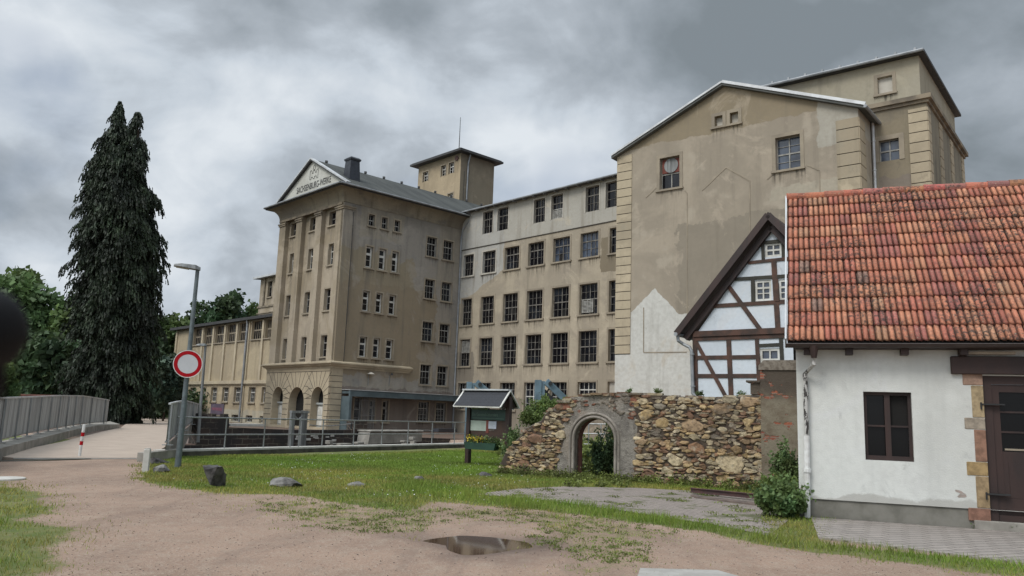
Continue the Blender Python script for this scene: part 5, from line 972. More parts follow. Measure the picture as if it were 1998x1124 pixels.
# chains/handrail of the yard
m = MB(); a, b, c = FC.uz(600, 832), FC.uz(640, 831), FC.uz(686, 826); m.tube([FC.w(*FC.uz(601, 829), .1), FC.w(*FC.uz(620, 831), .1), FC.w(*FC.uz(640, 831), .1), FC.w(*FC.uz(664, 829), .1), FC.w(*FC.uz(686, 826), .1)], .03, 6)
yr = m.build('yard_rail', M['galv']); tag(yr, 'sagging grey rail in front of the right arched doorway', 'railing')
m = MB(); a = FC.uz(686, 824, .1); m.tube([FC.w(a[0], a[1]-.35, .1), FC.w(a[0], a[1]+.06, .1)], .05, 8); m.build('rail_end_post', M['steel_d'], yr)
# timber/metal racks at the yard foot right of the trough
m = MB(); F4 = FC.off(-1.5); a = F4.uz(812, 838); b = F4.uz(887, 845)
m.tube([F4.w(*F4.uz(812, 839)), F4.w(*F4.uz(885, 842))], .04, 6)
for x in (813, 846, 885): p = F4.uz(x, 842); m.tube([F4.w(p[0], p[1]+.05), F4.w(p[0], -.0)], .035, 6)
m.tube([F4.w(*F4.uz(812, 857)), F4.w(*F4.uz(885, 857))], .05, 6); rk = m.build('pipe_rack', M['galv_d']); tag(rk, 'low grey pipe rack at the foot of the factory wall, right of the trough', 'rack')
a = F4.uz(846, 836, .1); b = F4.uz(882, 842.5, .1); m = MB(); m.fbox(F4, a[0], b[0], b[1], a[1], .05, .5); m.build('rack_cover', M['slate'], rk)
# blue-grey screen rakes (post with raking arm)
def rake(x0, x1, yt, arm, lab, yb=870):
    s_ = 12.; P = CAM+ray((x0+x1)/2, 800)*(40./(ray(900, 800) @ Fv)); fr = Fr(P, 82); o = thing('screen_rake', [P[0], P[1], 0], lab, 'machine', 'trash screen rakes beside the canal')
    a = fr.uz(x0, yt+4); b = fr.uz(x1, yt+4); m = MB(); wd = b[0]-a[0]
    ol = [(a[0], -.2), (a[0]+wd*.62, -.2), (a[0]+wd*.62, a[1]), (a[0], a[1])]; m.prism(fr, ol, .0, -.4); ol2 = [(q[0]+wd*.66, q[1]-.02) for q in ol]; m.fbox(fr, a[0]+wd*.68, b[0], .0, a[1]-.05, -.5, -.05); m.build('column', M['bluegrey'], o)
    m = MB(); p = fr.uz(*arm[0]); q = fr.uz(*arm[1]); m.beam(fr.w(p[0], p[1], -.1), fr.w(q[0], q[1], -.1), .34, .22, fr.n); m.build('rake_arm', M['bluegrey'], o)
    m = MB(); m.beam(fr.w(p[0]-.1, p[1]-.5, -.3), fr.w(q[0]-.35, q[1]-.45, -.3), .28, .25, fr.n); m.tube([fr.w(p[0]+.2, p[1]-.1, -.35), fr.w(p[0]+.2, p[1]-.1, .15)], .1, 10)
    for t_ in (.25, .5, .75): c = (p[0]*(1-t_)+q[0]*t_, p[1]*(1-t_)+q[1]*t_); m.beam(fr.w(c[0], c[1], -.1), fr.w(c[0]-.3, c[1]-.55, -.3), .08, .08, fr.n)
    m.build('chain_drive', M['steel_d'], o)
rake(911.5, 927, 741, ((929, 746), (962, 775)), 'left blue-grey screen rake, its top showing above the notice board roof'); rake(1046, 1064, 737, ((1066, 744), (1104, 780)), 'right blue-grey screen rake with raking arm behind the leafy bush')
# leaning ladder-like grates seen through the arch
P = CAM+ray(1175, 850)*(31./(ray(1175, 850) @ Fv)); fr = Fr(P, -60); o = thing('metal_rack', [P[0], P[1], 0], 'grey tubular rack with slanting frames seen through the stone arch', 'rack')
m = MB()
for y in (828, 847, 867.5): m.tube([fr.w(*fr.uz(1135, y-1)), fr.w(*fr.uz(1210, y))], .025, 6)
for x in (1172, 1184, 1196, 1208): a = fr.uz(x, 867); b = fr.uz(x+14, 834); m.tube([fr.w(*a, .1), fr.w(*b, .1)], .022, 6)
for x in (1148, 1172, 1205): a = fr.uz(x, 880); m.tube([fr.w(a[0], 0), fr.w(a[0], fr.uz(x, 826)[1])], .025, 6)
m.build('rack_frame', M['galv'], o); m = MB(); a = fr.uz(1150, 867); b = fr.uz(1212, 874); m.fbox(fr, min(a[0], b[0]), max(a[0], b[0]), b[1], a[1], -.2, -.05); m.build('rack_foot', M['concrete_d'], o)
# concrete parapet stub, marker post
m = MB(); a = gp(276, 903, .0); b = gp(352, 893, .0); fr = Fr(a, math.degrees(math.atan2(*(b-a)[:2]))); L = np.linalg.norm(b-a); m.fbox(fr, .25, L, -.1, .26, -.25, .0); tag(m.build('kerb_block', M['concrete'], bevel=.01), 'short brown-grey concrete kerb between the white post and the lamp post', 'kerb')
a = gp(283.5, 921); m = MB(); fr = Fr(a, 80); m.fbox(fr, -.07, .07, -.05, .53, -.06, .06); m.prism(fr, [(-.07, .53), (.07, .53), (.05, .56), (-.05, .56)], .05, -.05); tag(m.build('marker_post', M['concrete_l'], bevel=.01), 'short white concrete marker post at the corner of the lawn', 'post')
# striped bollard
a = gp(154.5, 893); bo_ = thing('bollard', a, 'slim white bollard with two red bands in the middle of the bridge entrance', 'bollard')
tilt = np.array([.035, 0, 1.]); m = MB(); m.tube([a, a+tilt*.95], .042, 12); m.build('post', M['white'], bo_)
for z_ in (.36, .61): m = MB(); m.tube([a+tilt*z_, a+tilt*(z_+.11)], .045, 12); m.build('red_band', M['red'], bo_)
m = MB(); m.tube([a-np.array([0, 0, .02]), a+np.array([0, 0, .02])], .09, 12); m.build('base_plate', M['concrete'], bo_)
# lamp posts and the road sign
def lamp(base, top, r0, r1, arm, mat, lab, group=None):
    o = thing('street_lamp', base, lab, 'street lamp', group); m = MB(); m.tube([base, base+(top-base)*.35, top], r0, 14, r2=r1); m.build('pole', M[mat], o)
    m = MB(); d_ = arm/np.linalg.norm(arm); sd_ = np.cross(d_, [0, 0, 1.]); sd_ /= np.linalg.norm(sd_); w = r0*1.6; L = np.linalg.norm(arm); up = np.array([0, 0, 1.])
    P = []
    for f_, ww, hh in ((-.12, .45, .6), (.1, 1., .9), (.7, 1.15, .7), (1., .8, .35)):
        c = top+d_*L*f_; P.append([c-sd_*w*ww, c+sd_*w*ww, c+sd_*w*ww*.7+up*w*hh, c-sd_*w*ww*.7+up*w*hh])
    vs = [q for r_ in P for q in r_]; fs = [(4*i+k, 4*i+(k+1) % 4, 4*i+4+(k+1) % 4, 4*i+4+k) for i in range(3) for k in range(4)]+[(0, 1, 2, 3), (12, 13, 14, 15)]; m.add(vs, fs); lh = m.build('lamp_head', M['galv_d'], o)
    m = MB(); c0 = top+d_*L*.35-up*.012; c1 = top+d_*L*.9-up*.012; m.beam(c0, c1, w*1.3, .02); m.build('lamp_glass', M['white_trim'], lh); return o
def toray(x, y, base):
    r_ = ray(x, y); k = np.hypot(*base[:2])/np.hypot(r_[0], r_[1]); return CAM+r_*k
lb = gp(346.5, 912); lt = toray(385.5, 527, lb); M['pole'] = mk('grey_green_painted_pole', (.115, .14, .145), (.085, .10, .105), 6, .5, .2, bs=12)
lamp(lb, lt, .082, .05, toray(339, 519, lb)-lt+np.array([0, .0, 0]), 'pole', 'tall grey street lamp on the lawn carrying the round red and white sign')
l2 = CAM+ray(391, 808)*(33./(ray(391, 808) @ Fv)); l2t = toray(401, 675.5, l2); l2b = np.array([l2[0], l2[1], .1]); lamp(l2b, l2t, .075, .05, toray(383, 674, l2)-l2t, 'galv_d', 'shorter grey street lamp behind the round sign, by the canal')
sc_ = toray(366.5, 710.5, lb); dv = CAM-sc_; dv[2] *= .0; dv /= np.linalg.norm(dv); sc_ = sc_+dv*.10; sg2 = thing('traffic_sign', sc_, 'round white no-entry-for-vehicles sign with a thick red rim, fixed to the lamp post', 'road sign')
rad = 25.0/FPX*np.linalg.norm(sc_-CAM)*.99; ax = np.cross(dv, [0, 0, 1.]); upv = np.array([-.02, 0, 1.]); upv /= np.linalg.norm(upv)
def disc(mm, c, r0, r1, th, n=48):
    V = []
    for rr_2, dz in ((r0, th), (r1, th), (r1, 0), (r0, 0)):
        V += [c+dv*dz+ax*rr_2*math.cos(2*math.pi*k/n)+upv*rr_2*math.sin(2*math.pi*k/n) for k in range(n)]
    F = []
    for j in range(3): F += [(j*n+k, j*n+(k+1) % n, (j+1)*n+(k+1) % n, (j+1)*n+k) for k in range(n)]
    if r0 < 1e-4: pass
    mm.add(V, F)
m = MB(); disc(m, sc_, .001, rad*.70, .006); m.build('sign_face', M['signwhite'], sg2); m = MB(); disc(m, sc_, rad*.69, rad*.955, .009); m.build('sign_rim', M['red'], sg2); m = MB(); disc(m, sc_, rad*.95, rad, .012); m.build('sign_edge', M['white'], sg2); m = MB(); disc(m, sc_-dv*.01, .001, rad*.99, .008); m.tube([sc_-dv*.02-ax*.12, sc_-dv*.02+ax*.12], .015, 6); m.build('sign_back', M['galv'], sg2)
# notice board
nb0 = gp(909.5, 905.5); nbd = 26.6; FN = Fr(nb0, -52.)
nb = thing('notice_board', nb0, 'roofed dark wooden notice board with a green sign and pinned sheets', 'notice board')
NB_U = FN.uz(990, 880)[0]; m = MB(); uR = FN.uz(989, 830)[0]
for uu in (0, uR): m = MB(); m.fbox(FN, uu-.075, uu+.075, -.05, FN.uz(912, 793)[1]+.35, -.15, .0); m.build('post', M['wood'], nb)
r = FN.rect(917, 797, 981, 821); m = MB(); m.fbox(FN, uR+.08, -.08, FN.uz(950, 852)[1]-.05, r[3], -.10, -.07); m.build('back_panel', mk('reddish_board', (.055, .028, .018), (.035, .02, .014), 3, .7), nb)
M['green'] = mk('dark_green_sign', (.012, .045, .032), None, 3, .45, bump=0); M['cream'] = mk('cream_sign_print', (.10, .16, .125), None, 3, .6, bump=0)
m = MB(); m.fbox(FN, uR+.1, -.1, r[2], r[3]-.02, -.068, -.04); gs = m.build('sign_panel', M['green'], nb)
a = FN.uz(921.5, 808, -.036); b = FN.uz(971.5, 812, -.036); text_on(FN, 'Die Gemeinde informiert', a[0], b[0], a[1]-.05, a[1]+.05, 'cream', gs, 'sign_lettering', d=-.037)
m = MB(); m.fbox(FN, uR+.16, -.16, r[2]+.05, r[2]+.062, -.038, -.034); m.build('sign_border', M['cream'], gs)
for (x0, y0, x1, y1), lab, cx_ in (((917.5, 820, 948, 841), 'three pale green printed sheets', (.36, .42, .36)), ((953.5, 822, 968, 837), 'single bluish white sheet', (.42, .45, .52))):
    q = FN.rect(x0, y0, x1, y1, -.06); m = MB(); m.fbox(FN, q[0], q[1], q[2], q[3], -.066, -.055); so_ = m.build('pinned_sheet', mk('paper_sheet', cx_, tuple(v*.93 for v in cx_), 5, .7, bump=0), nb)
    m = MB(); n_ = 3 if x1-x0 > 20 else 1
    for j in range(n_):
        for i in range(7): uu = q[1]-(q[1]-q[0])*(j+.1)/n_; m.fbox(FN, uu-(q[1]-q[0])/n_*random.uniform(.5, .8), uu, q[3]-.05-i*.04-.006, q[3]-.05-i*.04, -.0545, -.053)
    m.build('printed_line', M['grey_frame'], so_)
q = FN.rect(948.5, 820, 953, 845, -.06); m = MB(); m.fbox(FN, q[0], q[1], q[2], q[3], -.068, -.058); m.build('red_strip', mk('red_strip_paint', (.20, .05, .035), None, 4, .6, bump=0), nb)
# its roof: ridge along the board, right gable facing the camera
rz_ = FN.uz(905, 762, -.07)[1]; ez_ = FN.uz(887, 791, .42)[1]; uL_ = FN.uz(904, 763, -.07)[0]; uR_ = FN.uz(992.5, 761, -.07)[0]; uLe = FN.uz(885.5, 791, .42)[0]; uRe = FN.uz(970, 794, .42)[0]
hw2 = .50; m = MB()
roof_plane(m, FN, (uLe, ez_, hw2-.07), (uR_-.05, ez_, hw2-.07), (uR_-.05, rz_, -.07), (uLe, rz_, -.07), .03); roof_plane(m, FN, (uLe, ez_, -hw2-.07), (uR_-.05, ez_, -hw2-.07), (uR_-.05, rz_, -.07), (uLe, rz_, -.07), .03)
t = NT('scalloped_shingles'); uvs_ = t.coord('UV'); sx = t.N.new('ShaderNodeSeparateXYZ'); t.L.new(uvs_, sx.inputs[0]); uu = t.math('MULTIPLY', sx.outputs[0], 5.5); wv = t.math('MULTIPLY', t.math('ABSOLUTE', t.math('SINE', t.math('MULTIPLY', uu, math.pi))), .30)
rw = t.math('SUBTRACT', t.math('MULTIPLY', sx.outputs[1], 8.), wv); fr2 = t.math('FRACT', rw); edge = t.rng(fr2, .0, .16)
col = t.mix(edge, (.008, .008, .010), (.026, .028, .034)); col = t.mix(t.rng(t.noise(6, 4, .6), .4, .7, 0, .5), col, (.016, .017, .02)); t.bump(fr2, .5, .02); rfo = m.build('roof', t.fin(col, .75), nb)
m = MB(); m.beam(FN.w(uLe, rz_+.03, -.07), FN.w(uR_-.06, rz_+.03, -.07), .20, .05); m.build('ridge_cap', M['zinc_l'], rfo)
m = MB(); E_ = .03
for dd_, s_ in ((hw2-.07, 1), (-hw2-.07, -1)):
    for uu in (uR_-.07, uLe): m.beam(FN.w(uu, ez_-.03, dd_), FN.w(uu, rz_, -.07), .03, .06, FN.u)
    m.beam(FN.w(uLe, ez_-.03, dd_), FN.w(uR_-.06, ez_-.03, dd_), .04, .04)
m.build('edge_trim', M['white_frame'], rfo)
m = MB(); m.add([FN.w(uR_-.0, ez_-.02, hw2-.12), FN.w(uR_-.0, ez_-.02, -hw2-.02), FN.w(uR_, rz_-.08, -.07)], [(0, 1, 2)]); m.build('gable_board', M['wood'], nb)
m = MB(); q = FN.uz(921, 796.5, -.02); q2 = FN.uz(953, 797, -.02); m.tube([FN.w(q[0], q[1], .0), FN.w(q2[0], q[1], .0)], .03, 8); m.build('strip_lamp', M['galv'], nb)
# planter with flowers hung under it
pbx = thing('flower_box', FN.w(-.8, .3, .1), 'green flower box with yellow blossoms at the foot of the notice board', 'planter')
a = FN.uz(914, 862, .05); b = FN.uz(975, 868, .05); m = MB(); m.prism(FN, [(a[0], a[1]), (b[0], a[1]), (b[0]+.06, a[1]-.22), (a[0]-.06, a[1]-.22)], .28, .02); m.build('trough', mk('dark_green_planter', (.015, .05, .03), None, 4, .5), pbx)
# rocks on the lawn
M['rock'] = mk('dark_slate_rock', (.10, .093, .088), (.028, .025, .025), 5, .85, bump=.9, bs=14); M['rock_l'] = mk('grey_rock', (.20, .19, .175), (.07, .065, .06), 5, .85, bump=.9, bs=14)
def rock(x, y, w, h, dp, seed, mat, lab, top_flat=False, grp='rocks along the edge of the lawn'):
    c = gp(x, y); r = random.Random(seed); bm = bmesh.new()
    for _ in range(26):
        v = Vector((r.uniform(-1, 1), r.uniform(-1, 1), r.uniform(0, 1)))
        if not top_flat: v.z *= 1-.55*abs(v.x)**1.5
        else: v.z = min(v.z*1.3, 1); v.x *= .78+.22*v.z
        bm.verts.new((v.x*w, v.y*dp, -.06+v.z*(h+.06)))
    bmesh.ops.convex_hull(bm, input=bm.verts); bmesh.ops.delete(bm, geom=[v for v in bm.verts if not v.link_faces], context='VERTS')
    bmesh.ops.subdivide_edges(bm, edges=bm.edges[:], cuts=2, use_grid_fill=True)
    for v in bm.verts: v.co += Vector((r.uniform(-1, 1), r.uniform(-1, 1), r.uniform(-1, 1)))*.012*w/.3
    bmesh.ops.triangulate(bm, faces=bm.faces[:])
    me = bpy.data.meshes.new('rock'); bm.to_mesh(me); bm.free(); me.materials.append(M[mat]); o = bpy.data.objects.new('rock', me); SC.collection.objects.link(o); o.location = c; tag(o, lab, 'rock', grp); return o
rock(419, 951, .27, .42, .25, 6, 'rock', 'large dark upright flat-topped rock nearest the street lamp', True); rock(558, 949, .36, .30, .3, 12, 'rock_l', 'low wide grey rock alone in the middle of the lawn edge'); rock(695, 949, .20, .15, .2, 5, 'rock_l', 'small flat grey rock right of the wide grey rock'); rock(817.5, 935, .14, .16, .14, 9, 'rock_l', 'small upright light grey rock in front of the lawn centre')
rock(945, 928, .22, .12, .2, 15, 'rock', 'small black rock in front of the notice board'); rock(305, 905, .32, .2, .25, 21, 'rock', 'dark layered rock beside the white marker post'); rock(316, 922, .2, .22, .2, 33, 'rock_l', 'small grey rock in front of the dark layered rock by the marker post')
# rusty steel beams lying by the wall
a = gp(1348, 960, .06); b = gp(1500, 975, .06); m = MB()
o = thing('steel_beam', a, 'rusty steel beam lying on the ground in front of the rubble wall', 'beam')
m.beam(a, b, .10, .012); m.beam(a+np.array([0, 0, .09]), b+np.array([0, 0, .09]), .10, .012); m.beam(a+np.array([0, 0, .045]), b+np.array([0, 0, .045]), .014, .08); m.build('flanges', M['rust'], o)
a = gp(1352, 968, .03); b = gp(1530, 990, .03); m = MB(); m.beam(a, b, .16, .05); m.beam(a+np.array([.0, -.25, 0]), b+np.array([0, -.2, 0]), .12, .04); tag(m.build('metal_plank', mk('worn_plank', (.16, .12, .10), (.09, .07, .06), 4, .8)), 'worn grey-brown planks lying in front of the rusty beam', 'plank')
# ================================================================ rubble wall with arch
WL_, WR_ = gp(1115, 933), gp(1490, 958); FWl = Fr(WL_, math.degrees(math.atan2(*(WL_-WR_)[:2]))); WT = .62
def wz(x, y, d=0.): return FWl.uz(x, y, d)
sw_ = thing('rubble_wall', FWl.w(-2, 0), 'ruined rubble stone wall with a round-arched doorway and plastered patch', 'wall')
prof_px = [(972, 925), (976, 905), (988, 880), (1004, 862), (1019, 848), (1024, 836), (1056, 821), (1064, 807), (1078, 799), (1101, 784), (1113, 776), (1140, 772), (1162, 768.5), (1190, 771), (1216, 767), (1250, 769), (1300, 771), (1350, 775), (1400, 778), (1440, 774), (1486, 771)]
pf = [wz(*q) for q in prof_px]; al = wz(1121, 850)[0]; ar = wz(1199, 850)[0]; az_ = wz(1160, 816)[1]
ao = archpts(ar, al, az_, .0, 16); ao[0] = (ar, .001); ao[-1] = (al, .001)
# the opening reaches the ground: outline walks round it
ol = [(pf[0][0], -.1)]+pf+[(pf[-1][0], -.1)]
body = ol+[(ar, -.1)]+[(u, z) for u, z in archpts(ar, al, az_, -.1, 16)[1:-1]]+[(al, -.1)]
t = NT('rough_old_render'); n1 = t.noise(1.6, 6, .65); n2 = t.noise(7, 6, .7); n3 = t.noise(.9, 4, .5, loc=(4, 4, 4))
col = t.mix(t.rng(n1, .4, .6), (.27, .245, .21), (.17, .152, .132)); col = t.mix(t.rng(n2, .5, .68, 0, .8), col, (.10, .085, .07)); col = t.mix(t.rng(n3, .56, .64, 0, .7), col, (.30, .25, .20)); col = t.mix(t.rng(t.noise(2.4, 3, .5, loc=(9, 2, 1)), .66, .69, 0, .8), col, (.24, .09, .055)); t.bump(t.math('ADD', n2, t.noise(30, 4, .7)), 1., .04); M['render_old'] = t.fin(col, .95)
m = MB(); m.prism(FWl, body, 0, -WT); wbod = m.build('wall_body', M['render_old'], sw_)
def smoothnoise(u, z, s=0): return math.sin(u*2.1+z*1.3+s)+.6*math.sin(u*4.7-z*3.9+s*2)+.4*math.sin(u*9.1+z*8.3+s*3)
pzl = wz(1098, 860)[0]; pzr = wz(1240, 860)[0]
def inprof(u, z):
    us = [p[0] for p in pf]; zt = float(np.interp(-u, [-a for a in us], [p[1] for p in pf])); return z < zt
def stones(fr, test, u0, u1, zmax, seed, parent, name, cols, dmin=.02, dmax=.11, sc=1.):
    r = random.Random(seed); V = []; F = []; C_ = []; z = -.06; rows = 0
    bm0 = bmesh.new(); bmesh.ops.create_icosphere(bm0, subdivisions=3, radius=1); bv = [v.co.copy() for v in bm0.verts]; bf = [[v.index for v in f.verts] for f in bm0.faces]; bm0.free()
    placed = []
    def put(u, z, w, h):
        if not test(u, z): return
        c = cols[r.randrange(len(cols))]; k = r.uniform(.65, 1.2); c = [min(1, q*k*.9) for q in c]; a0 = r.uniform(-.22, .22); p_ = r.uniform(2.4, 5.5); dep = 1.5*r.uniform(dmin, dmax)*min(1, w/.25); sh = r.uniform(-.3, .3)
        cuts = [(Vector((math.cos(q), math.sin(q), r.uniform(-.1, .6))).normalized(), r.uniform(.62, .9)) for q in [r.uniform(0, 6.28) for _ in range(8)]]+[(Vector((r.uniform(-.35, .35), r.uniform(-.35, .35), 1)).normalized(), r.uniform(.3, .55)) for _ in range(2)]
        b = len(V)
        for v in bv:
            x, y, zz_ = v
            l = (abs(x)**p_+abs(y)**p_+abs(zz_)**3)**(1/p_) if p_ else 1; q = Vector((x/l, y/l, zz_/l*.8))
            for n_, k_ in cuts:
                dd = q.dot(n_)
                if dd > k_: q -= n_*(dd-k_)
            q.x += q.y*sh; X2 = q.x*math.cos(a0)-q.y*math.sin(a0); Y2 = q.x*math.sin(a0)+q.y*math.cos(a0)
            V.append(fr.w(u+X2*w/2, z+Y2*h/2, dep*q.z+.01+.012*math.sin(37*q.x+u*9)*math.cos(31*q.y+z*7))); j = r.uniform(.86, 1.1); C_.append([q_*j for q_ in c])
        for f in bf: F.append([b+i for i in f])
    # large stones first, then the gaps are filled with flat thin ones in loose courses
    big = []
    for _ in range(6000):
        w = r.choice((.18, .24, .3, .38, .5, .62, .7))*r.uniform(.8, 1.1)*sc; h = w*r.uniform(.45, .8); u = r.uniform(u0, u1); zz_ = r.uniform(.02, zmax)
        if all(abs(u-a)*2 > (w+c)*.80 or abs(zz_-b)*2 > (h+d)*.80 for a, b, c, d in big): big.append((u, zz_, w, h))
    for g in sorted(big, key=lambda q: -q[2]): put(*g)
    z = -.02
    while z < zmax:
        h = r.uniform(.04, .10)*sc; u = u0+r.uniform(-.1, 0)
        while u < u1:
            w = r.uniform(.08, .30)*sc; uc_, zc_ = u+w/2, z+h/2+r.uniform(-.02, .02)+.03*smoothnoise(u, z, seed)
            if not any(abs(uc_-a)*2 < c*.72 and abs(zc_-b)*2 < d*.72 for a, b, c, d in big): put(uc_, zc_, w*1.0, h*1.08)
            u += w*.97
        z += h*.93
    return np_mesh(name, np.array(V), np.array(F), M['stone'], parent, np.array(C_), False)
t = NT('field_stone'); a_ = t.attr(); col = t.mix(t.rng(t.noise(9, 5, .7), .42, .68, 0, .65), a_.outputs['Color'], (.075, .05, .035)); col = t.mix(t.rng(t.noise(3.2, 5, .7, loc=(2, 7, 1)), .54, .66, 0, .6), col, (.40, .36, .28)); col = t.mix(t.rng(t.noise(1.1, 4, .6, loc=(5, 5, 1)), .56, .68, 0, .5), col, (.10, .09, .075)); t.bump(t.noise(22, 5, .75), .8, .025); M['stone'] = t.fin(col, .9, 0, .3)
sc_cols = [(.50, .37, .20), (.42, .29, .155), (.27, .155, .09), (.56, .46, .30), (.40, .28, .17), (.27, .22, .165), (.50, .42, .29), (.24, .14, .09), (.48, .34, .17), (.52, .42, .27)]
stones(FWl, lambda u, z: inprof(u, z+.05) and u > pzl+.12*smoothnoise(0, z, 1)-.0-(.0 if z < 1.3 else (z-1.3)*.6), pzl-.3, pf[0][0], 2.2, 5, sw_, 'rubble_stones', sc_cols)
stones(FWl, lambda u, z: inprof(u, z+.04) and u < pzr+.05*smoothnoise(0, z*2, 2) and u > pf[-1][0]-.0, pf[-1][0], pzr+.2, 2.4, 8, sw_, 'rubble_stones', sc_cols, .02, .10, 1.12)
rp_ = random.Random(44)
stones(FWl, lambda u, z: inprof(u, z+.05) and pzr < u < pzl+.2 and z > az_+.22+.1*smoothnoise(u, z) and rp_.random() < .5, pzr, pzl, 2.3, 15, sw_, 'rubble_stones', [(.30, .26, .21), (.22, .18, .14), (.26, .11, .07), (.33, .29, .23)], .01, .05, .8)
M['mortar'] = mk('brown_lime_mortar', (.085, .062, .042), (.045, .033, .025), 4, .95, bump=.6)
m = MB(); zs_ = np.linspace(0, 2.2, 14); Lp = [p for p in pf if p[0] > pzl+.1]; Rp = [p for p in pf if p[0] < pzr-.02]
m.panel(FWl, [(pzl+.12*smoothnoise(0, z, 1)-(0 if z < 1.3 else (z-1.3)*.6), z) for z in zs_ if z < Lp[-1][1]]+[(u, z-.02) for u, z in Lp[::-1]]+[(Lp[0][0], 0)], (), .006)
m.panel(FWl, [(pzr+.05*smoothnoise(0, z*2, 2), z) for z in zs_ if z < Rp[0][1]]+[(u, z-.02) for u, z in Rp]+[(Rp[-1][0], 0)], (), .006); m.build('mortar_bed', M['mortar'], sw_)
# capping of loose flat stones
V = MB(); r = random.Random(2)
for i in range(85):
    f_ = r.random(); us = pf[7:]; k = f_*(len(us)-1); i0 = int(k); q = k-i0; u = us[i0][0]*(1-q)+us[min(i0+1, len(us)-1)][0]*q; z = us[i0][1]*(1-q)+us[min(i0+1, len(us)-1)][1]*q
    w = r.uniform(.12, .4); dd_ = r.uniform(-.55, .02); c = r.choice(sc_cols[2:8]); aa = r.uniform(-.06, .06)
    V.fbox(FWl, u-w/2, u+w/2, z-.03+r.uniform(-.01, .02), z+r.uniform(.01, .05), dd_-.12, dd_+.1, 0, [v*.6 for v in c])
V.build('capping_stones', M['stone'], sw_)
# arch moulding: two rolls swept round the opening
t = NT('arch_stone'); n = t.noise(2.2, 6, .7, scale=(1, 1, .5)); col = t.mix(t.rng(n, .4, .6), (.31, .275, .235), (.19, .165, .14)); col = t.mix(t.rng(t.noise(8, 5, .7), .55, .68, 0, .6), col, (.06, .052, .045)); t.bump(t.noise(18, 5, .7), .6, .015); M['archstone'] = t.fin(col, .9)
def arch_sweep(name, prof, mat):
    """prof: (outward from opening, d)"""
    c = (al+ar)/2; r0 = (al-ar)/2; zc = az_-r0; K = []
    K.append((al, -.05, 1, 0)); K.append((al, zc, 1, 0))
    for a in np.linspace(0, math.pi, 22)[1:-1]: K.append((c+r0*math.cos(a), zc+r0*math.sin(a), math.cos(a), math.sin(a)))
    K.append((ar, zc, -1, 0)); K.append((ar, -.05, -1, 0)); m = MB(); n = len(prof); vs = [FWl.w(u+nx*o_, z+nz*o_, d_) for u, z, nx, nz in K for o_, d_ in prof]
    m.add(vs, [(k*n+i, k*n+i+1, (k+1)*n+i+1, (k+1)*n+i) for k in range(len(K)-1) for i in range(n-1)]); return m.build(name, M[mat], sw_, smooth=True)
pr = [(-.015, -.18), (-.01, -.02)]+[(.03-.045*math.cos(a), -.02+.075*math.sin(a)) for a in np.linspace(0, math.pi, 7)]+[(.085+.0, -.01)]+[(.125-.04*math.cos(a), -.01+.06*math.sin(a)) for a in np.linspace(0, math.pi, 7)]+[(.175, -.02)]
arch_sweep('arch_moulding', pr, 'archstone'); arch_sweep('arch_brick_lining', [(-.02, -WT-.01), (-.02, -.34), (.0, -.34), (-.0, -.2)], 'brickred')
# brick and plaster pillar
t = NT('brick_pillar'); uvw = t.coord('UV'); b = t.N.new('ShaderNodeTexBrick'); t.L.new(uvw, b.inputs[0]); b.inputs['Scale'].default_value = 1; b.inputs['Brick Width'].default_value = .26; b.inputs['Row Height'].default_value = .077; b.inputs['Mortar Size'].default_value = .008; b.inputs['Color1'].default_value = (.30, .10, .055, 1); b.inputs['Color2'].default_value = (.21, .075, .05, 1); b.inputs['Mortar'].default_value = (.22, .19, .15, 1)
pl_ = t.mix(t.rng(t.noise(2.2, 5, .6), .4, .62), (.20, .172, .125), (.145, .115, .08)); sx = t.N.new('ShaderNodeSeparateXYZ'); t.L.new(uvw, sx.inputs[0]); pl_ = t.mix(t.rng(t.math('ADD', sx.outputs[1], t.math('MULTIPLY', t.noise(3, 4, .6), .5)), 2.35, 2.75, 0, .85), pl_, (.06, .045, .035))
mask = t.rng(t.noise(2.1, 5, .62, scale=(1, 1, 1.5), loc=(3.3, 1.2, 2.45)), .57, .59); col = t.mix(mask, pl_, b.outputs[0]); t.bump(t.math('SUBTRACT', t.noise(12, 5, .7), t.math('MULTIPLY', mask, .8)), .8, .03); M['pillar'] = t.fin(col, .95)
pL = FWl.uz(1485, 850, .06)[0]; pTz = FWl.uz(1500, 722, .06)[1]; pT2 = FWl.uz(1500, 703, .06)[1]
bpil = thing('brick_pillar', FWl.w(pL-.8, 0), 'tall brick and plaster pillar with a stone cap beside the white outbuilding', 'pillar')
m = MB(); m.fbox(FWl, pL-1.7, pL, -.1, pTz, -.55, .06)
m.uv = [((np.array(v)-FWl.P) @ FWl.u, v[2]) for v in m.v]; m.build('shaft', M['pillar'], bpil)
m = MB(); m.prism(FWl, [(pL-1.7, pTz), (pL+.04, pTz), (pL+.03, pTz+.12), (pL-.10, pT2), (pL-1.7, pT2+.01)], .10, -.6); m.build('cap', mk('lichen_cap_stone', (.22, .19, .155), (.11, .09, .07), 9, .95, bump=.9, bs=30), bpil)
a = wz(1466, 768); m = MB(); m.fbox(FWl, a[0]-.35, a[0]+.02, a[1]-.02, a[1]+.28, -.5, .0); m.fbox(FWl, a[0]-.4, a[0]+.12, a[1]+.28, a[1]+.33, -.55, .06); m.build('stepped_shoulder', M['pillar'], bpil)
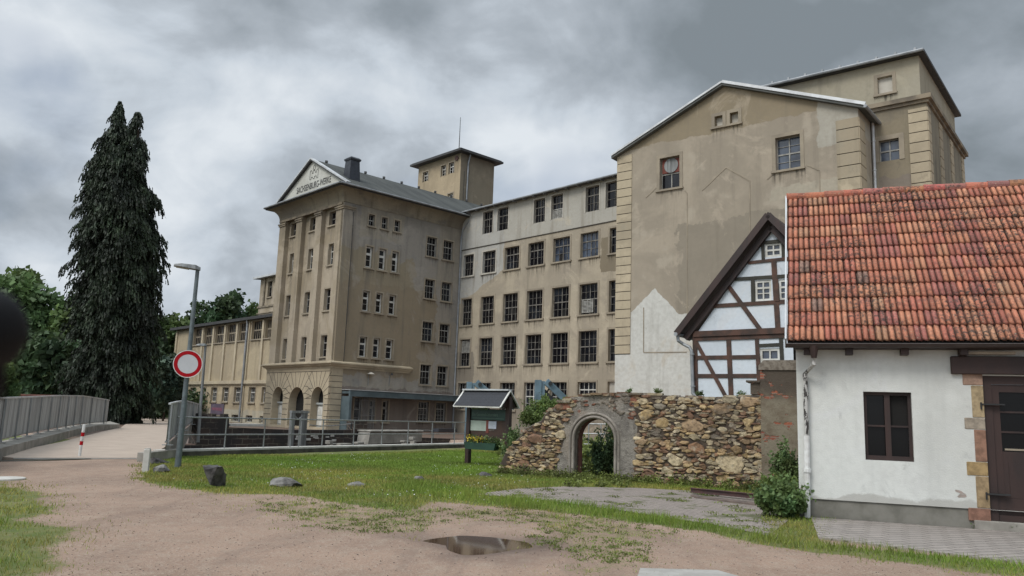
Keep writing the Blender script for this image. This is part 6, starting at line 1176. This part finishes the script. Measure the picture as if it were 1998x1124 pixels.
# ================================================================ vegetation
def quads(P, A, B):
    """centre P, half axes A, B -> verts, faces"""
    V = np.stack([P-A-B, P+A-B, P+A*.55+B, P-A*.55+B], 1).reshape(-1, 3); F = np.arange(len(P)*4).reshape(-1, 4); return V, F
def rnd_dirs(n):
    v = rng.normal(size=(n, 3)); return v/np.linalg.norm(v, axis=1, keepdims=True)
def leaves(C, size, tint, droop=0.):
    n = len(C); a = rnd_dirs(n); b = np.cross(a, rnd_dirs(n)); b /= np.linalg.norm(b, axis=1, keepdims=True)+1e-9; b[:, 2] -= droop; b /= np.linalg.norm(b, axis=1, keepdims=True)
    s = size*rng.uniform(.6, 1.3, (n, 1)); V, F = quads(C, a*s*.5, b*s*.5*1.2); return V, F, np.repeat(tint, 4, axis=0)
def crown_pts(c, rx, ry, rz, n, nl, gap=.0, lump=.42):
    L = rnd_dirs(nl)*rng.uniform(.25, .82, (nl, 1))**.7; L[:, 2] = L[:, 2]*.95; rad = rng.uniform(.55, 1.15, nl)*lump; k = rng.integers(0, nl, n)
    d = rnd_dirs(n); d[:, 2] = np.abs(d[:, 2])*np.where(rng.random(n) < .72, 1, -1); p = L[k]+d*(rad[k]*rng.uniform(.6, 1.08, n)**.5)[:, None]
    lt = rng.uniform(.7, 1.35, nl)[k]*rng.uniform(.75, 1.25, n); hue = rng.uniform(-.12, .12, nl)[k]
    T = np.stack([lt*(1+hue), lt, lt*(1-hue)], 1); P = np.array(c)+p*np.array([rx, ry, rz]); return P, T, L*np.array([rx, ry, rz])+np.array(c)
def tree(name, x, ytop, dist, wpx, mat, lab, n=14000, size=.42, nl=46, zb=0., cat='tree', grp='broadleaved trees beyond the bridge', low=.12, lump=.30):
    B = CAM+ray(x, 700)*(dist/(ray(x, 700) @ Fv)); top = CAM+ray(x, ytop)*(np.hypot(B[0], B[1])/np.hypot(*ray(x, ytop)[:2])); H = top[2]-zb; w = wpx*dist/FPX/2
    o = thing(name, [B[0], B[1], zb], lab, cat, grp); c = [B[0], B[1], zb+H*(.5+low/2)]
    P, T, L = crown_pts(c, w, w*.9, H*(.5-low/2)*.98, n, nl, lump=lump); P = P+rng.normal(size=P.shape)*np.array([w, w, H*.4])*.055; V, F, TT = leaves(P, size, T); np_mesh("crown", V, F, M[mat], o, TT)
    m = MB(); b0 = np.array([B[0], B[1], zb-.2]); r0 = max(.06, H*.018); m.tube([b0, b0+[w*.04, 0, H*.3], b0+[0, 0, H*.75]], r0, 8, r2=r0*.3)
    for q in L[:min(9, nl)]: s_ = b0+np.array([w*.03, 0, H*rng.uniform(.22, .5)]); m.tube([s_, (s_+q)/2+[0, 0, .05*H], q], r0*.4, 5, r2=r0*.1)
    m.build('trunk', M['bark'], o); return o
tree('broadleaf_tree', 60, 528, 88, 250, 'leaf', 'tall light green tree at the far left, its crown highest of the left group', n=22000, nl=60)
tree('broadleaf_tree', 128, 566, 84, 120, 'leaf', 'light green tree just left of the dark conifer', n=13000)
tree('broadleaf_tree', 35, 640, 74, 190, 'leaf_d', 'dark green lower tree in front of the tallest left tree', n=16000)
tree('broadleaf_tree', 120, 650, 70, 150, 'leaf_d', 'dark green lower tree directly left of the conifer foot', n=14000)
tree('broadleaf_tree', -70, 560, 80, 220, 'leaf_d', 'tree cut off by the left edge of the photo', n=9000)
tree('broadleaf_tree', 330, 596, 100, 90, 'leaf', 'light green tree seen right of the conifer and left of the street lamp', n=12000)
tree('willow_tree', 330, 688, 78, 80, 'bluegreen', 'pale grey-green rounded willow beside the hall end wall', n=14000, size=.35)
tree('broadleaf_tree', 425, 562, 112, 150, 'leaf_d', 'dark rounded tree rising behind the hall roof', n=18000, nl=55)
tree('broadleaf_tree', 505, 578, 116, 95, 'leaf', 'green tree top beside the narrow upper storey behind the hall', n=9000)
tree('broadleaf_tree', 275, 640, 96, 110, 'leaf_d', 'dark green tree hidden mostly behind the conifer', n=8000)
tree('leafy_bush', 14, 716, 52, 62, 'leaf', 'yellow-green rounded bush at the left edge above the parapet', n=7000, size=.22, cat='bush', grp='bushes', nl=16)
# far wood as one mass
n = 26000; az = np.radians(rng.uniform(-62, -18, n)); dd = rng.uniform(112, 150, n); hh = (6.+2.5*np.sin(az*37)+1.5*np.sin(az*91))*rng.uniform(0, 1, n)**.6
P = np.stack([np.sin(az)*dd, np.cos(az)*dd, hh], 1); lt = rng.uniform(.6, 1.2, (n, 1))*np.array([[1, 1, 1]]); V, F, T = leaves(P, 1.3, lt); tag(np_mesh('distant_wood', V, F, M['leaf_d'], None, T), 'dark far-off wood closing the view behind the left trees', 'wood', None, 'stuff')
# conifer with two leaders
cb = CAM+ray(232, 815)*(62./(ray(232, 815) @ Fv)); cb[2] = 0; cf = thing('conifer_tree', cb, 'towering dark conifer with drooping sprays and two pointed tips', 'tree')
def hgt(x, y): r_ = ray(x, y); return float((CAM+r_*(np.hypot(cb[0], cb[1])/np.hypot(r_[0], r_[1])))[2])
mpp = 62./FPX
ys = [197, 235, 270, 330, 400, 450, 520, 600, 680, 750, 790, 815]; xl_ = [236, 205, 192, 168, 140, 136, 138, 138, 130, 116, 118, 160]; xr_ = [238, 262, 280, 300, 318, 325, 322, 320, 312, 306, 300, 290]
zs = np.array([hgt(232, y) for y in ys]); right = np.array([math.cos(math.atan2(cb[0], cb[1])), -math.sin(math.atan2(cb[0], cb[1])), 0])
def lat(x, y): r_ = ray(x, y); return float(((CAM+r_*(np.hypot(cb[0], cb[1])/np.hypot(r_[0], r_[1])))-cb) @ right)
xa = np.array([lat(x, y) for x, y in zip(xl_, ys)]); xb = np.array([lat(x, y) for x, y in zip(xr_, ys)]); cx_ = (xa+xb)/2; hw_ = (xb-xa)/2
def prof_at(z): o_ = np.argsort(zs); return np.interp(z, zs[o_], cx_[o_]), np.interp(z, zs[o_], hw_[o_])
right = np.array([math.cos(math.atan2(cb[0], cb[1])), -math.sin(math.atan2(cb[0], cb[1])), 0]); VV = []; AA = []; BB = []; TT = []
tipA, tipB = (236, 195), (270, 216)
r = rng; up3 = np.array([0, 0, 1.])
def spray(p, dv_, ln_, lt, wd=.24):
    sw2 = dv_*r.uniform(.0, .45)+r.normal(size=3)*.22; sw2[2] = -1.; sw2 /= np.linalg.norm(sw2); sd3 = np.cross(sw2, r.normal(size=3)); sd3 /= np.linalg.norm(sd3)
    VV.append(p+sw2*ln_*.5); AA.append(sd3*ln_*wd); BB.append(-sw2*ln_*.5); t_ = lt*r.uniform(.7, 1.3); g_ = r.uniform(.9, 1.15); TT.append((t_, t_*g_, t_*.9)); return p+sw2*ln_*.75
def bough(z, ox, R_, a, lt, dens, drop):
    dv_ = right*math.cos(a)+np.cross(up3, right)*math.sin(a); sdv = np.cross(dv_, up3); c0 = cb+right*ox; k = max(5, int(R_*dens))
    for j in range(k):
        f_ = .2+.8*(j+r.random())/k; wv = .09+.22*R_*math.sin(math.pi*min(f_, .95))*.5
        for _ in range(3):
            p = c0+dv_*R_*f_+sdv*r.normal()*wv+up3*(z+.22*R_*f_*(1-f_)*1.6-.30*R_*f_**3+r.normal()*.05)
            for _k in range(int(r.integers(2, 4+int(drop)))): p = spray(p, dv_, r.uniform(.12, .30), lt*(1+.5*f_*r.random()))
for i in range(760):
    z = zs.min()+.3+(zs.max()-zs.min())*r.random(); ox, R_ = prof_at(z)
    if z > hgt(232, 290):
        lead = tipA if r.random() < .62 else tipB; zt = hgt(*lead)
        if z > zt-.1: continue
        ox = lat(*lead); R_ = min(R_*.85, .15+(zt-z)*.36)
    R_ *= r.uniform(.70, .98) if r.random() < .82 else r.uniform(1.0, 1.18)
    bough(z, ox, R_, r.uniform(0, 6.283), r.uniform(.5, 1.45), 9, 3)
for i in range(1400):                                                # inner twigs fill the crown; their darker tint paints shade inside
    z = zs.min()+.2+(zs.max()-zs.min())*r.random(); ox, R_ = prof_at(z)
    if z > hgt(232, 300): continue
    bough(z, ox, R_*r.uniform(.4, .8), r.uniform(0, 6.283), r.uniform(.5, .9), 5, 1)
for lead in (tipA, tipB):
    zt = hgt(*lead)
    for i in range(150): z = zt-3.2*r.random()**.8; p = cb+right*lat(*lead)+up3*z+r.normal(size=3)*np.array([.08, .08, 0]); spray(p, right*r.choice((-1, 1)), r.uniform(.15, .35), 1.)
V, F = quads(np.array(VV), np.array(AA), np.array(BB)); np_mesh('crown', V, F, M['conifer'], cf, np.repeat(np.array(TT), 4, axis=0))
m = MB(); m.tube([cb-np.array([0, 0, .2]), cb+np.array([0, 0, 12.]), cb+right*lat(*tipA)+np.array([0, 0, hgt(*tipA)-.3])], .42, 10, r2=.03); m.tube([cb+right*.2+np.array([0, 0, 12.]), cb+right*lat(*tipB)+np.array([0, 0, hgt(*tipB)-.3])], .22, 8, r2=.03); m.build('trunk', M['bark'], cf)
# shrubs and weeds: leaf heaps over stems
def shrub(name, P, rx, ry, rz, mat, lab, n=1500, size=.07, nl=12, cat='bush', grp=None, droop=0., lump=.32):
    o = thing(name, [P[0], P[1], P[2]], lab, cat, grp); C, T, L = crown_pts([P[0], P[1], P[2]+rz*.95], rx, ry, rz, int(n*1.5), int(nl*1.6), lump=lump); C = C+rng.normal(size=C.shape)*np.array([rx, ry, rz])*.09; 
    SH = []; ST = []
    for _ in range(22 if n > 1000 else 5):
        v_ = rnd_dirs(1)[0]; v_[2] = abs(v_[2])+.25; q_ = np.array([P[0], P[1], P[2]+rz*.7]); f_ = np.linspace(.5, rng.uniform(1.15, 1.65), 34)[:, None]
        SH.append(q_+v_*f_*np.array([rx, ry, rz])*np.array([1, 1, 1.1])+rng.normal(size=(34, 3))*size*.7-np.array([0, 0, 1])*(f_-.5)**2*rz*.25); ST.append(np.full((34, 3), rng.uniform(.8, 1.6)))
    C = np.concatenate([C]+SH); T = np.concatenate([T]+ST); C[:, 2] = np.maximum(C[:, 2], P[2]+.01); V, F, TT = leaves(C, size*.72, T, droop); np_mesh('foliage', V, F, M[mat], o, TT)
    m = MB()
    for q in L: m.tube([[P[0], P[1], P[2]-.02], (np.array([P[0], P[1], P[2]])+q)/2+[0, 0, .02], q], .006, 4, r2=.003)
    m.build('stems', M['bark'], o); return o
def atw(x, y, d): return FWl.w(*FWl.uz(x, y, d), d)
a = atw(1048, 852, -.45); shrub('leafy_bush', a, .52, .35, .50, 'weed', 'bright green bush growing over the broken left slope of the rubble wall', 5200, .05, 22)
a = atw(1078, 812, -.5); shrub('leafy_bush', a, .42, .3, .26, 'weed', 'low green growth on the wall top left of the arch', 2600, .045, 14)
a = gp(992, 922); a[2] = 0; shrub('leafy_bush', FWl.w(FWl.uz(990, 925)[0], 0, -.3), .25, .25, .62, 'leaf', 'narrow green bush at the left foot of the rubble wall', 2600, .055, 14); 
shrub('leafy_bush', FWl.w(FWl.uz(1152, 925)[0], 0, -1.2), .42, .4, .62, 'leaf_d', 'dark leafy bush standing inside the stone arch', 3800, .06, 18); shrub('leafy_bush', FWl.w(FWl.uz(1190, 925)[0], 0, -2.2), .6, .5, .55, 'weed', 'bright weeds behind the right side of the arch', 3600, .06, 18)
shrub('leafy_bush', FWl.w(FWl.uz(1147, 880)[0], .5, -2.6), .25, .3, .75, 'weed', 'tall thin light green shrub behind the arch', 1400, .06, 12)
shrub('leafy_bush', gp(1518, 984), .30, .25, .26, 'weed', 'bright green elder sprawling in front of the brick pillar', 4200, .075, 18); shrub('leafy_bush', FBn.w(.62, 0, .35), .38, .3, .30, 'leaf', 'leafy weeds in the corner left of the white downpipe', 3600, .07, 16)
shrub('leafy_bush', gp(1545, 1004), .36, .25, .17, 'weed', 'low bright weeds in front of the white outbuilding corner', 2600, .06, 14); shrub('leafy_bush', gp(1618, 1010), .30, .12, .10, 'leaf', 'flat dark weeds at the plinth right of the downpipe', 1900, .05, 10)
shrub('leafy_bush', gp(1535, 966), .30, .25, .52, 'leaf', 'upright elder bush against the brick pillar', 4200, .07, 14)
for x, lab in ((1866, 'tall thin weed left of the door stones'), (1889, 'tall thin weed touching the lowest door stone')):
    p = gp(x, 1030); shrub('tall_weed', p, .055, .05, .17, 'leaf', lab, 420, .04, 8, 'plant', 'weeds along the outbuilding')
for x, y, lab in ((1925, 1036, 'flat weed patch below the door threshold'), (1975, 1040, 'small weed patch at the right end of the threshold')):
    shrub('low_weed', gp(x, y), .16, .07, .045, 'leaf', lab, 420, .035, 8, 'plant', 'weeds along the outbuilding')
# spiky plant at the plinth
p = gp(1722, 1017); m = MB()
for i in range(26): a_ = rng.uniform(0, 6.28); l_ = rng.uniform(.12, .24); d_ = np.array([math.cos(a_)*.75, math.sin(a_)*.75, rng.uniform(.5, 1.5)]); d_ /= np.linalg.norm(d_); s_ = np.cross(d_, [0, 0, 1.]); s_ /= np.linalg.norm(s_)+1e-9; m.add([p-s_*.008, p+s_*.008, p+d_*l_*.6+s_*.006-[0, 0, .0], p+d_*l_], [(0, 1, 2, 3)])
m.tube([p, p+[0, 0, .30]], .004, 4); tag(m.build('spiky_weed', M['leaf']), 'spiky weed growing from the plinth below the window', 'plant')
# weeds along the rubble wall and its crown
V_, F_, T_l = [], [], []
def clumps(pts, spread, hgt_, n, size):
    for p in pts:
        k = max(6, int(n*rng.uniform(.5, 1.4))); C = np.array(p)+rng.normal(size=(k, 3))*np.array([spread, spread, 0]); C[:, 2] = p[2]+np.abs(rng.normal(size=k))*hgt_*.6+.01; lt = rng.uniform(.7, 1.4)*rng.uniform(.7, 1.3, (k, 1))*np.array([[1.25, 1.08, 1]]); V, F, T = leaves(C, size, lt); F_.append(F+sum(len(v) for v in V_)); V_.append(V); T_l.append(T)
clumps([FWl.w(u, 0, .10+abs(rng.normal())*.15) for u in rng.uniform(FWl.uz(1520, 960)[0], FWl.uz(975, 925)[0], 105)], .07, .16, 70, .034)
clumps([gp(x, y) for x, y in zip(rng.uniform(1100, 1250, 20), rng.uniform(938, 952, 20))], .07, .12, 50, .04)
cl = np.array([gp(x, y) for x, y in zip(rng.uniform(500, 1330, 900), rng.uniform(975, 1100, 900))]); cl = cl[(dpoly(thin, cl[:, 0], cl[:, 1]) > 0) | (dpoly(thin2, cl[:, 0], cl[:, 1]) > 0)]; clumps(cl, .05, .018, 22, .016)
cl = np.array([gp(x, y) for x, y in zip(rng.uniform(940, 1560, 260), rng.uniform(955, 1045, 260))]); cl = cl[(dpoly(cob, cl[:, 0], cl[:, 1]) > 0) & (wob(cl[:, 0]*1.1, cl[:, 1]*1.4) > -.1)]; clumps([c+[0, 0, .016] for c in cl], .07, .02, 30, .02)
tag(np_mesh('ground_weeds', np.concatenate(V_), np.concatenate(F_), M['weed'], None, np.concatenate(T_l)), 'scattered green weeds along the wall foot and over the gravel', 'weeds', None, 'stuff')
for i, (x, y, lab) in enumerate([(1228, 768, 'small green plant on the wall top left of the yellow one'), (1283, 769, 'yellowish flowering tuft on the rubble wall top'), (1366, 775, 'little green seedlings on the wall top near the timber house'), (1448, 776, 'red-brown creeper tuft at the right end of the wall top')]):
    shrub('wall_plant', atw(x, y, -.2), .10 if i else .05, .06, .07, 'leaf' if i != 1 else 'weed', lab, 160, .03, 6, 'plant', 'plants on the rubble wall')
# flowers in the box
c = (gp(914, 862)+gp(970, 866))/2; ub = np.linspace(FN.uz(916, 862, .15)[0], FN.uz(974, 868, .15)[0], 14); zt_ = FN.uz(930, 862, .15)[1]
C = np.concatenate([FN.w(u, zt_+.03, .15)+rng.normal(size=(70, 3))*np.array([.05, .05, .07]) for u in ub]); V, F, T = leaves(C, .045, rng.uniform(.6, 1.3, (len(C), 1))*np.array([[1, 1, 1]])); np_mesh('flower_leaves', V, F, M['leaf'], pbx, T)
C = np.concatenate([FN.w(u, zt_+.10, .2)+rng.normal(size=(22, 3))*np.array([.05, .05, .05]) for u in ub[:8]]); V, F, T = leaves(C, .035, np.ones((len(C), 3))); np_mesh('blossoms', V, F, M['yellow'], pbx, T)
# ---------------------------------------------------------------- grass blades
def grw(X, Y):
    nr_ = wob(X*1.3, Y*1.3)*.18+wob(X*6, Y*6)*.12+rng.normal(size=X.shape)*.14
    f = lambda P, w, a_=1.: np.clip((dpoly(P, X, Y)+nr_*a_)/w+.5, 0, 1)
    patch = np.clip(.5+1.2*wob(X*1.9+3, Y*2.1), 0, 1)
    return np.maximum.reduce([f(lawn, .3), .55*f(thin, 1.)*np.clip(patch*.5+wob(X*5, Y*5.3), 0, 1), .45*f(thin2, .8)*np.clip(patch*.4+wob(X*5, Y*5.3), 0, 1), .8*f(leftg, .8, 2)*(.35+.65*patch), .8*f(strip, .25), 1.3*f(corner, .25)]), f(lush, 1.2, 2)
NG = 900000; Xg = rng.uniform(-16, 13, NG); Yg = rng.uniform(6.5, 43, NG); dist = np.hypot(Xg, Yg); sT = (Xg-RP[0])*RN[0]+(Yg-RP[1])*RN[1]; azg = np.degrees(np.arctan2(Xg, Yg))
keep = (sT < -.4) & (np.abs(azg) < 36); Xg, Yg, dist = Xg[keep], Yg[keep], dist[keep]; w_, lus = grw(Xg, Yg); cb_ = (dpoly(cob, Xg, Yg) > .03) & (dpoly(corner, Xg, Yg) < 0); w_ = np.where(cb_, w_*.05, w_)
keep = rng.random(len(Xg)) < w_*np.clip(1.5-dist/45, .35, 1); Xg, Yg, dist, lus, w_ = Xg[keep], Yg[keep], dist[keep], lus[keep], w_[keep]
n = len(Xg); edge = np.clip((dist-9)/16, 0, 1); band = dpoly(G((1000, 968), (1200, 994), (1400, 1026), (1560, 1058), (1700, 1072), (1998, 1104), (1998, 1117), (1700, 1086), (1560, 1072), (1400, 1044), (1200, 1014), (1000, 990), (800, 965), (740, 950), (800, 940)), Xg, Yg) > 0
h = rng.uniform(.03, .075, n)*(1+.25*wob(Xg*2, Yg*2)); h = np.where(band, h*(1.3+1.1*np.clip(.5+wob(Xg*3.1, Yg*2.7), 0, 1)), h); h = np.where(w_ < .35, h*.6, h); wd = (.004+.0065*edge)*rng.uniform(.8, 1.4, n); aa = rng.uniform(0, 6.283, n); lean = rng.uniform(.1, .8, n)*h; la = rng.uniform(0, 6.283, n)
base = np.stack([Xg, Yg, .012*wob(Xg, Yg)-.004], 1); sd_ = np.stack([np.cos(aa), np.sin(aa), 0*aa], 1)*wd[:, None]; tip = base+np.stack([np.cos(la)*lean, np.sin(la)*lean, h], 1)
V = np.stack([base-sd_, base+sd_, tip], 1).reshape(-1, 3); F = np.arange(3*n).reshape(-1, 3)
dry = np.clip(.5+.5*wob(Xg*.9+1, Yg*1.1+2)+rng.normal(size=n)*.3, 0, 1)*(1-lus*.8); dry = np.where(band, dry*.5, dry); base_c = np.stack([.85+.9*dry, .95+.15*dry, .8+.9*dry], 1)*rng.uniform(.6, 1.3, (n, 1)); tag(np_mesh('grass', V, F, M['grass'], None, np.repeat(base_c, 3, axis=0)), 'short green lawn with dry yellow patches', 'grass', None, 'stuff')
# daisies
k = 420; Xd = rng.uniform(-7, 1, k*3); Yd = rng.uniform(15, 30, k*3); ok = (dpoly(lawn, Xd, Yd) > .3) & (wob(Xd*.8+5, Yd*.8) > .1); Xd, Yd = Xd[ok], Yd[ok]; C = np.stack([Xd, Yd, np.full(len(Xd), .07)], 1); V, F, T = leaves(C, .015, np.ones((len(C), 3))); tag(np_mesh('daisies', V, F, M['white'], None, T), 'tiny white daisies sprinkled in the lawn', 'flowers', None, 'stuff')
# gravel, leaves and crumbs on the track
k = 9000; Xp = rng.uniform(-9, 9, k); Yp = 7+15*rng.random(k)**1.6; w_, _ = grw(Xp, Yp); ok = (w_ < .3) & (np.abs(np.degrees(np.arctan2(Xp, Yp))) < 36) & (dpoly(pud, Xp, Yp) < -.05) & (dpoly(cob, Xp, Yp) < 0) & (((np.stack([Xp, Yp], 1)-BP[:2]) @ FBn.n[:2]) > 1.8); Xp, Yp = Xp[ok], Yp[ok]
bm = bmesh.new(); bmesh.ops.create_icosphere(bm, subdivisions=1, radius=1); iv = np.array([v.co[:] for v in bm.verts]); fi = np.array([[v.index for v in f.verts] for f in bm.faces]); bm.free(); s_ = rng.uniform(.003, .011, (len(Xp), 1))*np.array([[1, .8, .5]]); V = (iv[None]*s_[:, None, :]*rng.uniform(.7, 1.2, (len(Xp), len(iv), 1))+np.stack([Xp, Yp, .012*wob(Xp, Yp)+.002], 1)[:, None]).reshape(-1, 3); F = (fi[None]+np.arange(len(Xp))[:, None, None]*len(iv)).reshape(-1, 3); lt = rng.uniform(.25, 1.25, (len(Xp), 1))*np.array([[1, .9, .82]])
M['pebble'] = mk('pebble_stone', (.30, .25, .22), (.18, .15, .13), 20, .9, tint=True, bump=0); tag(np_mesh('gravel', V, F, M['pebble'], None, np.repeat(lt, len(iv), axis=0)), 'loose pebbles and crumbs strewn over the reddish gravel track', 'gravel', None, 'stuff')
# ================================================================ things beyond the bridge
P = CAM+ray(60, 770)*(58./(ray(60, 770) @ Fv)); fr = Fr(P, -70); a = fr.uz(18, 768); b = fr.uz(112, 771); o = thing('red_shed', [P[0], P[1], 0], 'long low red-brown shed just showing above the left parapet', 'shed')
m = MB(); m.fbox(fr, min(a[0], b[0]), max(a[0], b[0]), 0, a[1]-.12, -2.5, 0); m.build('wall', M['redpaint'], o); m = MB(); m.fbox(fr, min(a[0], b[0])-.2, max(a[0], b[0])+.2, a[1]-.12, a[1], -2.7, .2); m.build('roof', M['brickred'], o)
P = gp(300, 816, 0); fr = Fr(P, -78); o = thing('park_railing', [P[0], P[1], 0], 'dark distant railing along the path beyond the bridge', 'railing'); a = fr.uz(245, 815)[0]; b = fr.uz(345, 815)[0]; zt_ = fr.uz(290, 801)[1]; m = MB()
m.tube([fr.w(a, zt_), fr.w(b, zt_)], .035, 6); m.tube([fr.w(a, .15), fr.w(b, .15)], .03, 6)
for i in range(46): u = a+(b-a)*i/45; m.tube([fr.w(u, .1), fr.w(u, zt_)], .018 if i % 9 else .045, 5)
m.build('railing_bars', M['steel_d'], o)
P = CAM+ray(300, 790)*(88./(ray(300, 790) @ Fv)); shr = shrub('hedge', [P[0], P[1], 0], 7, 2, 1.6, 'leaf_d', 'dark hedge behind the distant railing right of the conifer', 6000, .35, 30, 'hedge')

bx_ = np.stack([rng.uniform(0, 9, 900), rng.uniform(21, 40, 900)], 1); bx_ = bx_[dpoly(back, bx_[:, 0], bx_[:, 1]) > .4]; V_, F_, T_l = [], [], []
clumps([[x, y, 0] for x, y in bx_], .3, .45, 60, .11); tag(np_mesh('overgrowth', np.concatenate(V_), np.concatenate(F_), M['weed'], None, np.concatenate(T_l)), 'overgrown green yard seen through the stone arch', 'weeds', None, 'stuff')
# ================================================================ wing mirror close to the lens, far out of focus
cd.dof.use_dof = True; cd.dof.focus_distance = 30; cd.dof.aperture_fstop = 6.5; 
def near(x, y, k): return CAM+ray(x, y)*k
o = thing('wing_mirror', near(-20, 640, .30), 'black blurred wing mirror very close at the left edge of the picture', 'mirror')
ax_ = Rv; ay_ = Uv; bm = bmesh.new(); bmesh.ops.create_icosphere(bm, subdivisions=4, radius=1)
c = near(-46, 640, .30); w_m, h_m, d_m = 70*.30/FPX, 84*.30/FPX, .02
V = []
for v in bm.verts:
    l = (abs(v.co.x)**2.3+abs(v.co.y)**2.3+abs(v.co.z)**3)**(1/2.3); q = v.co/l; q.x *= 1-.3*max(-q.y, 0); V.append(c+ax_*(q.x+.0*q.y)*w_m+ay_*(q.y-.25*max(q.x, 0))*h_m+Fv*q.z*d_m)
F = np.array([[v.index for v in f.verts] for f in bm.faces]); bm.free(); M['mirror_black'] = mk('black_plastic', (.003, .003, .004), None, 3, .7, bump=0, spec=.2); np_mesh('housing', np.array(V), F, M['mirror_black'], o, smooth=True)
m = MB(); m.tube([near(-14, 660, .30), near(-20, 770, .31)], .005, 10); m.build('arm', M['mirror_black'], o)
